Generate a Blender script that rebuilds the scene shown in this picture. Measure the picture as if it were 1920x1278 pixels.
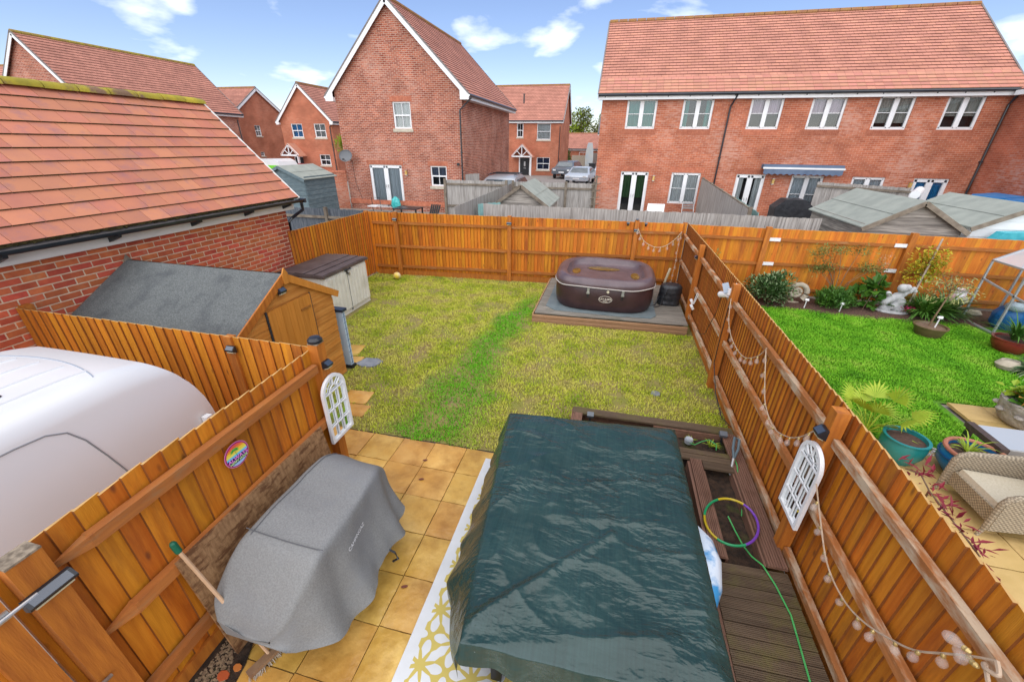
import bpy, bmesh, math, random
import numpy as np
from mathutils import Vector, Matrix, noise
from mathutils.bvhtree import BVHTree
R = math.radians
random.seed(11)
rng = np.random.default_rng(5)
SC = bpy.context.scene
COL = SC.collection
for _o in list(bpy.data.objects):
    bpy.data.objects.remove(_o)

# ---------------------------------------------------------------- camera
CAM_H = 3.65
PITCH, YAW, ROLL = R(26.25), R(13.15), R(0.6)
fw = Vector((-math.sin(YAW)*math.cos(PITCH), math.cos(YAW)*math.cos(PITCH), -math.sin(PITCH)))
_r = Vector((math.cos(YAW), math.sin(YAW), 0)); _u = _r.cross(fw)
rt = _r*math.cos(ROLL) + _u*math.sin(ROLL); up = _u*math.cos(ROLL) - _r*math.sin(ROLL)
cd = bpy.data.cameras.new('camera'); cam = bpy.data.objects.new('camera', cd); COL.objects.link(cam)
cam.matrix_world = Matrix(((rt.x, up.x, -fw.x, 0), (rt.y, up.y, -fw.y, 0), (rt.z, up.z, -fw.z, CAM_H), (0, 0, 0, 1)))
cd.sensor_width = 36; cd.lens = 750/1920*36; cd.sensor_fit = 'HORIZONTAL'; cd.clip_start = .05; cd.clip_end = 2000
SC.camera = cam

# ---------------------------------------------------------------- sky, sun, exposure
SUN_EL, SUN_AZ = R(56), R(178)          # a broad bright veil of cloud high behind the viewer; azimuth clockwise from +Y
SKY_STRENGTH = .098
W = bpy.data.worlds.new('World'); SC.world = W; W.use_nodes = True
nt = W.node_tree; nt.nodes.clear()
def wn(t, **k):
    n = nt.nodes.new(t)
    for a, b in k.items(): setattr(n, a, b)
    return n
sky = wn('ShaderNodeTexSky', sky_type='NISHITA', sun_disc=False, sun_elevation=SUN_EL, sun_rotation=SUN_AZ,
         altitude=0, air_density=1.0, dust_density=.05, ozone_density=2.2)
tc = wn('ShaderNodeTexCoord')
sep = wn('ShaderNodeSeparateXYZ'); nt.links.new(tc.outputs['Generated'], sep.inputs[0])
zz = wn('ShaderNodeMath', operation='MAXIMUM'); nt.links.new(sep.outputs['Z'], zz.inputs[0]); zz.inputs[1].default_value = 0
za = wn('ShaderNodeMath', operation='ADD'); nt.links.new(zz.outputs[0], za.inputs[0]); za.inputs[1].default_value = .22
dx = wn('ShaderNodeMath', operation='DIVIDE'); nt.links.new(sep.outputs['X'], dx.inputs[0]); nt.links.new(za.outputs[0], dx.inputs[1])
dy = wn('ShaderNodeMath', operation='DIVIDE'); nt.links.new(sep.outputs['Y'], dy.inputs[0]); nt.links.new(za.outputs[0], dy.inputs[1])
cb = wn('ShaderNodeCombineXYZ'); nt.links.new(dx.outputs[0], cb.inputs[0]); nt.links.new(dy.outputs[0], cb.inputs[1]); cb.inputs[2].default_value = 1.3
n1 = wn('ShaderNodeTexNoise'); n1.inputs['Scale'].default_value = 2.3; n1.inputs['Detail'].default_value = 9; n1.inputs['Roughness'].default_value = .5; n1.inputs['Distortion'].default_value = .15
nt.links.new(cb.outputs[0], n1.inputs['Vector'])
cr = wn('ShaderNodeValToRGB'); cr.color_ramp.elements[0].position = .55; cr.color_ramp.elements[0].color = (0, 0, 0, 1)
cr.color_ramp.elements[1].position = .78; cr.color_ramp.elements[1].color = (1, 1, 1, 1)
nt.links.new(n1.outputs['Fac'], cr.inputs[0])
mx = wn('ShaderNodeMixRGB'); mx.inputs[2].default_value = (12.5, 12.7, 13, 1)
gn = wn('ShaderNodeMixRGB', blend_type='MULTIPLY'); gn.inputs[0].default_value = 1; gn.inputs[2].default_value = (1.10, 1.04, 1.16, 1)
nt.links.new(sky.outputs[0], gn.inputs[1])
nt.links.new(cr.outputs[0], mx.inputs[0]); nt.links.new(gn.outputs[0], mx.inputs[1])
bg = wn('ShaderNodeBackground'); bg.inputs[1].default_value = SKY_STRENGTH
nt.links.new(mx.outputs[0], bg.inputs[0])
wo = wn('ShaderNodeOutputWorld'); nt.links.new(bg.outputs[0], wo.inputs[0])
sl = bpy.data.lights.new('sun', 'SUN'); sl.energy = 3.5; sl.angle = R(120); sl.color = (1, .95, .86)
so = bpy.data.objects.new('sun', sl); COL.objects.link(so)
sd = Vector((math.sin(SUN_AZ)*math.cos(SUN_EL), math.cos(SUN_AZ)*math.cos(SUN_EL), math.sin(SUN_EL)))
so.rotation_euler = sd.to_track_quat('Z', 'Y').to_euler(); so.location = sd*60
SC.view_settings.view_transform = 'Standard'; SC.view_settings.look = 'None'
SC.view_settings.exposure = .57; SC.view_settings.gamma = 1
SC.render.engine = 'CYCLES'

# ---------------------------------------------------------------- helpers
def srgb(r, g, b):
    f = lambda c: (c/255/12.92 if c/255 <= .04045 else ((c/255+.055)/1.055)**2.4)
    return (f(r), f(g), f(b))
class MB:
    def __init__(s): s.v = []; s.f = []; s.uv = {}
    def add(s, vs, fs):
        o = len(s.v); s.v += [tuple(p) for p in vs]; s.f += [tuple(i+o for i in f) for f in fs]; return s
    def box(s, x0, x1, y0, y1, z0, z1):
        return s.add([(x0,y0,z0),(x1,y0,z0),(x1,y1,z0),(x0,y1,z0),(x0,y0,z1),(x1,y0,z1),(x1,y1,z1),(x0,y1,z1)],
                     [(0,3,2,1),(4,5,6,7),(0,1,5,4),(1,2,6,5),(2,3,7,6),(3,0,4,7)])
    def obox(s, c, size, M=None):
        hx, hy, hz = [a/2 for a in size]; c = Vector(c)
        vs = [Vector(p) for p in ((-hx,-hy,-hz),(hx,-hy,-hz),(hx,hy,-hz),(-hx,hy,-hz),(-hx,-hy,hz),(hx,-hy,hz),(hx,hy,hz),(-hx,hy,hz))]
        if M is not None: vs = [M @ p for p in vs]
        return s.add([p+c for p in vs], [(0,3,2,1),(4,5,6,7),(0,1,5,4),(1,2,6,5),(2,3,7,6),(3,0,4,7)])
    def beam(s, a, b, w, h, upv=(0,0,1)):
        a, b = Vector(a), Vector(b); d = (b-a); L = d.length; d.normalize()
        sd_ = d.cross(Vector(upv)).normalized(); u = sd_.cross(d)
        M = Matrix((sd_, d, u)).transposed()
        return s.obox((a+b)/2, (w, L, h), M)
    def tube(s, pts, r, n=6, closed=False):
        pts = [Vector(p) for p in pts]; m = len(pts); rs = r if isinstance(r, (list, tuple)) else [r]*m
        rings = []; ref = None
        for i, p in enumerate(pts):
            a = pts[(i-1) % m] if (closed or i > 0) else p; b = pts[(i+1) % m] if (closed or i < m-1) else p
            t = (b-a); t = t.normalized() if t.length > 1e-9 else Vector((0, 0, 1))
            if ref is None: ref = Vector((0,0,1)) if abs(t.z) < .9 else Vector((1,0,0))
            x = t.cross(ref)
            if x.length < 1e-6: x = t.cross(Vector((.3,.9,.1)))
            x.normalize(); y = x.cross(t); ref = y.normalized() if False else ref
            rings.append([p + (x*math.cos(2*math.pi*k/n) + y*math.sin(2*math.pi*k/n))*rs[i] for k in range(n)])
        vs = [q for rr in rings for q in rr]; fs = []
        for i in range(m if closed else m-1):
            for k in range(n):
                a = i*n+k; b = i*n+(k+1) % n; c = ((i+1) % m)*n+(k+1) % n; d = ((i+1) % m)*n+k
                fs.append((a, b, c, d))
        if not closed: fs += [tuple(range(n))[::-1], tuple(range((m-1)*n, m*n))]
        return s.add(vs, fs)
    def lathe(s, prof, c=(0,0,0), n=16, sx=1, sy=1, cap=True, M=None):
        c = Vector(c); vs = []
        for r, z in prof:
            for k in range(n):
                a = 2*math.pi*k/n; p = Vector((r*sx*math.cos(a), r*sy*math.sin(a), z))
                vs.append((M @ p if M is not None else p) + c)
        fs = [(i*n+k, i*n+(k+1) % n, (i+1)*n+(k+1) % n, (i+1)*n+k) for i in range(len(prof)-1) for k in range(n)]
        if cap: fs += [tuple(range(n))[::-1], tuple(range((len(prof)-1)*n, len(prof)*n))]
        return s.add(vs, fs)
    def poly(s, pts, d):
        """pts: 3D polygon; extruded by vector d"""
        n = len(pts); d = Vector(d); pts = [Vector(p) for p in pts]
        vs = pts + [p+d for p in pts]
        return s.add(vs, [tuple(range(n))[::-1], tuple(range(n, 2*n))] + [(i, (i+1) % n, n+(i+1) % n, n+i) for i in range(n)])
    def quad(s, a, b, c, d): return s.add([a, b, c, d], [(0, 1, 2, 3)])
    def mesh(s, name, mat, smooth=False):
        me = bpy.data.meshes.new(name); me.from_pydata(s.v, [], s.f)
        if mat: me.materials.append(mat)
        me.update()
        if smooth:
            me.polygons.foreach_set('use_smooth', [True]*len(me.polygons))
            try: me.set_sharp_from_angle(angle=R(40))
            except Exception: pass
        return me
WM = {}
def _link(o, parent):
    COL.objects.link(o)
    if parent is not None:
        o.parent = parent; o.matrix_parent_inverse = Matrix.Translation(-WM.get(parent.name, Vector((0,0,0))))
def ob(name, mb, mat, parent=None, smooth=False, label=None, cat=None, group=None, kind=None):
    me = mb.mesh(name, mat, smooth) if isinstance(mb, MB) else mb
    o = bpy.data.objects.new(name, me); _link(o, parent)
    WM[o.name] = Vector((0,0,0))
    tag(o, label, cat, group, kind); return o
def tag(o, label=None, cat=None, group=None, kind=None):
    if label: o['label'] = label
    if cat: o['category'] = cat
    if group: o['group'] = group
    if kind: o['kind'] = kind
def T(name, label, cat, loc, group=None, kind=None):
    e = bpy.data.objects.new(name, None); COL.objects.link(e); e.location = loc; e.empty_display_size = .2
    WM[e.name] = Vector(loc); tag(e, label, cat, group, kind); return e
def piece(name, me, parent, loc, rot=(0,0,0), scale=(1,1,1)):
    o = bpy.data.objects.new(name, me); _link(o, parent)
    o.location = loc; o.rotation_euler = rot; o.scale = scale; return o
def unit_box(mat, name='piece', bevel=0):
    return MB().box(-.5, .5, -.5, .5, -.5, .5).mesh(name, mat)
def grid_mesh(name, fn, nu, nv, mat, smooth=True):
    vs = [fn(i/(nu-1), j/(nv-1)) for j in range(nv) for i in range(nu)]
    fs = [(j*nu+i, j*nu+i+1, (j+1)*nu+i+1, (j+1)*nu+i) for j in range(nv-1) for i in range(nu-1)]
    me = bpy.data.meshes.new(name); me.from_pydata([tuple(v) for v in vs], [], fs)
    me.materials.append(mat); me.polygons.foreach_set('use_smooth', [smooth]*len(me.polygons)); me.update(); return me
def fbm(p, o=4): return noise.fractal(Vector(p), 1.0, 2.0, o)

# ---------------------------------------------------------------- materials
def mat(name, c1, c2=None, scale=6, rough=.7, bump=0, bscale=None, stretch=(1,1,1), metal=0, spec=.4, rnd=0, hue=0, detail=5,
        knots=None, lo=.35, hi=.65, c3=None, s3=1.5, t3=(.55,.7), st3=(1,1,1), bdist=.01, trans=0, alpha=1):
    m = bpy.data.materials.new(name); m.use_nodes = True; t = m.node_tree; N = t.nodes; L = t.links
    b = N['Principled BSDF']; b.inputs['Roughness'].default_value = rough; b.inputs['Metallic'].default_value = metal
    b.inputs['Specular IOR Level'].default_value = spec
    if trans: b.inputs['Transmission Weight'].default_value = trans
    if alpha < 1: b.inputs['Alpha'].default_value = alpha
    c2 = c2 or c1
    g = N.new('ShaderNodeNewGeometry'); mp = N.new('ShaderNodeMapping'); mp.inputs['Scale'].default_value = stretch
    L.new(g.outputs['Position'], mp.inputs['Vector'])
    oi = N.new('ShaderNodeObjectInfo')
    if rnd:
        ad = N.new('ShaderNodeVectorMath'); ad.operation = 'SCALE'; ad.inputs[0].default_value = (31, 17, 23); L.new(oi.outputs['Random'], ad.inputs['Scale'])
        a2 = N.new('ShaderNodeVectorMath'); L.new(mp.outputs[0], a2.inputs[0]); L.new(ad.outputs[0], a2.inputs[1]); vec = a2.outputs[0]
    else: vec = mp.outputs[0]
    n = N.new('ShaderNodeTexNoise'); n.inputs['Scale'].default_value = scale; n.inputs['Detail'].default_value = detail; L.new(vec, n.inputs['Vector'])
    r = N.new('ShaderNodeValToRGB'); r.color_ramp.elements[0].position = lo; r.color_ramp.elements[1].position = hi
    r.color_ramp.elements[0].color = (*c1, 1); r.color_ramp.elements[1].color = (*c2, 1)
    L.new(n.outputs['Fac'], r.inputs[0]); col = r.outputs[0]
    if c3:
        m3 = N.new('ShaderNodeMapping'); m3.inputs['Scale'].default_value = st3; L.new(g.outputs['Position'], m3.inputs['Vector'])
        n3 = N.new('ShaderNodeTexNoise'); n3.inputs['Scale'].default_value = s3; n3.inputs['Detail'].default_value = 7; n3.inputs['Roughness'].default_value = .65; L.new(m3.outputs[0], n3.inputs['Vector'])
        r3 = N.new('ShaderNodeValToRGB'); r3.color_ramp.elements[0].position = t3[0]; r3.color_ramp.elements[1].position = t3[1]; L.new(n3.outputs['Fac'], r3.inputs[0])
        mxx = N.new('ShaderNodeMixRGB'); L.new(r3.outputs[0], mxx.inputs[0]); L.new(col, mxx.inputs[1]); mxx.inputs[2].default_value = (*c3, 1); col = mxx.outputs[0]
    if knots:
        mk = N.new('ShaderNodeMapping'); mk.inputs['Scale'].default_value = knots; L.new(g.outputs['Position'], mk.inputs['Vector'])
        vk = N.new('ShaderNodeTexVoronoi'); vk.inputs['Scale'].default_value = 1; L.new(mk.outputs[0], vk.inputs['Vector'])
        rk = N.new('ShaderNodeMapRange'); rk.inputs['From Min'].default_value = .05; rk.inputs['From Max'].default_value = .13; rk.inputs['To Min'].default_value = .75; rk.inputs['To Max'].default_value = 0; L.new(vk.outputs['Distance'], rk.inputs['Value'])
        mk2 = N.new('ShaderNodeMixRGB'); L.new(rk.outputs[0], mk2.inputs[0]); L.new(col, mk2.inputs[1]); mk2.inputs[2].default_value = (.16,.05,.012,1); col = mk2.outputs[0]
    if rnd:
        h = N.new('ShaderNodeHueSaturation'); mr = N.new('ShaderNodeMapRange'); mr.inputs['To Min'].default_value = 1-rnd; mr.inputs['To Max'].default_value = 1+rnd
        L.new(oi.outputs['Random'], mr.inputs['Value']); L.new(mr.outputs[0], h.inputs['Value'])
        if hue:
            ml = N.new('ShaderNodeMath'); ml.operation = 'MULTIPLY'; ml.inputs[1].default_value = 7.13; L.new(oi.outputs['Random'], ml.inputs[0])
            fr = N.new('ShaderNodeMath'); fr.operation = 'FRACT'; L.new(ml.outputs[0], fr.inputs[0])
            m2 = N.new('ShaderNodeMapRange'); m2.inputs['To Min'].default_value = .5-hue; m2.inputs['To Max'].default_value = .5+hue; L.new(fr.outputs[0], m2.inputs['Value']); L.new(m2.outputs[0], h.inputs['Hue'])
        L.new(col, h.inputs['Color']); col = h.outputs[0]
    L.new(col, b.inputs['Base Color'])
    if bump:
        nb = n
        if bscale:
            nb = N.new('ShaderNodeTexNoise'); nb.inputs['Scale'].default_value = bscale; nb.inputs['Detail'].default_value = 6; L.new(vec, nb.inputs['Vector'])
        bp = N.new('ShaderNodeBump'); bp.inputs['Strength'].default_value = bump; bp.inputs['Distance'].default_value = bdist
        L.new(nb.outputs['Fac'], bp.inputs['Height']); L.new(bp.outputs[0], b.inputs['Normal'])
    return m
M = {}
OR1, OR2 = (.50,.15,.008), (.63,.22,.015)
M['fence_v'] = mat('stained fence board', OR1, OR2, 3.2, .62, .25, 22, (9,9,.7), rnd=.17, hue=.010, c3=(.30,.085,.012), s3=2.0, t3=(.52,.75), st3=(2.4,2.4,.5), knots=(6,6,2.6))
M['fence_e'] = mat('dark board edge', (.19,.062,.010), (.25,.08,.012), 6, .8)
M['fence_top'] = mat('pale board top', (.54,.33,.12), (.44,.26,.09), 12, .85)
M['fence_p'] = mat('stained fence post', (.34,.10,.012), (.48,.16,.018), 3, .65, .25, 18, (8,8,.8), rnd=.1, c3=(.22,.07,.02), s3=2, t3=(.6,.85))
M['rail_y'] = mat('weathered rail along', (.42,.16,.045), (.30,.11,.03), 4, .75, .35, 22, (8,.8,8), rnd=.12, c3=(.52,.40,.27), s3=2.6, t3=(.46,.60), st3=(3,.9,3))
M['rail_x'] = mat('stained rail across', (.40,.14,.02), (.30,.09,.015), 4, .7, .3, 22, (.8,8,8), rnd=.12, c3=(.36,.24,.13), s3=2.6, t3=(.58,.75), st3=(1,4,4))
M['rail_o'] = mat('orange rail', (.43,.15,.03), (.33,.11,.025), 4, .7, .3, 22, (8,.8,8), rnd=.1, c3=(.30,.15,.06), s3=3, t3=(.55,.7), st3=(4,1,4))
M['endgrain'] = mat('grey end grain', (.30,.24,.17), (.13,.10,.07), 30, .9, .3)
M['grey_v'] = mat('silvered fence board', (.28,.26,.235), (.44,.41,.37), 3, .85, .3, 20, (9,9,.6), c3=(.17,.15,.13), s3=1.2, t3=(.5,.75), st3=(6,6,.5))
M['grey_h'] = mat('silvered cladding', (.16,.14,.12), (.36,.32,.27), 3, .85, .3, 20, (.6,.6,9), rnd=.2)
M['grey_rail'] = mat('grey timber rail', (.24,.20,.15), (.14,.11,.08), 5, .85, .3, 20, rnd=.15)
M['blue_wood'] = mat('blue grey painted timber', (.085,.125,.14), (.14,.185,.195), 4, .75, .2, 20, (1,1,6), rnd=.1)
M['blue_fence'] = mat('dark blue grey fence board', (.055,.068,.085), (.13,.145,.16), 4, .8, .2, 20, (8,8,.6), c3=(.30,.29,.26), s3=2, t3=(.62,.8))
M['teal_paint'] = mat('pale teal paint', (.27,.46,.42), (.21,.38,.36), 5, .7)
M['white'] = mat('white upvc', (.80,.80,.79), (.74,.74,.73), 4, .35, spec=.5)
M['cream'] = mat('cream stone sill', (.55,.49,.38), (.44,.38,.29), 8, .8, .15)
M['fascia'] = mat('off white fascia', (.80,.77,.70), (.74,.71,.64), 3, .5)
M['black'] = mat('black plastic', (.012,.013,.016), (.02,.021,.025), 5, .35, spec=.5)
M['gutter'] = mat('black gutter', (.012,.016,.022), (.02,.026,.034), 5, .28, spec=.6)
M['dark'] = mat('dark room', (.02,.022,.025), (.035,.037,.04), 2, .9)
M['metal'] = mat('galvanised metal', (.55,.55,.54), (.42,.42,.42), 12, .4, metal=.8)
M['felt'] = mat('mineral roofing felt', (.085,.093,.09), (.15,.16,.155), 60, .95, .6, 140, c3=(.06,.066,.07), s3=3, t3=(.5,.75))
M['felt_green'] = mat('green grey roofing felt', (.25,.27,.235), (.31,.33,.285), 3, .95, .3, 90)
M['shed_h'] = mat('orange shed cladding', (.46,.17,.025), (.58,.25,.05), 3, .6, .2, 20, (8,.8,8), rnd=.12, c3=(.36,.12,.02), s3=2.5, t3=(.55,.75))
M['shed_d'] = mat('orange shed door', (.48,.18,.022), (.56,.225,.035), 3, .6, .2, 20, (8,8,.8), rnd=.08)
def brick_mat(name, b1, b2, mortar, wash=None, wt=(.5,.66), msize=.011, bw=.225, bh=.075, ws=1.2):
    m = bpy.data.materials.new(name); m.use_nodes = True; t = m.node_tree; N = t.nodes; L = t.links; b = N['Principled BSDF']
    b.inputs['Roughness'].default_value = .9; b.inputs['Specular IOR Level'].default_value = .2
    g = N.new('ShaderNodeNewGeometry'); s_ = N.new('ShaderNodeSeparateXYZ'); L.new(g.outputs['Position'], s_.inputs[0])
    a = N.new('ShaderNodeMath'); L.new(s_.outputs['X'], a.inputs[0]); L.new(s_.outputs['Y'], a.inputs[1])
    c = N.new('ShaderNodeCombineXYZ'); L.new(a.outputs[0], c.inputs[0]); L.new(s_.outputs['Z'], c.inputs[1])
    bt = N.new('ShaderNodeTexBrick'); bt.inputs['Scale'].default_value = 1; bt.inputs['Brick Width'].default_value = bw; bt.inputs['Row Height'].default_value = bh
    bt.inputs['Mortar Size'].default_value = msize*.5; bt.inputs['Mortar Smooth'].default_value = .3; bt.inputs['Bias'].default_value = 0
    bt.inputs['Color1'].default_value = (*b1, 1); bt.inputs['Color2'].default_value = (*b2, 1); bt.inputs['Mortar'].default_value = (*mortar, 1)
    L.new(c.outputs[0], bt.inputs['Vector']); col = bt.outputs['Color']
    n = N.new('ShaderNodeTexNoise'); n.inputs['Scale'].default_value = 1.1; n.inputs['Detail'].default_value = 6; L.new(g.outputs['Position'], n.inputs['Vector'])
    mr = N.new('ShaderNodeMapRange'); mr.inputs['From Min'].default_value = .3; mr.inputs['From Max'].default_value = .7; mr.inputs['To Min'].default_value = .78; mr.inputs['To Max'].default_value = 1.18
    L.new(n.outputs['Fac'], mr.inputs['Value'])
    hs = N.new('ShaderNodeHueSaturation'); L.new(mr.outputs[0], hs.inputs['Value']); L.new(col, hs.inputs['Color']); col = hs.outputs[0]
    if wash:
        mpp = N.new('ShaderNodeMapping'); mpp.inputs['Scale'].default_value = (4.4, 13.3, 1); L.new(c.outputs[0], mpp.inputs['Vector'])
        n2 = N.new('ShaderNodeTexNoise'); n2.inputs['Scale'].default_value = 1.0; n2.inputs['Detail'].default_value = 3; L.new(mpp.outputs[0], n2.inputs['Vector'])
        n4 = N.new('ShaderNodeTexNoise'); n4.inputs['Scale'].default_value = .55; n4.inputs['Detail'].default_value = 4; L.new(g.outputs['Position'], n4.inputs['Vector'])
        mm = N.new('ShaderNodeMath'); mm.operation = 'MULTIPLY_ADD'; L.new(n4.outputs['Fac'], mm.inputs[0]); mm.inputs[1].default_value = ws; L.new(n2.outputs['Fac'], mm.inputs[2])
        rr = N.new('ShaderNodeMapRange'); rr.inputs['From Min'].default_value = wt[0]+.5*ws; rr.inputs['From Max'].default_value = wt[1]+.5*ws; L.new(mm.outputs[0], rr.inputs['Value'])
        mz = N.new('ShaderNodeMixRGB'); L.new(rr.outputs[0], mz.inputs[0]); L.new(col, mz.inputs[1]); mz.inputs[2].default_value = (*wash, 1); col = mz.outputs[0]
    L.new(col, b.inputs['Base Color'])
    bp = N.new('ShaderNodeBump'); bp.inputs['Strength'].default_value = .5; bp.inputs['Distance'].default_value = .01; bp.invert = True
    L.new(bt.outputs['Fac'], bp.inputs['Height']); L.new(bp.outputs[0], b.inputs['Normal'])
    return m
M['brick_c'] = brick_mat('weathered red brick', (.44,.135,.075), (.25,.06,.036), (.54,.39,.30), (.52,.31,.235), (.50,1.0), msize=.018)
M['brick_t'] = brick_mat('orange red brick', (.50,.155,.078), (.37,.10,.052), (.53,.36,.26), (.55,.31,.23), (.50,.90))
M['brick_f'] = brick_mat('plain red brick', (.48,.155,.083), (.40,.12,.064), (.50,.29,.19), (.52,.25,.16), (.54,.98))
M['brick_w'] = brick_mat('red brick wing', (.44,.13,.07), (.35,.095,.052), (.42,.26,.19), (.44,.25,.20), (.55,.8))
M['brick'] = mat('red clay brick', (.54,.125,.048), (.43,.085,.036), 9, .9, .35, 40, rnd=.16, hue=.012, c3=(.42,.17,.09), s3=6, t3=(.58,.8))
M['soldier'] = mat('soldier course brick', (.48,.17,.095), (.36,.11,.06), 9, .9, .2, 40, rnd=.2)
M['mortar'] = mat('pale mortar', (.68,.54,.38), (.60,.46,.31), 14, .95, .3, 60)
def tile_uv_mat(name, a, b_, c_, joint=.03):
    """per-tile colour from UV cells (u = tile number, v = course number)"""
    m = bpy.data.materials.new(name); m.use_nodes = True; t = m.node_tree; N = t.nodes; L = t.links; b = N['Principled BSDF']
    b.inputs['Roughness'].default_value = .8; b.inputs['Specular IOR Level'].default_value = .25
    u = N.new('ShaderNodeUVMap'); fl = N.new('ShaderNodeVectorMath'); fl.operation = 'FLOOR'; L.new(u.outputs[0], fl.inputs[0])
    w = N.new('ShaderNodeTexWhiteNoise'); w.noise_dimensions = '2D'; L.new(fl.outputs[0], w.inputs['Vector'])
    r = N.new('ShaderNodeValToRGB'); r.color_ramp.elements[0].color = (*a, 1); r.color_ramp.elements[1].color = (*b_, 1); e = r.color_ramp.elements.new(.55); e.color = (*c_, 1)
    L.new(w.outputs['Value'], r.inputs[0])
    fr = N.new('ShaderNodeVectorMath'); fr.operation = 'FRACTION'; L.new(u.outputs[0], fr.inputs[0]); s_ = N.new('ShaderNodeSeparateXYZ'); L.new(fr.outputs[0], s_.inputs[0])
    lt = N.new('ShaderNodeMath'); lt.operation = 'LESS_THAN'; lt.inputs[1].default_value = joint; L.new(s_.outputs['X'], lt.inputs[0])
    g = N.new('ShaderNodeNewGeometry'); n = N.new('ShaderNodeTexNoise'); n.inputs['Scale'].default_value = 1.5; n.inputs['Detail'].default_value = 8; L.new(g.outputs['Position'], n.inputs['Vector'])
    mr = N.new('ShaderNodeMapRange'); mr.inputs['From Min'].default_value = .3; mr.inputs['From Max'].default_value = .7; mr.inputs['To Min'].default_value = .8; mr.inputs['To Max'].default_value = 1.15; L.new(n.outputs['Fac'], mr.inputs['Value'])
    hs = N.new('ShaderNodeHueSaturation'); L.new(mr.outputs[0], hs.inputs['Value']); L.new(r.outputs[0], hs.inputs['Color'])
    l2 = N.new('ShaderNodeMath'); l2.operation = 'LESS_THAN'; l2.inputs[1].default_value = .13; L.new(s_.outputs['Y'], l2.inputs[0]); mxm = N.new('ShaderNodeMath'); mxm.operation = 'MAXIMUM'; L.new(lt.outputs[0], mxm.inputs[0]); L.new(l2.outputs[0], mxm.inputs[1])   # step shadow, dirt and moss painted as a dark line along each course
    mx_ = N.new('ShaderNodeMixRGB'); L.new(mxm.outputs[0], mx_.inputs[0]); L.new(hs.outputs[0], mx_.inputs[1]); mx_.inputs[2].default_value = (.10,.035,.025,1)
    L.new(mx_.outputs[0], b.inputs['Base Color']); return m
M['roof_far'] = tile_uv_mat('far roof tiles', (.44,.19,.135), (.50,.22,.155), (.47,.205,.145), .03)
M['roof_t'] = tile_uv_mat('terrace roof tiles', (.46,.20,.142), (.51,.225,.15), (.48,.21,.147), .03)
M['tile'] = mat('clay roof tile', (.52,.195,.105), (.45,.17,.105), 2.3, .65, .15, 50, rnd=.09, hue=.006, lo=.42, hi=.68, c3=(.36,.155,.135), s3=3.2, t3=(.52,.70), spec=.35)
M['tile_t'] = mat('terrace clay tile', (.51,.22,.145), (.45,.195,.14), 2.3, .8, .1, 50, rnd=.10, hue=.008)
M['ridge'] = mat('mossy ridge tile', (.42,.33,.03), (.30,.25,.03), 5, .95, .5, 30, rnd=.15, c3=(.20,.12,.07), s3=2.4, t3=(.5,.6))
M['ridge_far'] = mat('lichen ridge tile', (.30,.17,.05), (.25,.11,.06), 3, .9)
M['moss_and_shade'] = mat('moss_and_shade', (.045,.035,.012), (.10,.08,.02), 20, 1, .5, 60)  # for the moss lumps and for shadow painted on tile lips
M['lead'] = mat('grey verge', (.16,.14,.13), (.22,.19,.17), 3, .8)
M['slate'] = mat('slate roof', (.075,.09,.11), (.12,.14,.165), 6, .7)
def glass_mat(name, tint=(.75,.82,.85), refl=.25, rough=.02, ior=1.5):
    m = bpy.data.materials.new(name); m.use_nodes = True; t = m.node_tree; N = t.nodes; L = t.links; N.clear()
    o = N.new('ShaderNodeOutputMaterial'); tr = N.new('ShaderNodeBsdfTransparent'); tr.inputs[0].default_value = (*tint, 1)
    gl = N.new('ShaderNodeBsdfGlossy'); gl.inputs['Roughness'].default_value = rough; gl.inputs[0].default_value = (.9,.93,.95,1)
    fr = N.new('ShaderNodeFresnel'); fr.inputs[0].default_value = ior
    ad = N.new('ShaderNodeMath'); ad.operation = 'ADD'; ad.use_clamp = True; ad.inputs[1].default_value = refl; L.new(fr.outputs[0], ad.inputs[0])
    mx_ = N.new('ShaderNodeMixShader'); L.new(ad.outputs[0], mx_.inputs[0]); L.new(tr.outputs[0], mx_.inputs[1]); L.new(gl.outputs[0], mx_.inputs[2]); L.new(mx_.outputs[0], o.inputs[0]); return m
M['glass'] = glass_mat('window glass', (.86,.91,.93), .03)
M['glass_clear'] = glass_mat('greenhouse glass', (.90,.94,.94), .04)
M['bulb'] = mat('bulb glass', (.82,.72,.64), (.86,.78,.70), 8, .06, spec=1, alpha=.17)
M['mirror'] = mat('mirror glass', (.8,.82,.82), None, 5, .03, metal=1)
M['slab'] = mat('buff riven slab', (.56,.30,.058), (.66,.40,.105), 3.5, .30, .6, 11, rnd=.10, hue=.008, c3=(.33,.155,.025), s3=1.6, t3=(.44,.66), bdist=.016, spec=.5)
M['slab_n'] = mat('buff neighbour slab', (.44,.30,.10), (.55,.38,.15), 2.5, .6, .4, 9, rnd=.06, c3=(.30,.20,.06), s3=1.6, t3=(.55,.75))
M['soil'] = mat('dark soil', (.022,.014,.009), (.06,.034,.02), 14, .95, .9, 26, c3=(.055,.06,.014), s3=3, t3=(.52,.66), bdist=.03)
M['bark'] = mat('bark mulch', (.05,.028,.02), (.12,.06,.04), 30, .95, .8, 50, bdist=.02)
M['gravel'] = mat('gravel', (.30,.21,.12), (.16,.10,.06), 45, .9, .8, 60)
M['tarmac'] = mat('block paved drive', (.20,.17,.15), (.27,.235,.21), 8, .9, .2, 40)
M['dirt_lawn'] = mat('lawn thatch', (.26,.20,.07), (.20,.20,.035), 3.5, .95, .8, 30, c3=(.26,.17,.10), s3=1.3, t3=(.54,.68), bdist=.03)
M['green_lawn'] = mat('green lawn base', (.06,.17,.008), (.10,.24,.012), 4, .95, .6, 30, bdist=.03)
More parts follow.
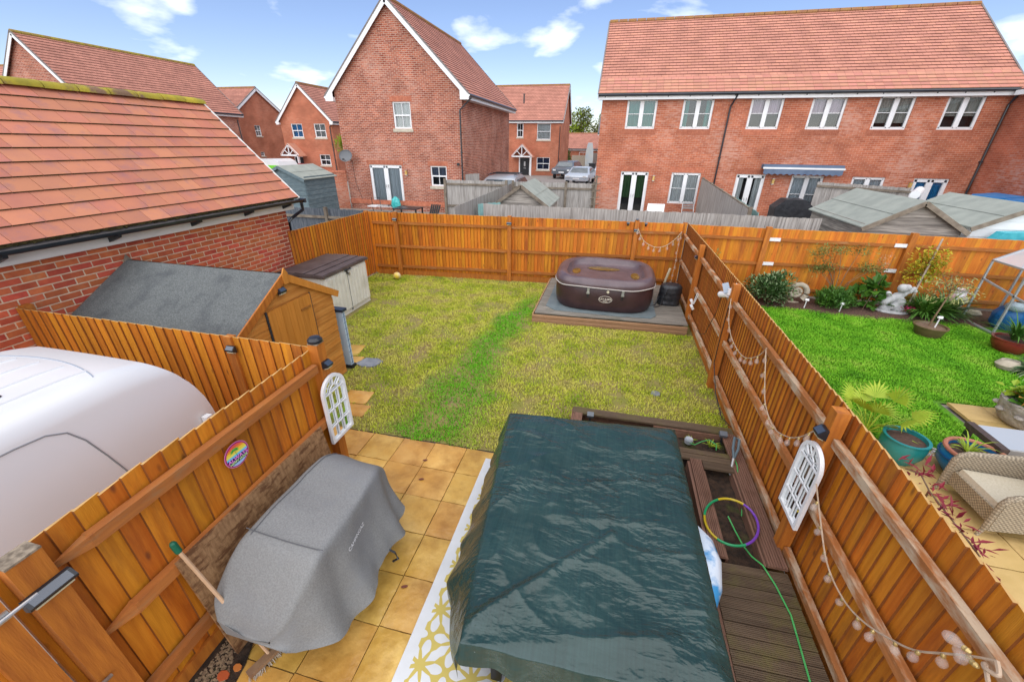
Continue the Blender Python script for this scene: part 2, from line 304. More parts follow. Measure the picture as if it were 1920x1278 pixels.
M['far_ground'] = mat('far ground', (.23,.20,.17), (.28,.25,.21), 1.2, .95)

def gz(y):
    if y < 12: return 0.0
    if y < 20: return .45*(y-12)/8
    if y < 45: return .45 + .3*(y-20)/25
    return .75
# ------------------------------------------------------------ ground sheets
ys = [-300, -6, 0, 12, 14, 16, 18, 20, 25, 30, 38, 45, 80, 600]; xs = [-600, -60, -20, -8, 4, 20, 60, 600]
g = MB(); nx = len(xs)
g.v = [(x, y, gz(y)-.03) for y in ys for x in xs]
g.f = [(j*nx+i, j*nx+i+1, (j+1)*nx+i+1, (j+1)*nx+i) for j in range(len(ys)-1) for i in range(nx-1)]
ob('ground', g, M['far_ground'], kind='structure')
lb = MB().add([(-6.9,3.86,-.004),(2.02,3.98,-.004),(2.02,11.75,-.004),(-6.9,11.0,-.004)], [(0,1,2,3)])
ob('lawn', lb, M['dirt_lawn'], kind='structure')
nl = MB().add([(2.2,5.35,-.004),(5.45,5.35,-.004),(5.45,6.75,-.004),(9.4,6.75,-.004),(9.4,11.1,-.004),(2.2,10.8,-.004)], [(0,1,2,3,4,5)])
ob('neighbour_lawn', nl, M['green_lawn'], kind='structure')
bed = grid_mesh('flower_bed', lambda u, v: (2.1+u*8.9, 10.55+v*1.2+.1*math.sin(u*9), .004+.05*max(0, math.sin(v*math.pi))+.02*fbm((u*30, v*6, 0))), 90, 14, M['bark'])
o = bpy.data.objects.new('flower_bed', bed); COL.objects.link(o); tag(o, kind='structure')
dw = MB().add([(-6.9,-8,-.012),(-2.7,-8,-.012),(-2.7,3.0,-.012),(-6.9,3.0,-.012)], [(0,1,2,3)])
ob('driveway', dw, M['tarmac'], kind='structure')
st = MB().add([(-14,24,gz(24)-.01),(-.9,24,gz(24)-.01),(-.9,45,gz(45)-.015),(-60,45,gz(45)-.015),(-60,30.5,gz(30.5)-.01),(-14,30.5,gz(30.5)-.01)], [(0,1,2,3,4,5)])
ob('road', st, M['tarmac'], kind='structure')

# ------------------------------------------------------------ grass
def grass_mat(name, cols, stripe=False):
    m = bpy.data.materials.new(name); m.use_nodes = True; t = m.node_tree; N = t.nodes; L = t.links; b = N['Principled BSDF']
    b.inputs['Roughness'].default_value = .75; b.inputs['Specular IOR Level'].default_value = .2
    g_ = N.new('ShaderNodeNewGeometry')
    n = N.new('ShaderNodeTexNoise'); n.inputs['Scale'].default_value = 1.6; n.inputs['Detail'].default_value = 6; n.inputs['Roughness'].default_value = .62; L.new(g_.outputs['Position'], n.inputs['Vector'])
    n2 = N.new('ShaderNodeTexNoise'); n2.inputs['Scale'].default_value = 42; n2.inputs['Detail'].default_value = 3; L.new(g_.outputs['Position'], n2.inputs['Vector'])
    ma = N.new('ShaderNodeMath'); ma.operation = 'MULTIPLY_ADD'; L.new(n2.outputs['Fac'], ma.inputs[0]); ma.inputs[1].default_value = .45; L.new(n.outputs['Fac'], ma.inputs[2])
    r = N.new('ShaderNodeValToRGB'); el = r.color_ramp.elements
    pos = [.52, .66, .78, .92]
    el[0].position = pos[0]; el[0].color = (*cols[0], 1); el[1].position = pos[3]; el[1].color = (*cols[3], 1)
    for k in (1, 2): e = el.new(pos[k]); e.color = (*cols[k], 1)
    L.new(ma.outputs[0], r.inputs[0]); col = r.outputs[0]
    if stripe:      # a greener strip of turf down the lawn
        s_ = N.new('ShaderNodeSeparateXYZ'); L.new(g_.outputs['Position'], s_.inputs[0])
        def mth(op, a, b_):
            q = N.new('ShaderNodeMath'); q.operation = op
            for i, v in enumerate((a, b_)):
                if isinstance(v, (int, float)): q.inputs[i].default_value = v
                else: L.new(v, q.inputs[i])
            return q.outputs[0]
        cx = mth('MULTIPLY', mth('MAXIMUM', mth('SUBTRACT', s_.outputs['Y'], 7.0), 0), .13)
        wob = mth('MULTIPLY', mth('SUBTRACT', n.outputs['Fac'], .5), 1.1)
        d = mth('ABSOLUTE', mth('ADD', mth('SUBTRACT', s_.outputs['X'], mth('SUBTRACT', cx, 2.08)), wob), 0)
        wd = mth('MAXIMUM', mth('SUBTRACT', .98, mth('MULTIPLY', s_.outputs['Y'], .078)), .22)
        q = mth('DIVIDE', d, wd)
        mr = N.new('ShaderNodeMapRange'); mr.interpolation_type = 'SMOOTHSTEP'; mr.inputs['From Min'].default_value = .3; mr.inputs['From Max'].default_value = 1.4; mr.inputs['To Min'].default_value = .97; mr.inputs['To Max'].default_value = 0; L.new(q, mr.inputs['Value'])
        fade = N.new('ShaderNodeMapRange'); fade.inputs['From Min'].default_value = 9.2; fade.inputs['From Max'].default_value = 10.4; fade.inputs['To Min'].default_value = 1; fade.inputs['To Max'].default_value = 0; L.new(s_.outputs['Y'], fade.inputs['Value'])
        fc = mth('MULTIPLY', mr.outputs[0], fade.outputs[0])
        mz = N.new('ShaderNodeMixRGB'); L.new(fc, mz.inputs[0]); L.new(col, mz.inputs[1]); mz.inputs[2].default_value = (.11,.37,.008,1); col = mz.outputs[0]
    L.new(col, b.inputs['Base Color']); return m
M['grass'] = grass_mat('patchy lawn grass', [(.20,.31,.012),(.38,.44,.026),(.55,.53,.08),(.40,.32,.12)], True)
M['grass_n'] = grass_mat('lush lawn grass', [(.075,.25,.008),(.12,.35,.011),(.18,.44,.018),(.28,.44,.05)])
def grass(name, n, region, h, matl, keep=None, seed=1, dens=None):
    r = np.random.default_rng(seed)
    x0, x1, y0, y1 = region
    x = r.uniform(x0, x1, n); y = r.uniform(y0, y1, n)
    k = np.ones(n, bool)
    if keep: k &= keep(x, y)
    if dens:
        pr_ = np.array([dens(a, b) for a, b in zip(x, y)]); k &= r.uniform(0, 1, n) < pr_
    x, y = x[k], y[k]; n = len(x)
    a = r.uniform(0, 2*math.pi, n); hh = h*r.uniform(.45, 1.25, n); w = r.uniform(.0035, .007, n)
    lean = r.uniform(.2, 1.3, n); la = a + r.uniform(-.8, .8, n)
    px, py = np.cos(a), np.sin(a)
    P0 = np.stack([x-px*w, y-py*w, np.full(n, -.006)], 1); P1 = np.stack([x+px*w, y+py*w, np.full(n, -.006)], 1)
    mxp = x-py*np.cos(la-a)*lean*hh*.45; myp = y+px*lean*hh*.45
    P2 = np.stack([mxp+px*w*.8, myp+py*w*.8, hh*.62], 1); P3 = np.stack([mxp-px*w*.8, myp-py*w*.8, hh*.62], 1)
    P4 = np.stack([x-py*lean*hh*1.05, y+px*lean*hh*1.05, hh*.9], 1)
    V = np.stack([P0, P1, P2, P3, P4], 1).reshape(-1, 3)
    me = bpy.data.meshes.new(name); me.vertices.add(n*5); me.vertices.foreach_set('co', V.ravel())
    base = (np.arange(n)*5)[:, None]
    loops = np.concatenate([base+np.array([0, 1, 2, 3]), base+np.array([3, 2, 4])], 1).ravel()
    me.loops.add(n*7); me.loops.foreach_set('vertex_index', loops.astype(np.int32))
    ls = np.stack([np.arange(n)*7, np.arange(n)*7+4], 1).ravel(); lt = np.tile([4, 3], n)
    me.polygons.add(n*2); me.polygons.foreach_set('loop_start', ls.astype(np.int32)); me.polygons.foreach_set('loop_total', lt.astype(np.int32))
    me.materials.append(matl); me.update(calc_edges=True)
    o = bpy.data.objects.new(name, me); COL.objects.link(o); return o
STONES = [(-4.62,6.02,.40,.44,.2),(-4.40,5.66,.40,.30,.15),(-3.60,4.62,.42,.34,.1),(-3.45,4.30,.40,.28,.05)]
def keep_own(x, y):
    k = (y > 3.93+.03*np.sin(x*9)+.02*np.sin(x*23)+.013*(x+1)) & ~((x > -1.46) & (y > 8.36)) & ~((x < -5.62) & (y < 8.75)) & ~((x < -4.2) & (y < 5.42)) & ~((x > -.22) & (y < 4.93))
    for (a, b, c, d, e) in STONES + [(-4.02,5.66,.36,.34,0)]: k &= ~((abs(x-a) < c*.5) & (abs(y-b) < d*.46))
    return k & (y < 11.05+.05*(x+2.7))
def dens_own(x, y):
    v = noise.fractal(Vector((x*1.7, y*1.7, 3.1)), 1, 2, 4)
    return .72 + .6*v if v < .35 else .95
og = grass('grass', 270000, (-6.85, 1.98, 3.86, 11.5), .030, M['grass'], keep_own, 3, lambda x, y: max(.12, min(1, .82+1.1*noise.fractal(Vector((x*1.6, y*1.6, 3.1)), 1, 2, 4))))
tag(og, 'patchy yellow green grass with a greener strip on the garden lawn', 'grass', kind='stuff')
ng = grass('grass', 230000, (2.2, 9.4, 5.35, 10.95), .036, M['grass_n'], lambda x, y: ~((x > 5.35) & (y < 6.8)) & (y < 10.72+.1*np.sin((x-2.1)/8.9*9)) & ~((x > 8.3) & (y < 11) & (y > 7.9)) & ~((x > 3.5) & (y < 5.42)), 4)
tag(ng, 'lush bright green grass on the lawn beyond the right fence', 'grass', kind='stuff')

# ------------------------------------------------------------ patio slabs
patio = T('patio', None, None, (-.7, 2, 0), kind='structure')
del patio['kind']; tag(patio, kind='structure')
sub = MB().add([(-2.7,.1,-.012),(2.0,.1,-.012),(2.0,3.98,-.012),(-4.3,3.86,-.012),(-4.3,3.05,-.012),(-2.7,3.05,-.012)], [(0,1,2,3,4,5)])
ob('joint_bed', sub, mat('sand joint', (.28,.17,.055), (.15,.11,.04), 12, .95), patio)
def slab_me(seed, m):
    rr = random.Random(seed); b = MB(); n = 7
    vs = []; fs = []
    for j in range(n):
        for i in range(n):
            u, v = i/(n-1)-.5, j/(n-1)-.5
            e = .006 if (i in (0, n-1) or j in (0, n-1)) else 0
            vs.append((u*.441+(rr.uniform(-.002,.002) if e else 0), v*.441+(rr.uniform(-.002,.002) if e else 0), .012-e+.005*fbm((u*5+seed*3, v*5, seed), 3)))
    fs = [(j*n+i, j*n+i+1, (j+1)*n+i+1, (j+1)*n+i) for j in range(n-1) for i in range(n-1)]
    k = len(vs); ring = [i for i in range(n)] + [j*n+n-1 for j in range(1, n)] + [(n-1)*n+i for i in range(n-2, -1, -1)] + [j*n for j in range(n-2, 0, -1)]
    for q in ring: x, y, z = vs[q]; vs.append((x, y, -.02))
    m_ = len(ring)
    fs += [(ring[(i+1) % m_], ring[i], k+i, k+(i+1) % m_) for i in range(m_)]
    b.add(vs, fs); return b.mesh('paving_slab', m, True)
SM = [slab_me(i, M['slab']) for i in range(6)]; SN = [slab_me(i+20, M['slab_n']) for i in range(5)]
for i in range(-7, 8):
    for j in range(0, 9):
        x = -1.285 + .45*i; y = 3.685 - .45*j
        if x > 1.5 or (x < -2.66 and y < 3.2) or x < -4.3: continue
        if x > .2 and y < 2.7: continue
        if x > -.1 and y > 3.3: continue
        piece('paving_slab', random.choice(SM), patio, (x, y+.012*(x+1), random.uniform(-.003,.003)), (random.uniform(-.006,.006), random.uniform(-.006,.006), random.choice((0,1,2,3))*math.pi/2), (1,1,1))
npat = T('neighbour_patio', None, None, (4, 4, 0), kind='structure')
sub = MB().add([(2.1,.5,-.015),(9,.5,-.015),(9,5.36,-.015),(2.1,5.36,-.015)], [(0,1,2,3)])
ob('joint_bed', sub, bpy.data.materials['sand joint'], npat)
for i in range(11):
    for j in range(9):
        x = 2.33+.452*i; y = 5.13-.452*j
        if y < 2.0 and i > 6: continue
        piece('paving_slab', random.choice(SN), npat, (x, y, random.uniform(-.003,.002)), (0, 0, random.choice((0,1,2,3))*math.pi/2))
for (x, y) in ((5.72,6.02),(6.17,6.02),(6.62,6.02),(5.72,6.47),(6.17,6.47),(6.62,6.47),(7.07,6.02),(7.07,6.47)):
    piece('paving_slab', random.choice(SN), npat, (x, y, .045), (0, 0, random.choice((0,1))*math.pi/2), (1,1,1.6))
for i, (x, y, w, d, r_) in enumerate(STONES):
    o = piece('stepping_stone', SM[i], None, (x, y, .004), (0, 0, r_), (w/.44, d/.44, 1))
    tag(o, ['buff stepping stone nearest the grey slate slab, farther half', 'buff stepping stone partly under the grey slate slab', 'buff stepping stone beside the arched mirror, far piece', 'buff stepping stone between mirror and lawn, near piece'][i], 'stone', 'stepping stones beside the shed')
M['slate_slab'] = mat('wet slate slab', (.10,.11,.12), (.28,.29,.30), 4, .3, .2, 12, spec=.6, c3=(.45,.46,.46), s3=3, t3=(.56,.7))
b = MB(); prof = [(-.22,-.10),(-.05,-.17),(.17,-.13),(.23,.09),(.08,.17),(-.14,.13)]
b.poly([(-4.02+x, 5.66+y, -.01) for x, y in prof], (0, 0, .03))
ob('slate_slab', b, M['slate_slab'], None, label='flat grey slate slab on the lawn beside stepping stones', cat='slab')
b = MB(); b.poly([(1.04+x*.35, 5.89+y*.45, -.005) for x, y in prof], (0, 0, .022))
ob('slate_piece', b, M['slate_slab'], None, label='small dark slate piece lying on the lawn before the planter', cat='slate')

# ------------------------------------------------------------ fences
def wedge_me(m, name='board'):
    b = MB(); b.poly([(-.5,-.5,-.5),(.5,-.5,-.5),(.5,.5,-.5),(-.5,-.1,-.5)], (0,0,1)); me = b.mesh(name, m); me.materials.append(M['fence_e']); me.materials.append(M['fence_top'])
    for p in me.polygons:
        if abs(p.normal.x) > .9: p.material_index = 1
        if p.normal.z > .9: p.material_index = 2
    return me
WEDGE = wedge_me(M['fence_v']); PBOX = unit_box(M['fence_p'], 'post')
RY = unit_box(M['rail_y'], 'rail'); RX = unit_box(M['rail_x'], 'rail'); RO = unit_box(M['rail_o'], 'rail')
def zi(z0, z1, t): return z0+(z1-z0)*t
def boards(parent, a, b, top0, top1, w, me, side=1, th=.026, z0=0.03, skew=.2, wob=.004, flip=1):
    """a,b: 2D end points; one separate board per step, feather edged, facing side"""
    a, b = Vector(a), Vector(b); L = (b-a).length; n = max(1, round(L/w)); d = (b-a)/L; ang = math.atan2(d.y, d.x)
    for i in range(n):
        t = (i+.5)/n; p = a+d*(L*t); tp = zi(top0, top1, t)+random.uniform(-wob, wob)
        piece('board', me, parent, (p.x, p.y, (tp+z0)/2), (random.uniform(-.003,.003), 0, ang+skew*.5*side), (L/n*1.12*flip, th*side, tp-z0))
def rail(parent, me, a, b, z0, z1, w=.045, h=.075, name='rail'):
    a = Vector((*a, z0)); b = Vector((*b, z1)); d = b-a
    o = piece(name, me, parent, (a+b)/2); o.rotation_mode = 'XYZ'
    ln = d.length
    if abs(d.y) > abs(d.x):
        o.scale = (w, ln, h); o.rotation_euler = (math.atan2(d.z, abs(d.y))*(1 if d.y > 0 else -1), 0, -math.atan2(d.x, d.y))
    else:
        o.scale = (ln, w, h); o.rotation_euler = (0, -math.atan2(d.z, d.x), math.atan2(d.y, d.x))
    return o
def post(parent, x, y, top, z0=0, w=.1, d=.1, me=None, slope=0):
    return piece('post', me or PBOX, parent, (x, y, (top+z0)/2), (0, 0, slope), (w, d, top-z0))
# right fence: rails and posts on our side
rf = T('garden_fence', 'long orange stained fence along the right of the lawn, string lights on it', 'fence', (2.05, 6, 0))
boards(rf, (2.06, .3), (2.045, 11.75), 1.73, 1.80, .098, WEDGE, 1, skew=-.13, flip=-1, th=.020)
for y, tp in ((3.14, 1.78), (6.35, 1.80), (9.1, 1.78), (11.62, 1.82), (.25, 1.7)):
    post(rf, 1.955, y, tp, 0, .1, .105)
for (y0, y1) in ((.3, 3.08), (3.2, 6.29), (6.41, 9.04), (9.16, 11.56)):
    for z in (1.50, .86, .21):
        rail(rf, RY, (1.985, y0), (1.98, y1), z+random.uniform(-.01,.015), z+random.uniform(-.005,.015), .055, .075)
GB = unit_box(M['fence_p'], 'gravel_board')
for (y0, y1) in ((.3, 3.09), (3.19, 6.3), (6.4, 9.05), (9.15, 11.57)):
    piece('gravel_board', GB, rf, (2.02, (y0+y1)/2, .06), (0,0,0), (.03, y1-y0, .13))
# back fence of our garden
bl, br = (-6.87, 10.81), (2.0, 11.58)
bf = T('garden_fence', 'orange stained fence along the far end of the patchy lawn behind the hot tub', 'fence', (-2.5, 11.15, 0))
A_, B_ = Vector(bl), Vector(br); dd = (B_-A_).normalized(); nn = Vector((dd.y, -dd.x)); ang = math.atan2(dd.y, dd.x)
boards(bf, A_, B_, 1.84, 1.80, .098, WEDGE, -1)
def on_back(t, off): p = A_+dd*t+nn*off; return (p.x, p.y)
LB = (B_-A_).length
bp_t = [.85, 4.18, 7.61]
for t in bp_t: x, y = on_back(t, .075); post(bf, x, y, 1.86, 0, .105, .1, slope=ang)
ends = [0.05] + bp_t + [LB-.02]
for k in range(len(ends)-1):
    for z in (1.55, .88, .27):
        rail(bf, RX, on_back(ends[k]+.055, .05), on_back(ends[k+1]-.055, .05), z, z+random.uniform(-.015,.015), .055, .07)
    x, y = on_back((ends[k]+ends[k+1])/2, .03); piece('gravel_board', GB, bf, (x, y, .07), (0,0,ang), (ends[k+1]-ends[k]-.11, .03, .15))
# neighbour's length of the back fence
nfA, nfB = Vector((2.1, 11.72)), Vector((11.2, 12.0))
nf = T('garden_fence', 'orange stained fence behind the flower bed of the right hand garden', 'fence', (6, 11.8, 0))
ddn = (nfB-nfA).normalized(); nnn = Vector((ddn.y, -ddn.x)); angn = math.atan2(ddn.y, ddn.x)
boards(nf, nfA, nfB, 1.76, 1.72, .098, WEDGE, -1)
def on_n(t, off): p = nfA+ddn*t+nnn*off; return (p.x, p.y)
npst = [1.9, 5.12, 8.4]
for t in npst: x, y = on_n(t, .07); post(nf, x, y, 1.8, 0, .13, .1, slope=angn)
e2 = [.05]+npst+[9.1]
WB = unit_box(M['white'], 'rail_bracket')
for k in range(len(e2)-1):
    for zi_, z in enumerate((1.49, .86, .21)):
        rail(nf, RX, on_n(e2[k]+.06, .05), on_n(e2[k+1]-.06, .05), z, z-.01, .055, .07)
        if k == 1:
            for t in (e2[k]+.2, e2[k+1]-.2):
                if zi_ < 2 or t > 4: x, y = on_n(t, .088); piece('rail_bracket', WB, nf, (x, y, z+.005), (0,0,angn), (.26, .016, .085))
# far left return fence
lf = T('garden_fence', 'orange stained fence running from brick garage corner to far left corner', 'fence', (-6.9, 9.3, 0))
boards(lf, (-6.95, 7.66), (-6.89, 10.8), 1.84, 1.84, .098, WEDGE, -1, skew=-.16, flip=-1, th=.020)
post(lf, -6.97, 10.84, 1.85)
# near left fence with rails on the garden side
wl = wedge_me(M['fence_v'])
nlf = T('garden_fence', 'near orange fence on the left with round sign and arched mirror', 'fence', (-2.68, 2, 0))
boards(nlf, (-2.715, .60), (-2.745, 2.95), 1.80, 1.80, .125, wl, -1, skew=-.16, wob=.008, flip=-1, th=.020)
for z in (1.62, .99, .34):
    o = rail(nlf, RO, (-2.66, .95 if z > .5 else .6), (-2.68, 2.9), z, z+.01, .06, .085)
for z in (1.62, .99):
  b = MB(); b.poly([(-2.692,.956,z-.043),(-2.63,.956,z-.043),(-2.63,.956,z+.043),(-2.692,.956,z+.043)], (0,-.02,0)) ; b.add([(-2.69,.95,z-.043),(-2.63,.95,z-.043),(-2.63,.95,z+.043),(-2.69,.95,z+.043),(-2.68,.76,z-.028),(-2.68,.76,z+.0)], [(0,4,1),(1,4,5,2),(2,5,3),(3,5,4,0)])
  ob('rail_point', b, M['rail_o'], nlf)
post(nlf, -2.70, 3.0, 1.86, 0, .105, .11)
b = MB().box(-2.753,-2.647,2.945,3.055,1.86,1.872); ob('post_top', b, M['endgrain'], nlf)
# gate post and gate leaf at the left edge
post(nlf, -2.665, .70, 1.80, 0, .10, .14)
b = MB().box(-2.72,-2.61,.63,.77,1.80,1.812); ob('post_top', b, M['endgrain'], nlf)
piece('gravel_board', GB, nlf, (-2.70, 1.9, .07), (0,0,0), (.03, 2.1, .14))
gt = T('side_gate', 'orange timber side gate with steel bolt at the left edge', 'gate', (-2.66, .25, 0))
GBD = unit_box(M['fence_v'], 'board')
for i in range(5): piece('board', GBD, gt, (-2.69, .06+i*.1, .9), (0,0,0), (.022, .096, 1.72))
piece('stile', PBOX, gt, (-2.635, .50, .9), (0,0,0), (.05, .13, 1.72))
for z in (1.6, .35): piece('gate_rail', RO, gt, (-2.637, .2, z), (0,0,0), (.045, .46, .09))
b = MB(); b.tube([(-2.59,.40,1.60),(-2.59,.66,1.60)], .010, 8); b.box(-2.612,-2.60,.40,.56,1.575,1.625)
ob('bolt', b, M['metal'], gt)
b = MB(); b.tube([(-2.598,.52,.78),(-2.585,.60,.80),(-2.598,.68,.78)], .012, 8); ob('latch', b, mat('rusty steel', (.20,.12,.08), (.32,.24,.18), 30, .6, metal=.5), gt)
# fence across, between shed and van
sf = T('garden_fence', 'orange stained fence between the white van and the felt roofed shed', 'fence', (-4.8, 3.0, 0))
boards(sf, (-6.92, 3.02), (-2.77, 3.01), 1.80, 1.80, .125, WEDGE, -1, skew=.10, wob=.006, th=.016)
post(sf, -3.78, 3.02, 1.80, 0, .1, .075); post(sf, -6.86, 3.09, 1.82)
# ------------------------------------------------------------ garage on the left
gar = T('brick_garage', 'near brick garage with mossy ridge, orange tiled roof and black gutter', 'garage', (-8.6, 4.5, 0))
GX, GY1, GE, GRX, GRZ = -6.95, 7.75, 2.31, -8.57, 4.33
BW, BH = .252, .084
b = MB(); b.box(-10.2, GX-.006, -2.5, GY1-.006, 0, GE); b.poly([(-10.2,GY1-.014,GE),(GX-.014,GY1-.014,GE),(GRX,GY1-.014,GRZ-.12)], (0,-.2,0))
ob('wall', b, M['mortar'], gar)
bme = MB().box(-.5,.5,-.5,.5,-.5,.5).mesh('brick', M['brick'])
cand = []
nrow = int(GE/BH)
for r_ in range(nrow):
    z = GE-.012-(r_+.5)*BH
    off = 0 if r_ % 2 else .5
    y = GY1 - off*BW*.5*2*.5
    first = True
    yy = GY1
    ln0 = BW/2 if r_ % 2 else BW
    while yy > -2.4:
        ln = (ln0 if first else BW); first = False
        cand.append((yy-ln/2, z, ln-.017)); yy -= ln
vis = [c for c in cand if c[0] > 2.7 and c[1] > .95]
vis.sort(key=lambda c: (c[0]-0)**2 + (c[1]-CAM_H)**2)
rest = [c for c in cand if c not in set(vis[:300])]
for (y, z, ln) in vis[:300]:
    piece('brick', bme, gar, (GX-.035+random.uniform(-.002,.002), y, z), (random.uniform(-.006,.006),0,0), (.07, ln, BH-.016))
b = MB()
for (y, z, ln) in rest: b.box(GX-.07, GX+random.uniform(-.002,.002), y-ln/2, y+ln/2, z-(BH-.016)/2, z+(BH-.016)/2)
# end wall bricks round the corner
for r_ in range(nrow):
    z = GE-.012-(r_+.5)*BH; x = GX-.02 - (BW if r_ % 2 else BW/2)
    while x > -10.1: b.box(x-BW+.014, x, GY1-.05, GY1+random.uniform(-.002,.002), z-(BH-.016)/2, z+(BH-.016)/2); x -= BW
o = ob('brickwork', b, mat('brickwork far', (.36,.07,.03), (.26,.047,.022), 9, .9, .3, 40), gar, kind='stuff')
# roof: separate interlocking tiles
roof = MB(); ex, ez = -6.72, 2.535
sl_v = Vector((GRX-ex, 0, GRZ-ez)); SLN = sl_v.length; sdir = sl_v.normalized(); snor = Vector((-sdir.z, 0, sdir.x)) if sdir.x < 0 else Vector((sdir.z,0,-sdir.x))
snor = Vector((abs(sdir.z), 0, abs(sdir.x)))
roof.poly([(ex+.03,-2.5,ez-.06),(GRX,-2.5,GRZ-.07),(-10.45,-2.5,ez-.06)], (0, 10.32, 0))
rbase = ob('roof', roof, M['lead'], gar)
tm = MB(); tm.poly([(-.5,-.5,0),(.5,-.5,0),(.5,.5,-.012),(-.5,.5,-.012)], (0,0,.034)); TM = tm.mesh('roof_tile', M['tile']); TM.materials.append(M['moss_and_shade'])
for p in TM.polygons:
    if p.normal.y < -.9: p.material_index = 1  # dark lower face paints in the step shadow along with moss
rows = 11; tw = .315; exp = SLN/rows
bang = math.atan2(sdir.z, -sdir.x)
moss_and_shade = MB()
for r_ in range(rows):
    c = Vector((ex, 0, ez)) + sdir*(exp*(r_+.5)) + snor*.018
    off = (r_ % 2)*tw*.5
    k = 0; y = 7.90
    first = True
    while y > 1.2:
        w = tw if not (first and off) else tw*.5
        first = False
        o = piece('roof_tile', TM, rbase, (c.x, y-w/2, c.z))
        # local y -> up the slope, local x -> -Y
        Mx = Matrix((Vector((0,1,0)), sdir, Vector((0,1,0)).cross(sdir))).transposed().to_4x4()
        o.rotation_euler = (Mx @ Matrix.Rotation(.045+random.uniform(-.006,.006), 4, 'X').inverted()).to_euler()
        o.scale = (w-.006, exp*1.12, 1); y -= w
    # moss tucked along the lower edge of each course
    e = Vector((ex, 0, ez)) + sdir*(exp*r_) + snor*.008
    yy = 1.3
    while yy < 7.85:
        s_ = random.uniform(.012,.030); moss_and_shade.obox((e.x+random.uniform(-.006,.016)-sdir.x*.0, yy, e.z+random.uniform(-.008,.006)), (.03, s_*2.2, random.uniform(.012,.026)), Matrix.Rotation(random.uniform(0,1), 3, 'Y')); yy += s_*random.uniform(1.1,2.6)
ob('moss_and_shade', moss_and_shade, M['moss_and_shade'], rbase, kind='stuff')
# other slope, plain courses
b = MB(); sd2 = Vector((-10.42-GRX, 0, ez-GRZ)); 
for r_ in range(rows):
    p = Vector((GRX,-2.5,GRZ))+sd2*(r_/rows); q = Vector((GRX,-2.5,GRZ))+sd2*((r_+1.05)/rows); b.add([p+Vector((0,0,.0)), q+Vector((0,0,.03)), q+Vector((0,10.35,.03)), p+Vector((0,10.35,0))], [(0,1,2,3)])
ob('rear_slope', b, M['tile_t'], rbase)
rme = MB()
pr_ = [(math.cos(a)*.13, math.sin(a)*.105) for a in [math.pi*k/8 for k in range(9)]]
rme.poly([(x,-.5,z) for x, z in pr_] , (0,1,0)); RID = rme.mesh('ridge_tile', M['ridge'], True)
y = 7.92
for k in range(14):
    piece('ridge_tile', RID, rbase, (GRX, y-.22, GRZ+.0+random.uniform(-.004,.004)), (random.uniform(-.01,.01),0,0), (1,.435,1)); y -= .45
# verge, fascia, gutter, brackets, downpipe
b = MB(); b.beam((ex+.02,7.93,ez-.01), (GRX,7.93,GRZ+.01), .05, .06); ob('verge', b, M['fascia'], rbase)
b = MB(); b.box(-6.90,-6.86,-2.5,7.92,2.30,2.47); b.box(-6.95,-6.88,-2.5,7.92,2.29,2.302); ob('fascia_board', b, M['fascia'], gar)
b = MB(); gp = [(math.cos(a)*.062, math.sin(a)*.062) for a in [math.pi+math.pi*k/8 for k in range(9)]]; gi = [(x*.86, z*.86+.002) for x, z in gp[::-1]]
prof = gp+gi; b.poly([(-6.69+x, -2.5, 2.50+z) for x, z in prof], (0, 10.55, 0)); gut = ob('gutter', b, M['gutter'], gar, True)
b = MB(); b.box(-6.755,-6.625,8.0,8.06,2.43,2.515); ob('gutter_end', b, M['gutter'], gut)
for y in (3.05, 4.25, 5.5, 6.6, 7.6):
    b = MB(); b.poly([(-6.862,y-.025,2.47),(-6.64,y-.025,2.47),(-6.66,y-.025,2.415),(-6.862,y-.025,2.34)], (0,.05,0)); ob('gutter_bracket', b, M['black'], gut)
b = MB(); b.tube([(-6.69,7.97,2.45),(-6.69,7.97,2.34),(-6.71,8.0,2.28),(-6.98,7.93,2.10)], .034, 8); b.tube([(-6.98,7.93,2.10),(-7.02,7.84,2.02),(-7.02,7.84,.1)], .034, 8); ob('downpipe', b, M['gutter'], gar, True)

# ------------------------------------------------------------ orange shed
shd = T('garden_shed', 'orange timber shed with grey felt roof beside the brick garage', 'shed', (-5.5, 4.4, 0))
SX0, SX1, SY0, SY1, SE, SA, SR = -6.85, -4.24, 3.46, 5.30, 1.50, 4.38, 2.03
b = MB(); b.poly([(SX0,SY0,0),(SX0,SY1,0),(SX0,SY1,SE),(SX0,SA,SR-.03),(SX0,SY0,SE)], (SX1-.02-SX0, 0, 0)); ob('wall', b, M['shed_h'], shd)
cl = MB(); cl.poly([(0,-.5,-.5),(.02,-.5,-.5),(.008,-.5,.5),(0,-.5,.5)], (0,1,0)); CL = cl.mesh('cladding_board', M['shed_h'])
nb_ = 17; hb = (SR-.02)/nb_
for k in range(nb_):
    z = (k+.5)*hb
    def half(zz): return (SY1-SY0)/2 if zz <= SE else (SY1-SY0)/2*max(0, (SR-zz)/(SR-SE))
    hw = half(z+hb*.25)
    if hw < .06: continue
    D0, D1 = 3.97, 4.80
    segs = [(SA-hw, SA+hw)] if z > 1.66 else [(SA-hw, D0), (D1, SA+hw)]
    for (a, c) in segs:
        if c-a > .04: piece('cladding_board', CL, shd, (SX1-.02, (a+c)/2, z), (0,0,0), (1, c-a-.002, hb*.985))
for k in range(18):
    z = (k+.5)*.083
    if z < 1.48: piece('cladding_board', CL, shd, ((SX0+SX1)/2-.01, SY1, z), (0,0,math.pi/2), (1, SX1-SX0-.02, .082))
dr = T('shed_door', None, None, (SX1, 4.38, .8)); dr.parent = shd; dr.matrix_parent_inverse = Matrix.Translation(-WM[shd.name])
DB = unit_box(M['shed_d'], 'door_board')
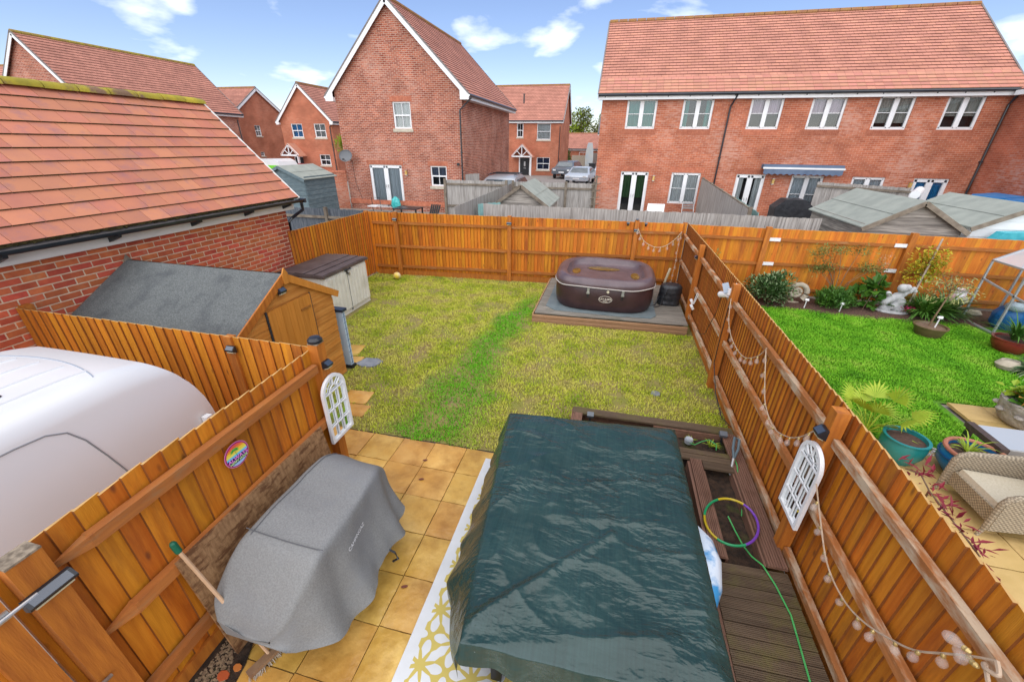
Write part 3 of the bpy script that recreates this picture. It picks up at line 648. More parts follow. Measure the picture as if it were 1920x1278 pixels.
for k in range(7): piece('door_board', DB, dr, (SX1+.005, 3.985+.116*(k+.5), .83), (0,0,0), (.03, .113, 1.60))
b = MB(); b.beam((SX1+.028,4.76,1.45), (SX1+.028,4.56,1.45), .012, .03); b.beam((SX1+.028,4.76,.35), (SX1+.028,4.56,.35), .012, .03); ob('hinge', b, mat('orange hinge', (.4,.17,.04), (.3,.12,.03), 10, .5, metal=.3), dr)
for yy_ in (3.955, 4.79): ob('door_jamb', MB().box(SX1,SX1+.014,yy_,yy_+.025,.05,1.64), M['dark'], shd)
def felt_slope(y0, z0, y1, z1, name):
    d = Vector((0, y1-y0, z1-z0)); n_ = Vector((0,-d.z,d.y)).normalized()
    if n_.z < 0: n_ = -n_
    vs = []; nu, nv = 30, 14
    def fn(u, v):
        p = Vector((SX0-.06+u*(SX1-SX0+.10), y0, z0)) + d*v
        return p + n_*(.018+.004*fbm((u*6, v*4, y0), 3)+(.006 if v > .48 else 0))
    me = grid_mesh(name, fn, nu, nv, M['felt'])
    if y1 < y0: me.flip_normals()
    o = bpy.data.objects.new(name, me); _link(o, shd); o['label'] = 'grey mineral felt roof sheet' if False else ''; del o['label']; return o
felt_slope(SY0-.10, SE-.06, SA, SR, 'roof_felt'); felt_slope(SY1+.10, SE-.06, SA, SR, 'roof_felt')
b = MB(); b.beam((SX0-.06,SY0-.1,SE-.07),(SX0-.06,SA,SR-.01),.03,.05); ob('verge_trim', b, M['grey_rail'], shd)
b = MB(); b.box(SX0-.05,SX1+.03,SY0-.115,SY0-.095,SE-.11,SE-.045); ob('eave_trim', b, M['black'], shd)
b = MB(); b.beam((SX1+.035,SY0-.1,SE-.085),(SX1+.035,SA-.0,SR-.025),.022,.10); ob('barge_board', b, M['fence_p'], shd)
b = MB(); b.beam((SX1+.036,SY1+.1,SE-.085),(SX1+.036,SA+.0,SR-.025),.022,.10); ob('barge_board', b, M['shed_d'], shd)
for x in (SX1+.05, SX0-.06):
    b = MB(); b.poly([(x,SA-.035,SR-.12),(x,SA+.035,SR-.12),(x,SA+.05,SR+.02),(x,SA,SR+.10),(x,SA-.05,SR+.02)], (.018,0,0)); ob('finial', b, M['shed_d'] if x > -5 else M['grey_rail'], shd)

# ------------------------------------------------------------ plastic storage box
box = T('storage_box', 'cream plastic storage box with brown lid against far left fence', 'storage box', (-6.3, 7.8, 0))
M['resin'] = mat('cream resin', (.70,.67,.58), (.63,.60,.51), 3, .55, c3=(.45,.42,.33), s3=2, t3=(.55,.8))
M['lid'] = mat('brown resin lid', (.075,.055,.05), (.11,.085,.08), 4, .5, spec=.5)
X0, X1, Y0, Y1, HB = -6.80, -5.76, 7.02, 8.60, 1.06
b = MB(); b.poly([(X0,Y0,0),(X1,Y0,0),(X1,Y1,0),(X0,Y1,0)], (0,0,HB)); ob('body', b, M['resin'], box)
for side, (a, c) in enumerate(((Y0+.02, (Y0+Y1)/2-.005), ((Y0+Y1)/2+.005, Y1-.02))):
    b = MB(); b.box(X1, X1+.02, a, c, .10, HB-.03); dd_ = ob('door', b, M['resin'], box)
    n_ = 6; st_ = (c-a)/n_
    for k in range(n_):
        r_ = MB(); y = a+(k+.5)*st_; r_.poly([(X1+.02,y-st_*.46,.13),(X1+.02,y+st_*.46,.13),(X1+.045,y+st_*.30,.13),(X1+.045,y-st_*.30,.13)], (0,0,HB-.2)); ob('door_rib', r_, M['resin'], dd_)
for k in range(5):
    b = MB(); z = .15+k*.18; b.box(X0+.05, X1-.06, Y0-.012, Y0, z, z+.165); ob('side_panel', b, M['resin'], box)
def lid(u, v): return None
b = MB(); b.poly([(X0-.06,Y0-.06,HB),(X1+.06,Y0-.06,HB),(X1+.06,Y1+.06,HB),(X0-.06,Y1+.06,HB)], (0,0,.05)); ld = ob('lid', b, M['lid'], box)
for k in range(5):
    w = (X1-X0+.1)/5; x = X0-.05+k*w; b = MB(); b.poly([(x+.012,Y0-.045,HB+.05),(x+w-.012,Y0-.045,HB+.05),(x+w-.012,Y1+.045,HB+.05),(x+.012,Y1+.045,HB+.05)], (0,0,.016+.01*(2-abs(k-2)))); ob('lid_plank', b, M['lid'], ld)
ob('door_gap', MB().box(X1+.004,X1+.030,(Y0+Y1)/2-.006,(Y0+Y1)/2+.006,.06,HB-.02), M['dark'], box)
b = MB(); b.tube([(X1+.03,7.70,HB-.0),(X1+.075,7.72,HB-.02),(X1+.075,7.9,HB-.02),(X1+.03,7.92,HB-.0)], .015, 8); b.box(X1+.02,X1+.06,7.76,7.80,HB-.12,HB-.02); ob('handle', b, M['black'], box)
b = MB(); b.box(X1+.03,X1+.06,7.83,7.88,HB-.16,HB-.10); ob('padlock', b, M['metal'], box)
# slim pale blue upright panel beside the shed
sp = T('folded_panel', 'slim pale blue folded panel with dark cap beside the shed door', 'folded panel', (-4.45, 5.5, 0))
M['paleblue'] = mat('pale blue plastic', (.50,.60,.66), (.42,.52,.60), 4, .5)
P0, P1, hh = Vector((-4.62,5.44,0)), Vector((-4.22,5.44,0)), 1.08
b = MB(); b.box(-4.75,-4.22,5.42,5.50,.06,hh); ob('panel', b, M['paleblue'], sp)
b = MB(); b.box(-4.228,-4.214,5.458,5.463,.08,hh-.03)
for k in range(9): b.box(-4.22,-4.217,5.418,5.502,.1+k*.11,.104+k*.11)
ob('seam', b, mat('blue seam', (.03,.09,.2), None, 5, .5), sp)
b = MB(); b.box(-4.78,-4.19,5.40,5.53,hh,hh+.045); ob('cap', b, mat('navy cap', (.02,.03,.05), (.03,.045,.07), 4, .4), sp)
b = MB(); b.box(-4.76,-4.19,5.40,5.52,0,.06); ob('foot', b, M['black'], sp)
# ------------------------------------------------------------ house kit
class Side:
    """maps wall coordinates (a along, d outwards, z) to the world for one axis-aligned wall"""
    def __init__(s, kind, c): s.k = kind; s.c = c
    def p(s, a, d, z):
        return {'S': (a, s.c-d, z), 'N': (a, s.c+d, z), 'E': (s.c+d, a, z), 'W': (s.c-d, a, z)}[s.k]
    def box(s, mb, a0, a1, d0, d1, z0, z1):
        p, q = s.p(a0, d0, z0), s.p(a1, d1, z1)
        return mb.box(min(p[0],q[0]), max(p[0],q[0]), min(p[1],q[1]), max(p[1],q[1]), z0, z1)
def wall(parent, side, a0, a1, z0, z1, holes, m, gable=None, name='wall', depth=.10):
    """front face with real openings and reveals; gable=(a_apex, z_apex) adds the triangle"""
    b = MB(); A = sorted({a0, a1, *[h[0] for h in holes], *[h[1] for h in holes]}); Zs = sorted({z0, z1, *[h[2] for h in holes], *[h[3] for h in holes]})
    fl = side.k in ('N', 'W')
    def q(*pp): b.add(pp[::-1] if (side.k in ('N','W')) else pp, [(0,1,2,3)])
    for i in range(len(A)-1):
        for j in range(len(Zs)-1):
            ca, cz = (A[i]+A[i+1])/2, (Zs[j]+Zs[j+1])/2
            if any(h[0] < ca < h[1] and h[2] < cz < h[3] for h in holes): continue
            q(side.p(A[i],0,Zs[j]), side.p(A[i+1],0,Zs[j]), side.p(A[i+1],0,Zs[j+1]), side.p(A[i],0,Zs[j+1]))
    for h in holes:
        x0, x1, y0, y1 = h[:4]; D = -depth
        q(side.p(x0,0,y0), side.p(x0,D,y0), side.p(x0,D,y1), side.p(x0,0,y1)); q(side.p(x1,D,y0), side.p(x1,0,y0), side.p(x1,0,y1), side.p(x1,D,y1))
        q(side.p(x0,0,y1), side.p(x0,D,y1), side.p(x1,D,y1), side.p(x1,0,y1)); q(side.p(x0,D,y0), side.p(x0,0,y0), side.p(x1,0,y0), side.p(x1,D,y0))
    if gable: b.add([side.p(a0,0,z1), side.p(a1,0,z1), side.p(gable[0],0,gable[1])], [(0,1,2)])
    return ob(name, b, m, parent)
CURT = {k: mat('curtain '+k, c, tuple(x*.75 for x in c), 2, .9, .3, 8, (8,8,.3)) for k, c in dict(white=(.62,.62,.6), teal=(.02,.24,.21), pink=(.50,.36,.43), grey=(.32,.32,.31), blue=(.03,.22,.45), blind=(.36,.35,.31), darkblue=(.02,.05,.12), green=(.03,.10,.03), net=(.5,.53,.55)).items()}
def window(parent, side, a0, a1, z0, z1, style='casement', curtain=None, half=None, sill=None, name='window', dep=.06, open_frac=1.0):
    b = MB(); f = .055; D0, D1 = -dep-.05, -dep+.015
    side.box(b, a0, a0+f, D0, D1, z0, z1); side.box(b, a1-f, a1, D0, D1, z0, z1); side.box(b, a0+f, a1-f, D0, D1, z1-f, z1); side.box(b, a0+f, a1-f, D0, D1, z0, z0+f*1.2)
    panes = []; mid = (a0+a1)/2; zm = (z0+z1)/2
    if style == 'casement':
        side.box(b, mid-.05, mid+.05, D0, D1+.01, z0+f, z1-f)
        for (p, q_) in ((a0+f, mid-.05), (mid+.05, a1-f)):
            side.box(b, p, p+.035, D0, D1+.012, z0+f, z1-f); side.box(b, q_-.035, q_, D0, D1+.012, z0+f, z1-f); side.box(b, p, q_, D0, D1+.012, z1-f-.04, z1-f); side.box(b, p, q_, D0, D1+.012, z0+f, z0+f+.04)
            side.box(b, p, q_, D0+.02, D1-.004, zm-.011, zm+.011)
            panes += [(p+.03, q_-.03, z0+f+.03, zm-.01), (p+.03, q_-.03, zm+.01, z1-f-.03)]
    elif style == 'sash':
        side.box(b, a0+f, a1-f, D0, D1+.012, zm-.03, zm+.03); side.box(b, mid-.012, mid+.012, D0+.02, D1-.003, z0+f, z1-f)
        side.box(b, a0+f, a0+f+.03, D0, D1+.01, z0+f, zm); side.box(b, a1-f-.03, a1-f, D0, D1+.01, z0+f, zm)
        for (p, q_) in ((a0+f, mid), (mid, a1-f)): panes += [(p, q_, z0+f, zm-.02), (p, q_, zm+.02, z1-f)]
    elif style == 'french':
        side.box(b, mid-.03, mid+.03, D0, D1+.012, z0, z1-f)
        for (p, q_) in ((a0+f, mid-.03), (mid+.03, a1-f)):
            side.box(b, p, p+.085, D0, D1+.014, z0+f, z1-f); side.box(b, q_-.085, q_, D0, D1+.014, z0+f, z1-f); side.box(b, p, q_, D0, D1+.014, z1-f-.09, z1-f); side.box(b, p, q_, D0, D1+.014, z0+f, z0+f+.16)
            panes.append((p+.08, q_-.08, z0+f+.15, z1-f-.08))
    elif style == 'plain':
        panes.append((a0+f, a1-f, z0+f, z1-f)); side.box(b, a0+f, a1-f, D0, D1+.01, zm-.02, zm+.02)
    w = ob(name, b, M['white'], parent)
    for (p, q_, r_, t_) in panes:
        pb = MB(); qd = [side.p(p, -dep-.03, r_), side.p(q_, -dep-.03, r_), side.p(q_, -dep-.03, t_), side.p(p, -dep-.03, t_)]; pb.quad(*(qd if side.k in ('S','E') else qd[::-1])); ob('pane', pb, M['glass'], w)
    if style == 'french':
        hb_ = MB()
        for s_ in (-.055, .055): hb_.add([], []); side.box(hb_, mid+s_-.01, mid+s_+.01, D1, D1+.05, z0+1.0, z0+1.14)
        ob('door_handle', hb_, M['metal'], w)
    # shallow room behind the glass
    rb = MB(); c = [side.p(a0,-.5,z0), side.p(a1,-.5,z0), side.p(a1,-.5,z1), side.p(a0,-.5,z1)]; fr_ = [side.p(a0,-.11,z0), side.p(a1,-.11,z0), side.p(a1,-.11,z1), side.p(a0,-.11,z1)]
    rb.add(c+fr_, [(0,1,2,3),(0,4,5,1),(1,5,6,2),(2,6,7,3),(3,7,4,0)]); ob('room', rb, M['dark'], w)
    if curtain:
        spans = [(a0+.03, a1-.03)] if half is None else ([(a0+.03, zi(a0,a1,half)), (zi(a0,a1,1-half), a1-.03)] if half > 0 else [(a0+.03, zi(a0,a1,-half))])
        zb = zi(z1, z0, open_frac)
        cb_ = MB()
        for (p, q_) in spans:
            n = max(6, int((q_-p)/.03)); vs = []
            for k in range(n+1):
                a = zi(p, q_, k/n); d = -.17+.022*math.sin(k*1.9)+.01*math.sin(k*.7)
                vs += [side.p(a, d, zb), side.p(a, d, z1-.02)]
            cb_.add(vs, [(2*k, 2*k+2, 2*k+3, 2*k+1) for k in range(n)])
        ob('curtain', cb_, CURT[curtain], w)
    if sill:
        sb = MB(); side.box(sb, a0-.06, a1+.06, -.05, .05, z0-sill, z0-.004); ob('sill', sb, M['cream'], w)
    return w
def soldier(parent, side, a0, a1, z0, h=.215):
    SO = bpy.data.meshes.get('soldier_brick') or unit_box(M['soldier'], 'soldier_brick')
    b = MB(); a = a0-.1
    while a < a1+.06: side.box(b, a, a+.064, -.02, .006, z0, z0+h); a += .075
    return ob('lintel', b, M['soldier'], parent)
def courses(parent, e0, e1, up_, rows_, m, tilew=.3, lift=.018, name='roof_slope', parts=0, part_mat=None):
    """stepped tile courses from eave edge e0->e1 up by vector up_; the lowest `parts` tiles are separate pieces"""
    e0, e1, up_ = Vector(e0), Vector(e1), Vector(up_); al = (e1-e0); L = al.length; al.normalize(); un = up_.normalized(); nor = al.cross(un).normalized()
    if nor.z < 0: nor = -nor
    st_ = up_.length/rows_; b = MB(); uvs = []; holder = None; done = 0
    for r_ in range(rows_):
        o0 = e0+un*(st_*r_); o1 = o0+un*(st_*1.04)
        n = int(math.ceil(L/tilew))
        as_part = parts and done + n <= parts
        if as_part:
            done += n
        vs = [o0+nor*lift*1.6, o0+al*L+nor*lift*1.6, o1+al*L+nor*lift*.5, o1+nor*lift*.5, o0-nor*.01, o0+al*L-nor*.01]
        if as_part: vs = [v-nor*lift*1.2 for v in vs]
        b.add(vs, [(0,1,2,3),(4,5,1,0)])
        h = (r_ % 2)*.5
        uvs += [(h, r_+.05), (L/tilew+h, r_+.05), (L/tilew+h, r_+.95), (h, r_+.95)]*2
    me = b.mesh(name, m)
    # orient upwards
    if me.polygons[0].normal.dot(nor) < 0: me.flip_normals(); uvs = [u for k in range(0, len(uvs), 4) for u in (uvs[k:k+4][0], uvs[k:k+4][3], uvs[k:k+4][2], uvs[k:k+4][1])] if True else uvs
    uvl = me.uv_layers.new(name='UVMap')
    vi = {}
    for p in me.polygons:
        r_ = p.index//2
        for li in p.loop_indices:
            co = me.vertices[me.loops[li].vertex_index].co
            u = (co-e0).dot(al)/tilew + (r_ % 2)*.5
            v = (co-e0).dot(un)/st_
            uvl.data[li].uv = (u, min(max(v, r_+.03), r_+.97))
    o = bpy.data.objects.new(name, me); _link(o, parent); WM[o.name] = Vector((0,0,0))
    if parts:
        tb = MB(); tb.poly([(-.5,-.5,0),(.5,-.5,0),(.5,.5,-.01),(-.5,.5,-.01)], (0,0,.034)); tb.poly([(-.5,-.51,.004),(.5,-.51,.004),(.5,-.40,.036),(-.5,-.40,.036)], (0,0,.0015)); TB = tb.mesh('roof_tile', part_mat); TB.materials.append(M['moss_and_shade'])
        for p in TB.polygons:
            if p.normal.y < -.9 or p.index >= 6: p.material_index = 1  # front face and lip strip carry painted course shadow with the moss
        Mx = Matrix((al, un, al.cross(un))).transposed().to_4x4()
        if al.cross(un).z < 0: Mx = Matrix((-al, un, (-al).cross(un))).transposed().to_4x4()
        cnt = 0
        for r_ in range(rows_):
            n = int(math.ceil(L/tilew))
            if cnt + n > parts: break
            cnt += n; tw_ = L/n; c0 = e0+un*(st_*(r_+.5))+nor*(lift*.55)
            for k in range(n):
                q = piece('roof_tile', TB, o, c0+al*(tw_*(k+.5)))
                q.rotation_euler = (Mx @ Matrix.Rotation(-.03, 4, 'X')).to_euler(); q.scale = (tw_-.006, st_*1.06, 1)
    return o
def ridge_line(parent, a, b_, m=None, r_=.11):
    a, b_ = Vector(a), Vector(b_); L = (b_-a).length; n = max(2, round(L/.45)); d = (b_-a)/n; mb = MB()
    for k in range(n): mb.tube([a+d*(k+.02), a+d*(k+.97)], [r_, r_*1.02], 8)
    return ob('ridge_tiles', mb, m or M['ridge_far'], parent)
def gable_house(name, label, x0, x1, y0, y1, zb, ze, zr, axis, m_wall, m_roof, holes=None, oh=.28, rows_=24, tile=.3, barge='white', parts=None, part_mat=None, cat='house', ridge_m=None, gut=True):
    """axis: direction of the ridge ('x' or 'y'). holes: dict side->list"""
    h = T(name, label, cat, ((x0+x1)/2, (y0+y1)/2, zb)); holes = holes or {}
    S, E, N_, Wd = Side('S', y0), Side('E', x1), Side('N', y1), Side('W', x0)
    xm, ym = (x0+x1)/2, (y0+y1)/2
    span = (x1-x0) if axis == 'y' else (y1-y0)
    slope = (zr-ze)/(span/2+oh)
    zw = ze+slope*oh*.55           # wall head under the roof slab
    gz_ = zr-.10
    g1 = (xm, gz_) if axis == 'y' else None; g2 = (ym, gz_) if axis == 'x' else None
    def gable_wall(sd_, a0, a1, hl, g): return wall(h, sd_, a0, a1, zb-.6, zw if not g else zw, hl, m_wall, (g[0], g[1]) if g else None)
    gable_wall(S, x0, x1, holes.get('S', []), g1); gable_wall(N_, x0, x1, holes.get('N', []), g1)
    gable_wall(E, y0, y1, holes.get('E', []), g2); gable_wall(Wd, y0, y1, holes.get('W', []), g2)
    ov = .18
    parts = parts or {}
    if axis == 'y':
        ya, yb = y0-ov, y1+ov
        courses(h, (x1+oh, ya, ze), (x1+oh, yb, ze), (xm-x1-oh, 0, zr-ze), rows_, m_roof, tile, parts=parts.get('E', 0), part_mat=part_mat); courses(h, (x0-oh, ya, ze), (x0-oh, yb, ze), (xm-x0+oh, 0, zr-ze), rows_, m_roof, tile)
        ridge_line(h, (xm, ya, zr+.0), (xm, yb, zr+.0), ridge_m)
        for yy in (ya, yb):
            for (xe) in (x0-oh, x1+oh):
                sgn = 1 if xe > xm else -1
                b = MB(); b.beam((xe, yy-.012, ze-.13), (xm, yy-.012, zr-.12), .03, .20); ob('barge_board', b, M['white'], h)
                b = MB(); b.beam((xe+sgn*.02, yy-.01, ze-.0), (xm, yy-.01, zr+.02), .06, .06); ob('verge', b, M['lead'], h)
                b = MB(); b.poly([(xe, yy-.02, ze-.22),(xe-sgn*(oh+.02), yy-.02, ze-.22),(xe-sgn*(oh+.02), yy-.02, ze+slope*(oh)-.2),(xe, yy-.02, ze-.05)], (0,.02,0)); ob('barge_foot', b, M['white'], h)
        for (xw, sgn) in ((x1, 1), (x0, -1)):
            b = MB(); xx = sorted((xw+sgn*.0, xw+sgn*(oh-.05))); b.box(xx[0], xx[1], ya+.02, yb-.02, ze-.21, ze-.05); ob('fascia_board', b, M['white'], h)
            if gut:
                b = MB(); b.tube([(xw+sgn*(oh+.02), ya, ze-.035), (xw+sgn*(oh+.02), yb, ze-.035)], .058, 8); ob('gutter', b, M['gutter'], h)
    else:
        xa, xb = x0-ov, x1+ov
        courses(h, (xa, y0-oh, ze), (xb, y0-oh, ze), (0, ym-y0+oh, zr-ze), rows_, m_roof, tile, parts=parts.get('S', 0), part_mat=part_mat); courses(h, (xa, y1+oh, ze), (xb, y1+oh, ze), (0, ym-y1-oh, zr-ze), rows_, m_roof, tile)
        ridge_line(h, (xa, ym, zr), (xb, ym, zr), ridge_m)
        for xx in (xa, xb):
            for ye in (y0-oh, y1+oh):
                sgn = 1 if ye > ym else -1; ox = .012 if xx > xm else -.012
                b = MB(); b.beam((xx+ox, ye, ze-.13), (xx+ox, ym, zr-.12), .03, .20); ob('barge_board', b, M['white'], h)
                b = MB(); b.beam((xx+ox, ye+sgn*.02, ze), (xx+ox, ym, zr+.02), .06, .06); ob('verge', b, M['lead'], h)
        for (yw, sgn) in ((y0, -1), (y1, 1)):
            b = MB(); yy = sorted((yw, yw+sgn*(oh-.05))); b.box(xa+.02, xb-.02, yy[0], yy[1], ze-.22, ze-.05); ob('fascia_board', b, M['white'], h)
            if gut:
                b = MB(); b.tube([(xa, yw+sgn*(oh+.02), ze-.035), (xb, yw+sgn*(oh+.02), ze-.035)], .058, 8); g_ = ob('gutter', b, M['gutter'], h)
                if sgn < 0:
                    n = int((xb-xa)/.85); 
                    for k in range(n):
                        b = MB(); x = xa+.3+k*(xb-xa-.4)/max(1, n-1); b.box(x-.02, x+.02, y0-oh+.04, y0-oh+.1, ze-.13, ze-.05); ob('gutter_bracket', b, M['gutter'], g_)
    return h, S, E, N_, Wd
def porch(parent, side, a0, a1, zb, zt, zap, out=.75, m=None):
    am = (a0+a1)/2
    b = MB(); 
    for (p, q_) in (((a0-.08, zt), (am, zap)), ((a1+.08, zt), (am, zap))): b.beam(side.p(p[0], out, p[1]), side.p(q_[0], out, q_[1]), .05, .13)
    side.box(b, a0-.1, a1+.1, out-.03, out+.03, zt-.07, zt+.05)
    side.box(b, am-.035, am+.035, out-.02, out+.02, zt, zap-.1)
    for s_ in (-1, 1): b.beam(side.p(am, out, zt+.02), side.p(am+s_*(a1-a0)*.27, out, zt+(zap-zt)*.48), .04, .06)
    side.box(b, a1-.06, a1+.04, out-.07, out+.03, zb, zt); 
    pf = ob('porch_frame', b, M['white'], parent)
    for s_, e in ((-1, a0), (1, a1)):
        b = MB(); p = [side.p(e+s_*.16, out+.06, zt-.06), side.p(am, out+.06, zap+.08), side.p(am, 0, zap+.08), side.p(e+s_*.16, 0, zt-.06)]
        b.add(p+[(q[0], q[1], q[2]-.05) for q in p], [(0,1,2,3),(4,7,6,5),(0,4,5,1),(1,5,6,2),(2,6,7,3),(3,7,4,0)]); ob('porch_roof', b, m or M['tile_t'], parent)
    return pf
def pipe(parent, side, a, z0, z1, d=.07, swan=None):
    b = MB(); pts = [side.p(a, d, z0), side.p(a, d, z1)]
    if swan: pts += [side.p(a+swan[0], swan[1], swan[2])]
    b.tube(pts, .036, 8)
    for z in (z0+.9, z0+2.8): side.box(b, a-.05, a+.05, .0, d+.04, z-.02, z+.02)
    return ob('downpipe', b, M['gutter'], parent)
def wall_lamp(parent, side, a, z):
    b = MB(); side.box(b, a-.045, a+.045, .0, .03, z-.16, z+.10); side.box(b, a-.05, a+.05, .03, .15, z+.09, z+.11); side.box(b, a-.05, a+.05, .03, .15, z-.13, z-.11); o = ob('wall_lamp', b, M['metal'], parent)
    b = MB(); side.box(b, a-.042, a+.042, .035, .14, z-.11, z+.09); ob('lamp_glass', b, mat('amber lamp glass', (.62,.42,.13), (.5,.3,.08), 5, .3), o)

# ------------------------------------------------------------ terrace on the right
TY = 21.5
up_w = [(.20,1.50,'teal',None,1),(2.58,3.84,'teal',.22,1),(5.30,6.56,'pink',None,.52),(7.60,8.86,'pink',None,.52),(9.98,11.22,'blind',None,.8),(12.28,13.50,'blind',None,.6)]
lo_d = [(.28,1.56,.36),(5.40,6.60,.36),(12.26,13.50,.36)]; lo_w = [(2.60,3.88,1.13,'white'),(7.66,8.92,.95,'net'),(10.00,11.22,1.13,'net')]
hS = [(a,c,4.30,5.50) for a,c,*_ in up_w]+[(a,c,z,2.50) for a,c,z in lo_d]+[(a,c,z,2.50) for a,c,z,_ in lo_w]
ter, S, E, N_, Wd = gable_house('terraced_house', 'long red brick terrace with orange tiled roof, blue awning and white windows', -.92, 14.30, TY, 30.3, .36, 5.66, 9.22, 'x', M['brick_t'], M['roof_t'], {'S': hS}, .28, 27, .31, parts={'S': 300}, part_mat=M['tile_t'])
for a, c, cu, hf, of in up_w: window(ter, S, a, c, 4.30, 5.50, 'casement', cu, hf, None, open_frac=of); soldier(ter, S, a, c, 4.07, .225)
for i, (a, c, z) in enumerate(lo_d): window(ter, S, a, c, z, 2.50, 'french', ['green','white','blue'][i], [.0,.3,None][i] or None, None, 'french_door', open_frac=[.55,1,.75][i]); soldier(ter, S, a, c, 2.505)
for a, c, z, cu in lo_w: window(ter, S, a, c, z, 2.50, 'casement', cu, None, None); soldier(ter, S, a, c, 2.505)
pipe(ter, S, 4.50, .36, 5.15, .07, (.15, .30, 5.6)); pipe(ter, S, 14.22, .36, 5.15, .07, (.05, .3, 5.6))
for a in (1.80, 6.92, 12.15): wall_lamp(ter, S, a, 2.25)
aw = T('awning', 'blue grey folded awning with scalloped edge on the terrace wall', 'awning', (7.85, 21.3, 2.75))
M['awn'] = mat('slate blue canvas', (.10,.14,.21), (.13,.175,.25), 3, .8)
b = MB(); b.box(6.32,9.42,21.15,21.49,2.78,2.94); ob('canopy', b, M['awn'], aw)
b = MB(); b.box(6.30,9.45,21.10,21.16,2.76,2.83); ob('front_bar', b, M['white'], aw)
b = MB(); n = 60; vs = []
for k in range(n+1):
    x = zi(6.34, 9.40, k/n); vs += [(x, 21.11, 2.765), (x, 21.105+.006*math.sin(k), 2.55+.025*math.cos(k/n*2*math.pi*13))]
b.add(vs, [(2*k, 2*k+1, 2*k+3, 2*k+2) for k in range(n)]); ob('valance', b, M['awn'], aw)
# projecting wing at the right edge
wg = T('brick_wing', 'red brick side wall at the right edge past the drainpipe', 'house', (17, 17, .3))
wall(wg, Side('W', 14.312), 11.0, 22.5, -.2, 5.5, [], M['brick_w']); wall(wg, Side('S', 11.0), 14.312, 22, -.2, 5.5, [], M['brick_w'])
b = MB(); b.box(14.02,14.30,10.8,21.1,5.42,5.58); ob('fascia_board', b, M['white'], wg)
courses(wg, (14.14, 10.8, 5.6), (14.14, 22, 5.6), (5.0, 0, 3.6), 24, M['roof_t'], .31)

# ------------------------------------------------------------ middle house with gable
CY = 20.0; cz = .45
x0, x1 = -13.62, -7.13
hS = [(-10.62,-9.70,4.24,5.36),(-12.28,-10.47,.55,2.62),(-8.92,-8.06,1.70,2.62)]
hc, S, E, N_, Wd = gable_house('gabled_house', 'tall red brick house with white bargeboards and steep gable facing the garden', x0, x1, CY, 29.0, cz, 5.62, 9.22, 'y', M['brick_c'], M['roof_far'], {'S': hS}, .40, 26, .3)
window(hc, S, -10.62, -9.70, 4.24, 5.36, 'sash', 'white', None, .14, open_frac=1); soldier(hc, S, -10.62, -9.70, 5.365)
window(hc, S, -12.28, -10.47, .55, 2.62, 'french', 'net', None, None, 'french_door'); soldier(hc, S, -12.28, -10.47, 2.625)
window(hc, S, -8.92, -8.06, 1.70, 2.62, 'sash', 'darkblue', None, .14, open_frac=.5); soldier(hc, S, -8.92, -8.06, 2.625)
pipe(hc, S, -7.22, cz, 5.0, .07, (.55, -.05, 5.5)); wall_lamp(hc, S, -10.2, 2.3)
b = MB(); b.tube([(-7.40,19.93,2.72),(-7.40,19.86,2.72)], .07, 10); ob('flue', b, M['black'], hc)
b = MB(); b.box(x0-.01,x1+.01,CY-.03,CY-.002,.7,.92); ob('plinth_course', b, M['soldier'], hc)
sdh = T('satellite_dish', 'grey satellite dish on the corner of the tall gabled house', 'satellite dish', (-13.25, 19.7, 2.95))
Md = Matrix.Rotation(R(62), 3, 'X') @ Matrix.Rotation(R(10), 3, 'Y')
b = MB(); b.lathe([(.001,.0),(.12,.012),(.24,.045),(.33,.09),(.335,.10)], (-13.25,19.62,2.98), 24, 1, .92, False, Md); ob('dish', b, mat('grey dish', (.13,.135,.14), None, 4, .6), sdh, True)
b = MB(); b.tube([(-13.25,19.65,2.93),(-13.2,19.97,2.78),(-13.2,20,2.78)], .018, 6); b.tube([(-13.25,19.6,2.75),(-13.2,19.28,2.86)], .012, 6); b.obox((-13.2,19.26,2.87), (.06,.1,.06)); ob('arm', b, M['black'], sdh)
b = MB(); b.tube([(-13.2,19.97,2.75),(-13.15,19.98,1.7),(-12.9,19.98,.9),(-12.6,19.97,.62)], .008, 5); ob('cable', b, M['black'], sdh)

# ------------------------------------------------------------ houses farther back
ez_ = .62; EY = 32.0
def sc(v): return v*EY/40
hE = [(-26.3,-25.25,3.93,4.93),(-24.15,-23.1,3.93,4.93),(-24.12,-23.12,1.87,2.68)]
he, S, E, N_, Wd = gable_house('gabled_house', 'small red brick gabled house with white porch beyond the grey shed', -27.25, -22.5, EY, 42, ez_, 5.08, 7.72, 'y', M['brick_f'], M['roof_far'], {'S': hE}, .25, 20, .3)
window(he, S, *hE[0], 'sash', 'blue', None, .12); window(he, S, *hE[1], 'sash', 'grey', None, .12); window(he, S, *hE[2], 'sash', None, None, .12)
pipe(he, S, -22.65, ez_, 4.7, .07, (.3, .0, 5.0)); porch(he, S, -27.0, -25.5, ez_, 2.62, 3.42, .9)
b = MB(); S.box(b, -26.55,-25.75,-.02,.03,ez_,2.55); d_ = ob('front_door', b, M['white'], he)
for a in (-26.48, -26.02): b = MB(); S.box(b, a, a+.3, .03, .036, ez_+.3, 2.45); ob('pane', b, M['dark'], d_)
hD = [(35.35,36.05,4.05,4.95),(35.35,35.85,2.35,2.7)]
hd_, S, E, N_, Wd = gable_house('gabled_house', 'plain brick house with white gable verges left of the porched house', -43, -33, 33.7, 39.0, .65, 6.1, 8.0, 'x', M['brick_f'], M['roof_far'], {'E': hD}, .2, 16, .3)
window(hd_, E, *hD[0], 'sash', 'white', None, .1); window(hd_, E, *hD[1], 'plain', None, None, .1)
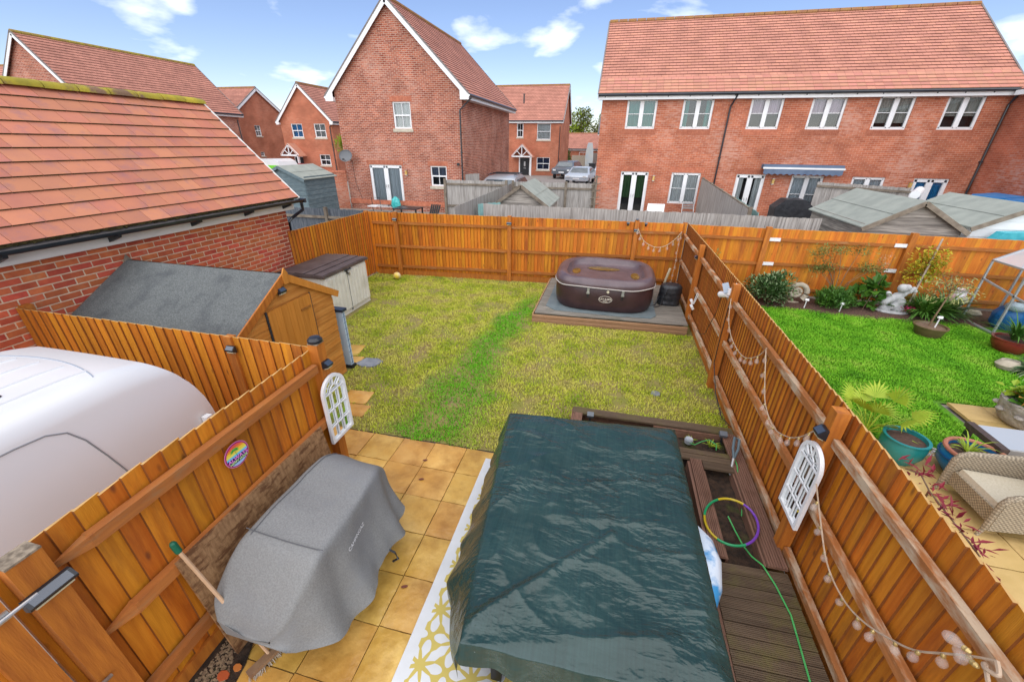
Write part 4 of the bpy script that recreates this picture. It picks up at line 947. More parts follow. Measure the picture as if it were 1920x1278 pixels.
ha, S, E, N_, Wd = gable_house('gabled_house', 'long roofed brick house rising behind the garage, lichen on its ridge', -37.45, -31.1, 20.9, 31.85, .6, 5.6, 9.1, 'y', M['brick_c'], M['roof_far'], {}, .35, 22, .3, ridge_m=mat('yellow lichen ridge', (.36,.30,.04), (.28,.18,.06), 4, .95))
pipe(ha, E, 31.6, .6, 5.2)
hb2, *_x = gable_house('gabled_house', 'sliver of a tiled house at the left edge above the garage', -62, -52, 28.0, 36.0, .6, 6.2, 9.6, 'x', M['brick_f'], M['roof_far'], {}, .3, 20, .3)
hF = [(-7.95,-6.60,4.02,5.44),(-7.90,-6.56,1.27,2.42),(-10.0,-9.35,4.22,5.44),(-9.62,-8.66,.72,2.36)]
hf, S, E, N_, Wd = gable_house('brick_house', 'red brick house with black front door and white porch beyond the parked cars', -14.2, -5.55, 44, 51.2, .72, 5.68, 9.0, 'x', M['brick_f'], M['roof_far'], {'S': hF}, .25, 24, .3)
window(hf, S, *hF[0], 'plain', 'white', None, .14); window(hf, S, *hF[1], 'sash', 'darkblue', None, .14); window(hf, S, *hF[2], 'sash', 'white', .2, .12)
b = MB(); S.box(b, -9.62,-8.66,-.08,-.03,.72,2.36); fd = ob('front_door', b, M['black'], hf)
b = MB(); S.box(b, -9.22,-9.06,-.03,-.022,1.55,2.0); S.box(b, -9.25,-9.0,-.03,-.02,1.35,1.4); ob('door_glazing', b, M['metal'], fd)
for a_ in (-9.74, -8.66): b = MB(); S.box(b, a_, a_+.12, -.03, .03, .72, 2.4); ob('door_jamb', b, M['white'], hf)
porch(hf, S, -10.2, -8.3, .72, 2.5, 3.55, 1.0); pipe(hf, S, -5.68, .72, 5.2)
b = MB(); b.box(-9.55,-9.43,44.7,44.82,7.2,8.0); b.box(-9.62,-9.36,44.62,44.9,7.98,8.02); ob('vent_pipe', b, M['black'], hf)
hg, *_x = gable_house('brick_garage', 'low red roofed garage far down the lane', -9.5, -2.6, 60, 66, .8, 3.1, 5.0, 'x', M['brick_f'], M['roof_far'], {}, .2, 14, .3, cat='garage')
window(hg, Side('S', 59.93), -5.0, -3.9, 1.6, 2.7, 'sash', None, None, None)
hh_, *_x = gable_house('slate_house', 'sliver of a slate roofed brick house behind the terrace corner', -2.1, 6, 50, 58, .8, 4.75, 7.4, 'x', M['brick_f'], M['slate'], {}, .3, 16, .3)
# ------------------------------------------------------------ text on things
def text_mesh(txt, size, m, name='lettering', bold=False):
    cu = bpy.data.curves.new(name, 'FONT'); cu.body = txt; cu.size = size; cu.align_x = 'CENTER'; cu.align_y = 'CENTER'; cu.extrude = .0006
    if bold: cu.offset = size*.02
    t = bpy.data.objects.new(name, cu); COL.objects.link(t); dg = bpy.context.evaluated_depsgraph_get(); dg.update()
    me = bpy.data.meshes.new_from_object(t.evaluated_get(dg)); bpy.data.objects.remove(t); bpy.data.curves.remove(cu)
    me.materials.clear(); me.materials.append(m); return me
def put_text(me, name, parent, origin, right, upv):
    right = Vector(right).normalized(); upv = Vector(upv); upv = (upv-right*upv.dot(right)).normalized(); n = right.cross(upv)
    Mx = Matrix((right, upv, n)).transposed().to_4x4(); Mx.translation = Vector(origin); me.transform(Mx)
    return ob(name, me, None, parent)
def wrap_on(me, bvh, direction, lift):
    """press a mesh on to a surface along a direction"""
    d = Vector(direction).normalized()
    for v in me.vertices:
        h = bvh.ray_cast(v.co - d*.5, d)
        if h[0] is not None: v.co = h[0] - d*lift

# ------------------------------------------------------------ hot tub deck
hd = T('hot_tub_deck', 'low grey timber deck with two front boards under the hot tub', 'deck', (.25, 9.8, 0))
M['deck_grey'] = mat('weathered deck board', (.15,.135,.11), (.26,.235,.195), 3, .8, .3, 22, (.7,8,8), rnd=.15, c3=(.10,.10,.07), s3=2, t3=(.55,.75))
M['deck_edge'] = mat('brown deck edge board', (.30,.165,.085), (.40,.24,.13), 3, .75, .3, 22, (.7,8,8), rnd=.1)
DG = unit_box(M['deck_grey'], 'deck_board'); DE = unit_box(M['deck_edge'], 'edge_board')
n = 19
for k in range(n):
    y = 8.40+.142*(k+.5); piece('deck_board', DG, hd, (.20+.02, y+.0, .205), (0,0,.035), (3.30, .136, .028))
for z, yy in ((.135, 8.375), (.045, 8.362)):
    piece('edge_board', DE, hd, (.20, yy-.01, z), (0,0,.035), (3.34, .028, .085))
    for q in (-.025, 0, .025): piece('groove', DE, hd, (.20, yy-.028, z+q), (0,0,.035), (3.33, .012, .012))
piece('edge_board', DE, hd, (-1.47, 9.7, .10), (0,0,0), (.028, 2.75, .17))
b = MB(); b.poly([(-1.0,8.57,.221),(.55,8.55,.221),(.62,8.58,.221),(1.12,8.60,.221),(1.24,8.78,.221),(1.25,10.8,.221),(-1.2,10.75,.221),(-1.24,10.4,.221),(-1.24,8.8,.221)], (0,0,.012))
ob('ground_mat', b, mat('blue grey ground mat', (.12,.155,.165), (.17,.205,.21), 4, .7, .2), None, label='blue grey mat spread under the hot tub', cat='mat')
# ------------------------------------------------------------ hot tub
tub = T('hot_tub', 'brown inflatable hot tub with sunken padded lid on the timber deck', 'hot tub', (.03, 9.72, .235))
M['tub'] = mat('brown vinyl', (.036,.017,.018), (.052,.024,.025), 4, .42, .12, 30, spec=.5)
M['tub_lid'] = mat('plum vinyl lid', (.085,.058,.064), (.12,.082,.088), 3, .33, .25, 12, spec=.55, c3=(.10,.062,.066), s3=2.5, t3=(.5,.7))
tcx, tcy, ta, tb_ = .04, 9.72, 1.13, 1.05
def sup(a, rx, ry, e=3.6):
    c, s_ = math.cos(a), math.sin(a); return (rx*math.copysign(abs(c)**(2/e), c), ry*math.copysign(abs(s_)**(2/e), s_))
def ring_mesh(name, prof, m, nseg=72, closebot=True, bulge=0):
    vs = []; fs = []
    for (s_, z) in prof:
        for k in range(nseg):
            x, y = sup(2*math.pi*k/nseg, ta*s_, tb_*s_); vs.append((tcx+x, tcy+y, z))
    for i in range(len(prof)-1):
        for k in range(nseg): fs.append((i*nseg+k, i*nseg+(k+1) % nseg, (i+1)*nseg+(k+1) % nseg, (i+1)*nseg+k))
    b = MB().add(vs, fs); return b
wallp = [(.90,.235),(.95,.25),(.985,.31),(1.0,.42),(1.005,.6),(1.0,.76),(.985,.80)]
ob('tub_wall', ring_mesh('w', wallp, None), M['tub'], tub, True)
lidb = ring_mesh('l', [(1.012,.79),(1.02,.84),(1.01,.90),(.965,.955),(.92,.985),(.85,.985),(.80,.955),(.775,.88),(.74,.845),(.5,.84),(.05,.838)], None)
lv = []
for (x, y, z) in lidb.v:
    q = z
    if z > .86: q += .010*fbm((x*3, y*3, 1), 3) + .004*fbm((x*11, y*11, 4), 2)
    dx_, dy_ = x-tcx, y-tcy
    q -= .045*math.exp(-((dx_+.05)/.42)**2-((dy_-.38)/.22)**2) + .035*math.exp(-((dx_-.70)/.14)**2-((dy_+.05)/.34)**2) + .035*math.exp(-((dx_+.70)/.14)**2-((dy_-.08)/.32)**2)
    lv.append((x, y, q))
lidb.v = lv; lidb.f.append(tuple(range(10*72, 11*72))); lid_o = ob('lid', lidb, M['tub_lid'], tub, True)
b = MB(); b.tube([(tcx+sup(2*math.pi*k/72, ta*1.022, tb_*1.022)[0], tcy+sup(2*math.pi*k/72, ta*1.022, tb_*1.022)[1], .80+.014*math.sin(k*.52)) for k in range(72)], .011, 6, True); ob('piping', b, mat('grey piping', (.50,.46,.42), None, 5, .6), lid_o)
M['puddle'] = mat('leafy puddle', (.10,.06,.015), (.20,.12,.03), 9, .12, spec=.6)
for (px, py, rx, ry, z) in ((-.05,.42,.40,.16,.838),(.70,-.05,.10,.27,.838),(-.70,.08,.10,.25,.838)):
    b = MB(); n = 22; b.v = [(tcx+px+rx*math.cos(2*math.pi*k/n)*(1+.06*math.sin(3*k)), tcy+py+ry*math.sin(2*math.pi*k/n), z) for k in range(n)]; b.f = [tuple(range(n))]; ob('rain_puddle', b, M['puddle'], tub)
fy = tcy-tb_*1.012
for x in (-.33, .42):
    b = MB(); b.box(tcx+x-.025, tcx+x+.025, fy-.02, fy, .66, .79); b.box(tcx+x-.035, tcx+x+.035, fy-.028, fy, .66, .70); ob('buckle', b, M['metal'] if x < 9 else None, tub)
    b = MB(); b.box(tcx+x-.015, tcx+x+.015, fy-.012, fy+.002, .57, .66); ob('strap', b, M['black'], tub)
b = MB(); b.tube([(tcx+.10,fy-.02,.735),(tcx+.10,fy+.01,.735)], .028, 14); ob('valve', b, mat('cream valve', (.6,.55,.4), None, 5, .5), tub)
lx, lz = tcx+.06, .555
M['print'] = mat('cream print', (.72,.66,.55), None, 5, .6)
b = MB(); n = 36
pts = [(lx+.145*math.cos(2*math.pi*k/n), fy+.002-.004, lz+.075*math.sin(2*math.pi*k/n)) for k in range(n)]; b.tube(pts, .0045, 5, True); ob('logo_ring', b, M['print'], tub)
put_text(text_mesh('LAY-Z-SPA', .056, M['print'], bold=True), 'logo_lettering', tub, (lx, fy-.006, lz+.005), (1,0,0), (0,0,1))
put_text(text_mesh('Maldives', .026, M['print']), 'logo_small_lettering', tub, (lx, fy-.006, lz-.042), (1,0,0), (0,0,1)) if False else None
b = MB(); b.box(lx-.05, lx+.05, fy-.005, fy-.002, lz-.048, lz-.036); ob('logo_underline', b, M['print'], tub)
# black bag with a stick beside the tub
bag = T('black_bag', 'black padded bag with straps beside the hot tub', 'bag', (1.56, 9.7, .22))
M['bag'] = mat('black nylon', (.012,.013,.016), (.028,.03,.034), 6, .45, .6, 14, spec=.5, bdist=.02)
def bagf(u, v):
    a = 2*math.pi*u; z = v; r_ = 1 if v < .8 else 1-.55*((v-.8)/.2)**2
    x, y = sup(a, .25*r_, .20*r_, 3); q = .02*fbm((x*9, y*9, v*5), 3)+.012*math.sin(v*22)
    return (1.58+x*(1+q*2)+.03*v, 9.72+y*(1+q*2), .225+.5*v-(0 if v < 1 else .03))
me = grid_mesh('bag_body', bagf, 33, 22, M['bag']); bo = bpy.data.objects.new('bag_body', me); _link(bo, bag)
b = MB(); b.v = [bagf(k/20, 1) for k in range(20)]; b.f = [tuple(range(20))]; ob('bag_top', b, M['bag'], bag)
for pts in ([(1.36,9.62,.42),(1.30,9.56,.30),(1.28,9.5,.235),(1.2,9.42,.232),(1.1,9.40,.232)], [(1.42,9.52,.45),(1.40,9.46,.3),(1.36,9.42,.235),(1.22,9.36,.232)], [(1.5,9.51,.62),(1.45,9.49,.5),(1.48,9.505,.36)]):
    b = MB(); b.tube(pts, .012, 5); ob('strap', b, M['bag'], bag)
b = MB(); b.tube([(1.45,9.95,.6),(1.53,9.92,1.02)], .028, 8); ob('wooden_stake', b, mat('pale stake', (.5,.42,.28), (.4,.33,.2), 9, .8), None, label='pale wooden stake standing up behind the black bag', cat='stake')

# ------------------------------------------------------------ covered table
M['tarp'] = bpy.data.materials.new('dark green tarpaulin'); M['tarp'].use_nodes = True
t = M['tarp'].node_tree; N = t.nodes; L = t.links; b = N['Principled BSDF']; b.inputs['Roughness'].default_value = .27; b.inputs['Specular IOR Level'].default_value = .5
g_ = N.new('ShaderNodeNewGeometry')
def nz(scale, det, stretch, rot=0, dist=0):
    mp = N.new('ShaderNodeMapping'); mp.inputs['Scale'].default_value = stretch; mp.inputs['Rotation'].default_value = (0,0,rot); L.new(g_.outputs['Position'], mp.inputs[0])
    n = N.new('ShaderNodeTexNoise'); n.inputs['Scale'].default_value = scale; n.inputs['Detail'].default_value = det; n.inputs['Distortion'].default_value = dist; L.new(mp.outputs[0], n.inputs['Vector']); return n.outputs['Fac']
def ramp(fac, a, c, p0=.3, p1=.7):
    r = N.new('ShaderNodeValToRGB'); r.color_ramp.elements[0].position = p0; r.color_ramp.elements[1].position = p1; r.color_ramp.elements[0].color = (*a, 1); r.color_ramp.elements[1].color = (*c, 1); L.new(fac, r.inputs[0]); return r.outputs[0]
c1 = ramp(nz(1.8, 6, (1,1,1)), (.011,.033,.030), (.021,.053,.048)); c2 = ramp(nz(2.2, 5, (30,1.2,1)), (.7,.7,.7), (1.25,1.25,1.25)); mx1 = N.new('ShaderNodeMixRGB'); mx1.blend_type = 'MULTIPLY'; mx1.inputs[0].default_value = .5; L.new(c1, mx1.inputs[1]); L.new(c2, mx1.inputs[2])
sp_ = ramp(nz(16, 2, (1,1,1)), (0,0,0), (1,1,1), .78, .81); mx2 = N.new('ShaderNodeMixRGB'); L.new(sp_, mx2.inputs[0]); L.new(mx1.outputs[0], mx2.inputs[1]); mx2.inputs[2].default_value = (.22,.30,.32,1); L.new(mx2.outputs[0], b.inputs['Base Color'])
def ridged(f):
    a = N.new('ShaderNodeMath'); a.operation = 'SUBTRACT'; L.new(f, a.inputs[0]); a.inputs[1].default_value = .5
    q = N.new('ShaderNodeMath'); q.operation = 'ABSOLUTE'; L.new(a.outputs[0], q.inputs[0])
    p = N.new('ShaderNodeMapRange'); p.inputs['From Max'].default_value = .10; p.inputs['To Min'].default_value = 1; p.inputs['To Max'].default_value = 0; L.new(q.outputs[0], p.inputs['Value']); return p.outputs[0]
r1 = ridged(nz(1.7, 4, (1,2.6,1), .25, .5)); r2 = ridged(nz(4.5, 5, (1,2.0,1), -.2, .6)); fine = nz(14, 5, (1,2.4,1.6))
def madd(a, k, c):
    q = N.new('ShaderNodeMath'); q.operation = 'MULTIPLY_ADD'; L.new(a, q.inputs[0]); q.inputs[1].default_value = k
    if isinstance(c, float): q.inputs[2].default_value = c
    else: L.new(c, q.inputs[2])
    return q.outputs[0]
def vor(scale, stretch, rot):
    mp = N.new('ShaderNodeMapping'); mp.inputs['Scale'].default_value = stretch; mp.inputs['Rotation'].default_value = (0,0,rot); L.new(g_.outputs['Position'], mp.inputs[0])
    nn_ = N.new('ShaderNodeTexNoise'); nn_.inputs['Scale'].default_value = 3; nn_.inputs['Detail'].default_value = 3; L.new(mp.outputs[0], nn_.inputs['Vector'])
    ml = N.new('ShaderNodeMixRGB'); ml.blend_type = 'ADD'; ml.inputs[0].default_value = .35; L.new(mp.outputs[0], ml.inputs[1]); L.new(nn_.outputs['Color'], ml.inputs[2])
    v = N.new('ShaderNodeTexVoronoi'); v.inputs['Scale'].default_value = scale; L.new(ml.outputs[0], v.inputs['Vector']); return v.outputs['Distance']
v1, v2 = vor(3.2, (1,1.7,1), .3), vor(9, (1,1.9,1.2), -.15)
v3 = vor(22, (1,1.6,1.4), .5)
hgt = madd(v1, .60, madd(v2, .36, madd(v3, .13, madd(r1, .45, 0.0))))
bp = N.new('ShaderNodeBump'); msk = N.new('ShaderNodeMapRange'); msk.inputs['From Min'].default_value = .36; msk.inputs['From Max'].default_value = .66; msk.inputs['To Min'].default_value = .16; msk.inputs['To Max'].default_value = .85; L.new(nz(1.5, 3, (1,1.3,1), .4, .3), msk.inputs['Value']); L.new(msk.outputs[0], bp.inputs['Strength']); bp.inputs['Distance'].default_value = .024; L.new(hgt, bp.inputs['Height']); L.new(bp.outputs[0], b.inputs['Normal'])
tab = T('covered_table', 'large garden table under a dark green tarpaulin on the patio', 'table', (.1, 2.7, 0))
C00, C10, C11, C01 = [Vector(p) for p in ((-.65,1.36,.76),(1.06,1.42,.76),(1.0,4.03,.76),(-.92,3.86,.76))]
def tarp(u, v):
    s_, q = (u-.5)*2*1.42, (v-.5)*2*1.28
    sc_, qc = max(-1, min(1, s_)), max(-1, min(1, q))
    a, c = (sc_+1)/2, (qc+1)/2
    p = (C00*(1-a)+C10*a)*(1-c) + (C01*(1-a)+C11*a)*c
    ox, oy = abs(s_)-1, abs(q)-1
    over = max(0, ox, oy)
    ctr = Vector((.1, 2.65, 0)); sag = -.035*(1-sc_**2)*(1-qc**2)
    edge = max(abs(sc_), abs(qc))
    z = p.z + sag - .045*(max(0, edge-.80)/.20)**2
    w = .013*fbm((p.x*1.6+p.y*.5, p.y*2.4, 2), 4) + .012*(1-abs(2*noise.noise(Vector((p.x*1.1-p.y*.5, p.y*1.9+p.x*.4, 5)))))**6
    # long creases running from the near left corner
    for (ax, ay, bx, by, hgt_, wd_) in ((-.60,1.50,.30,2.42,.035,.04),(-.55,1.35,.9,1.75,.018,.05),(-.2,2.5,.8,2.62,.014,.05),(-.6,2.75,.1,2.9,.012,.04)):
        dxy = Vector((bx-ax, by-ay)); tt = max(0, min(1, (Vector((p.x-ax, p.y-ay)).dot(dxy))/dxy.length_squared)); dist = (Vector((p.x, p.y))-Vector((ax, ay))-dxy*tt).length
        w += hgt_*math.exp(-(dist/wd_)**2)*(1-.5*tt)
    q1, q2, q3 = [(1-min(1, 1.7*abs(noise.noise(Vector((p.x*s1+.35*p.y*s1, p.y*s1*1.45-.25*p.x*s1, s1+off))))))**pw for s1, off, pw in ((1.5,0,5),(3.6,7,4),(8.5,3,3))]
    mask = .35+.65*max(0, min(1, .5+1.6*noise.noise(Vector((p.x*1.1, p.y*1.1, 9)))))
    w += (.005*q1+.002*q2+.0015*q3)*mask
    z += w
    if over > 0:
        left, right_, near, far = s_ < -1, s_ > 1, q < -1, q > 1
        drop = over*(1.15 if left else 1.3)
        if near: drop *= .42 + .5*a
        fl = .05*min(1, over/.3)
        fold = .016*math.sin((p.x if (near or far) and not (left or right_) else p.y)*17+3*noise.noise(Vector((p.x*3, p.y*3, 1))))*min(1, over/.2)
        bul = max(0, p.x+1.0)*min(1, over/.3)**.8*min(1, max(0, (p.y-1.36)/.55))*.72 if left else 0
        dxn = (-1 if left else 1 if right_ else 0)*(fl+fold+bul*(1 if left else 0)); dyn = (-1 if near else 1 if far else 0)*(fl*.8+fold)
        if right_: dxn *= .45
        p = p + Vector((dxn, dyn, 0)); z = max(.04, z-drop-.02*fbm((p.x*4, p.y*4, 0), 2)*0)
    return (p.x, p.y, z + .003*fbm((p.x*6, p.y*11, z*7), 4))
me = grid_mesh('tarpaulin', tarp, 240, 290, M['tarp']); to = bpy.data.objects.new('tarpaulin', me); _link(to, tab)
b = MB()
for (x, y) in ((-.45,1.55),(.8,1.7),(.75,3.7),(-.6,3.6)):
    bb = MB().box(x-.04, x+.04, y-.04, y+.04, 0, .68); ob('leg', bb, M['black'], tab)
b.box(-.6,.95,1.45,3.8,.66,.70); ob('table_top', b, M['black'], tab)
b = MB()
def sack(u, v): a = 2*math.pi*u; r_ = math.sin(math.pi*min(.98, v*.9+.06)); return (-.36+.16*r_*math.cos(a)*(1+.2*fbm((u*9, v*6, 0), 2)), 1.30+.10*r_*math.sin(a), .02+.33*v)
me = grid_mesh('hanging_end', sack, 22, 14, M['bag']); o = bpy.data.objects.new('hanging_end', me); _link(o, tab)
# blue inflatable showing past the cover
M['infl'] = mat('printed inflatable', (.05,.30,.62), (.65,.75,.85), 5, .35, lo=.45, hi=.55, c3=(.25,.08,.35), s3=3, t3=(.6,.62))
b = MB(); b.tube([(1.10,2.2,.30),(1.14,2.4,.36),(1.15,2.6,.40),(1.14,2.8,.40),(1.10,3.0,.36)], [.05,.10,.12,.10,.05], 12); ob('inflatable', b, M['infl'], None, True, label='blue printed inflatable poking out under the tarpaulin', cat='inflatable')

# ------------------------------------------------------------ outdoor rug
def rug_material():
    m = bpy.data.materials.new('white rug with yellow flowers'); m.use_nodes = True; t = m.node_tree; N = t.nodes; L = t.links; b = N['Principled BSDF']; b.inputs['Roughness'].default_value = .85
    g = N.new('ShaderNodeNewGeometry'); s_ = N.new('ShaderNodeSeparateXYZ'); L.new(g.outputs['Position'], s_.inputs[0])
    def mt(op, a, c=0.0, d=None):
        q = N.new('ShaderNodeMath'); q.operation = op
        for i, v in enumerate((a, c) if d is None else (a, c, d)):
            if isinstance(v, (int, float)): q.inputs[i].default_value = v
            else: L.new(v, q.inputs[i])
        return q.outputs[0]
    def flower(ox, oy):
        fx = mt('SUBTRACT', mt('FLOORED_MODULO', mt('ADD', s_.outputs['X'], ox), .42), .21); fy_ = mt('SUBTRACT', mt('FLOORED_MODULO', mt('ADD', s_.outputs['Y'], oy), .42), .21)
        r = mt('SQRT', mt('ADD', mt('MULTIPLY', fx, fx), mt('MULTIPLY', fy_, fy_))); a = mt('ARCTAN2', fy_, fx)
        pet = mt('ABSOLUTE', mt('COSINE', mt('MULTIPLY', a, 4.0)))
        inr = mt('LESS_THAN', mt('ABSOLUTE', mt('SUBTRACT', r, .112)), mt('MULTIPLY', mt('SUBTRACT', pet, .28), .095))
        return inr
    k = mt('MAXIMUM', flower(0, 0), flower(.21, .21))
    bx = mt('LESS_THAN', s_.outputs['X'], -1.12); k = mt('MAXIMUM', k, bx)
    n = N.new('ShaderNodeTexNoise'); n.inputs['Scale'].default_value = 60; L.new(g.outputs['Position'], n.inputs['Vector'])
    mx_ = N.new('ShaderNodeMixRGB'); L.new(k, mx_.inputs[0]); mx_.inputs[1].default_value = (.56,.44,.11,1); mx_.inputs[2].default_value = (.66,.67,.67,1)
    n2 = N.new('ShaderNodeTexNoise'); n2.inputs['Scale'].default_value = 5; n2.inputs['Detail'].default_value = 6; L.new(g.outputs['Position'], n2.inputs['Vector'])
    mr = N.new('ShaderNodeMapRange'); mr.inputs['To Min'].default_value = .82; mr.inputs['To Max'].default_value = 1.1; L.new(n2.outputs['Fac'], mr.inputs['Value']); hs = N.new('ShaderNodeHueSaturation'); L.new(mr.outputs[0], hs.inputs['Value']); L.new(mx_.outputs[0], hs.inputs['Color'])
    L.new(hs.outputs[0], b.inputs['Base Color'])
    wv = N.new('ShaderNodeTexWave'); wv.inputs['Scale'].default_value = 55; wv.bands_direction = 'Y'; L.new(g.outputs['Position'], wv.inputs['Vector']); bp = N.new('ShaderNodeBump'); bp.inputs['Strength'].default_value = .35; bp.inputs['Distance'].default_value = .004; L.new(wv.outputs[0], bp.inputs['Height']); L.new(bp.outputs[0], b.inputs['Normal'])
    return m
me = grid_mesh('outdoor_rug', lambda u, v: (-1.21+u*2.0, .85+v*2.92, .022+.004*fbm((u*6, v*8, 0), 3)), 40, 60, rug_material())
o = bpy.data.objects.new('outdoor_rug', me); COL.objects.link(o); tag(o, 'white outdoor rug with yellow flowers under the covered table', 'rug')
b = MB()

# ------------------------------------------------------------ barbecue under grey cover
bq = T('covered_barbecue', 'barbecue under a grey fabric cover beside the left fence', 'barbecue', (-2.05, 1.9, 0))
M['cover'] = mat('grey cover fabric', (.165,.165,.158), (.215,.215,.207), 90, .72, .55, 3.2, c3=(.17,.175,.18), s3=1.5, t3=(.5,.7), bdist=.02)
secs = [ # y, x-left-top, x-right-top, z-top-left, z-top-right, x-left-bottom, x-right-bottom, z-bottom
 (1.14,-2.38,-1.98,.60,.52,-2.40,-1.84,.40),(1.18,-2.45,-1.91,.71,.62,-2.46,-1.77,.35),(1.25,-2.47,-1.86,.77,.71,-2.50,-1.72,.31),(1.36,-2.44,-1.80,.90,.86,-2.52,-1.66,.29),(1.48,-2.40,-1.75,1.04,1.0,-2.52,-1.62,.29),(1.54,-2.38,-1.74,1.07,1.02,-2.52,-1.60,.29),
 (1.8,-2.37,-1.74,1.08,1.02,-2.52,-1.57,.29),(2.1,-2.37,-1.75,1.08,1.02,-2.52,-1.58,.30),(2.36,-2.35,-1.78,1.07,1.01,-2.52,-1.62,.31),(2.45,-2.33,-1.82,1.03,.97,-2.51,-1.67,.32),(2.60,-2.30,-1.88,.86,.80,-2.46,-1.74,.34),(2.67,-2.26,-1.94,.70,.66,-2.40,-1.82,.36)]
def interp(yv):
    for i in range(len(secs)-1):
        a, c = secs[i], secs[i+1]
        if a[0] <= yv <= c[0]+1e-9: t_ = (yv-a[0])/(c[0]-a[0]); return [zi(a[k], c[k], t_) for k in range(8)]
    return list(secs[-1])
def bbq(u, v):
    y, xl, xr, zl, zr_, bl_, br_, zb_ = interp(1.14+v*1.53)
    # around: left bottom -> left top -> right top -> right bottom
    if u < .3: t_ = u/.3; p = Vector((zi(bl_, xl, t_), y, zi(zb_+.06, zl, t_))); nrm = Vector((-1,0,.1)); amp = 1-t_
    elif u < .62: t_ = (u-.3)/.32; p = Vector((zi(xl, xr, t_), y, zi(zl, zr_, t_)-.018*math.sin(math.pi*t_))); nrm = Vector((0,0,1)); amp = .12
    else: t_ = (u-.62)/.38; p = Vector((zi(xr, br_, t_)-.03*math.sin(math.pi*t_), y, zi(zr_, zb_+.05*math.sin(y*7), t_))); nrm = Vector((1,0,.2)); amp = t_
    f = amp*(.042*math.sin(y*15+2.5*noise.noise(Vector((y*2, 0, 3))))+.035*fbm((y*4, p.z*1.5, 7), 3)) + .008*fbm((p.x*5, y*5, p.z*5), 3)
    if v < .16 and u > .28: f += .02*math.sin(p.x*26)*(1-v/.16)*(.4+amp)
    p = p + nrm*f
    if v < .02 or v > .985: p.y += (.02 if v < .02 else -.02)*0
    return p
me = grid_mesh('cover', bbq, 90, 110, M['cover'])
bm = bmesh.new(); bm.from_mesh(me); inner = [v for v in bm.verts if not v.is_boundary]
for _ in range(14): bmesh.ops.smooth_vert(bm, verts=inner, factor=.5, use_axis_x=True, use_axis_y=True, use_axis_z=True)
bm.to_mesh(me); bm.free(); me.update()
co = bpy.data.objects.new('cover', me); _link(co, bq)
def cap(v_, push, name):
    B_l = [bbq(k/60, v_) for k in range(61)]; cen = sum(B_l, Vector((0,0,0)))/61; b = MB(); n_ = 61; rows__ = 7
    b.v = [tuple(p.lerp(cen, r_/rows__) + Vector((0, push*math.sin(r_/rows__*math.pi/2), 0))) for r_ in range(rows__+1) for p in B_l]
    b.f = [(r_*n_+k, r_*n_+(k+1) % n_, (r_+1)*n_+(k+1) % n_, (r_+1)*n_+k) for r_ in range(rows__) for k in range(n_)]
    return ob(name, b, M['cover'], bq, True)
cap(0, -.012, 'cover_near_end')
cap(1, .012, 'cover_far_end')
bv = BVHTree.FromPolygons([v.co for v in me.vertices], [p.vertices for p in me.polygons])
tm_ = text_mesh('CAMPINGAZ', .045, mat('white print', (.8,.8,.8), None, 5, .6))
Mx = Matrix((Vector((-.05,1,0)).normalized(), Vector((-.25,0,.97)), Vector((1,0,.25)))).transposed().to_4x4(); Mx.translation = Vector((-1.62, 1.86, .80)); tm_.transform(Mx); wrap_on(tm_, bv, (-1,0,-.15), .004)
ob('lettering', tm_, None, bq)
for pts in ([bbq(.33, k/40) + Vector((0,0,.004)) for k in range(10, 36)], [bbq(u_, .27)+Vector((0,-.004,.004)) for u_ in [.3+.32*k/12 for k in range(13)]]):
    b = MB(); b.tube(pts, .0035, 4); ob('seam', b, mat('dark seam', (.09,.09,.095), None, 5, .8) if 'dark seam' not in bpy.data.materials else bpy.data.materials['dark seam'], bq)
b = MB(); b.tube([(-1.66,2.10,.36),(-1.56,2.10,.32),(-1.53,2.09,.26),(-1.58,2.08,.22)], .011, 6); ob('handle', b, M['black'], bq)
for (x, y) in ((-2.34,1.55),(-1.88,1.55),(-2.34,2.35),(-1.92,2.35)): bb = MB().box(x-.02, x+.02, y-.02, y+.02, 0, .55); ob('leg', bb, M['black'], bq)
# OSB sheet leaning on the fence
M['osb'] = mat('damp osb', (.22,.11,.045), (.34,.19,.085), 16, .8, .3, 40, (1,2.6,.9), c3=(.13,.055,.02), s3=9, t3=(.5,.6), st3=(1,.7,2.2))
b = MB(); b.poly([(-2.47,1.20,.0),(-2.47,2.72,.0),(-2.615,2.72,1.06),(-2.615,1.20,1.06)], (-.018,0,-.002)); ob('osb_sheet', b, M['osb'], None, label='damp chipboard sheet leaning on the left fence behind the barbecue', cat='board')
br_ = T('broom', 'broom with pale handle and green end cap leaning behind the barbecue', 'broom', (-2.3, 1.2, 0))
b = MB(); b.tube([(-2.52,1.20,1.22),(-2.20,1.235,.10)], .013, 8); ob('handle', b, mat('pale broom handle', (.55,.36,.22), (.48,.30,.17), 8, .6), br_)
b = MB(); b.lathe([(.013,0),(.021,.012),(.021,.085),(.012,.10)], (-2.52,1.20,1.205), 10, M=Matrix.Rotation(-.25, 3, 'Y')); ob('end_cap', b, mat('green cap', (.004,.10,.05), None, 5, .4), br_)
b = MB(); b.obox((-2.19,1.22,.085), (.06,.30,.035), Matrix.Rotation(-.35, 3, 'Z')); hd_b = ob('head', b, mat('broom head wood', (.28,.17,.09), (.2,.11,.06), 9, .8), br_)
b = MB()
for k in range(120):
    x, y = random.uniform(-.028,.028), random.uniform(-.145,.145); p = Matrix.Rotation(-.35, 3, 'Z') @ Vector((x, y, 0)); q = p*1.15
    b.tube([(-2.19+p.x,1.22+p.y,.07),(-2.19+q.x+random.uniform(-.01,.01),1.22+q.y,.012)], .0022, 3)
ob('bristles', b, mat('pale bristle', (.5,.45,.38), (.35,.3,.25), 20, .8), br_)
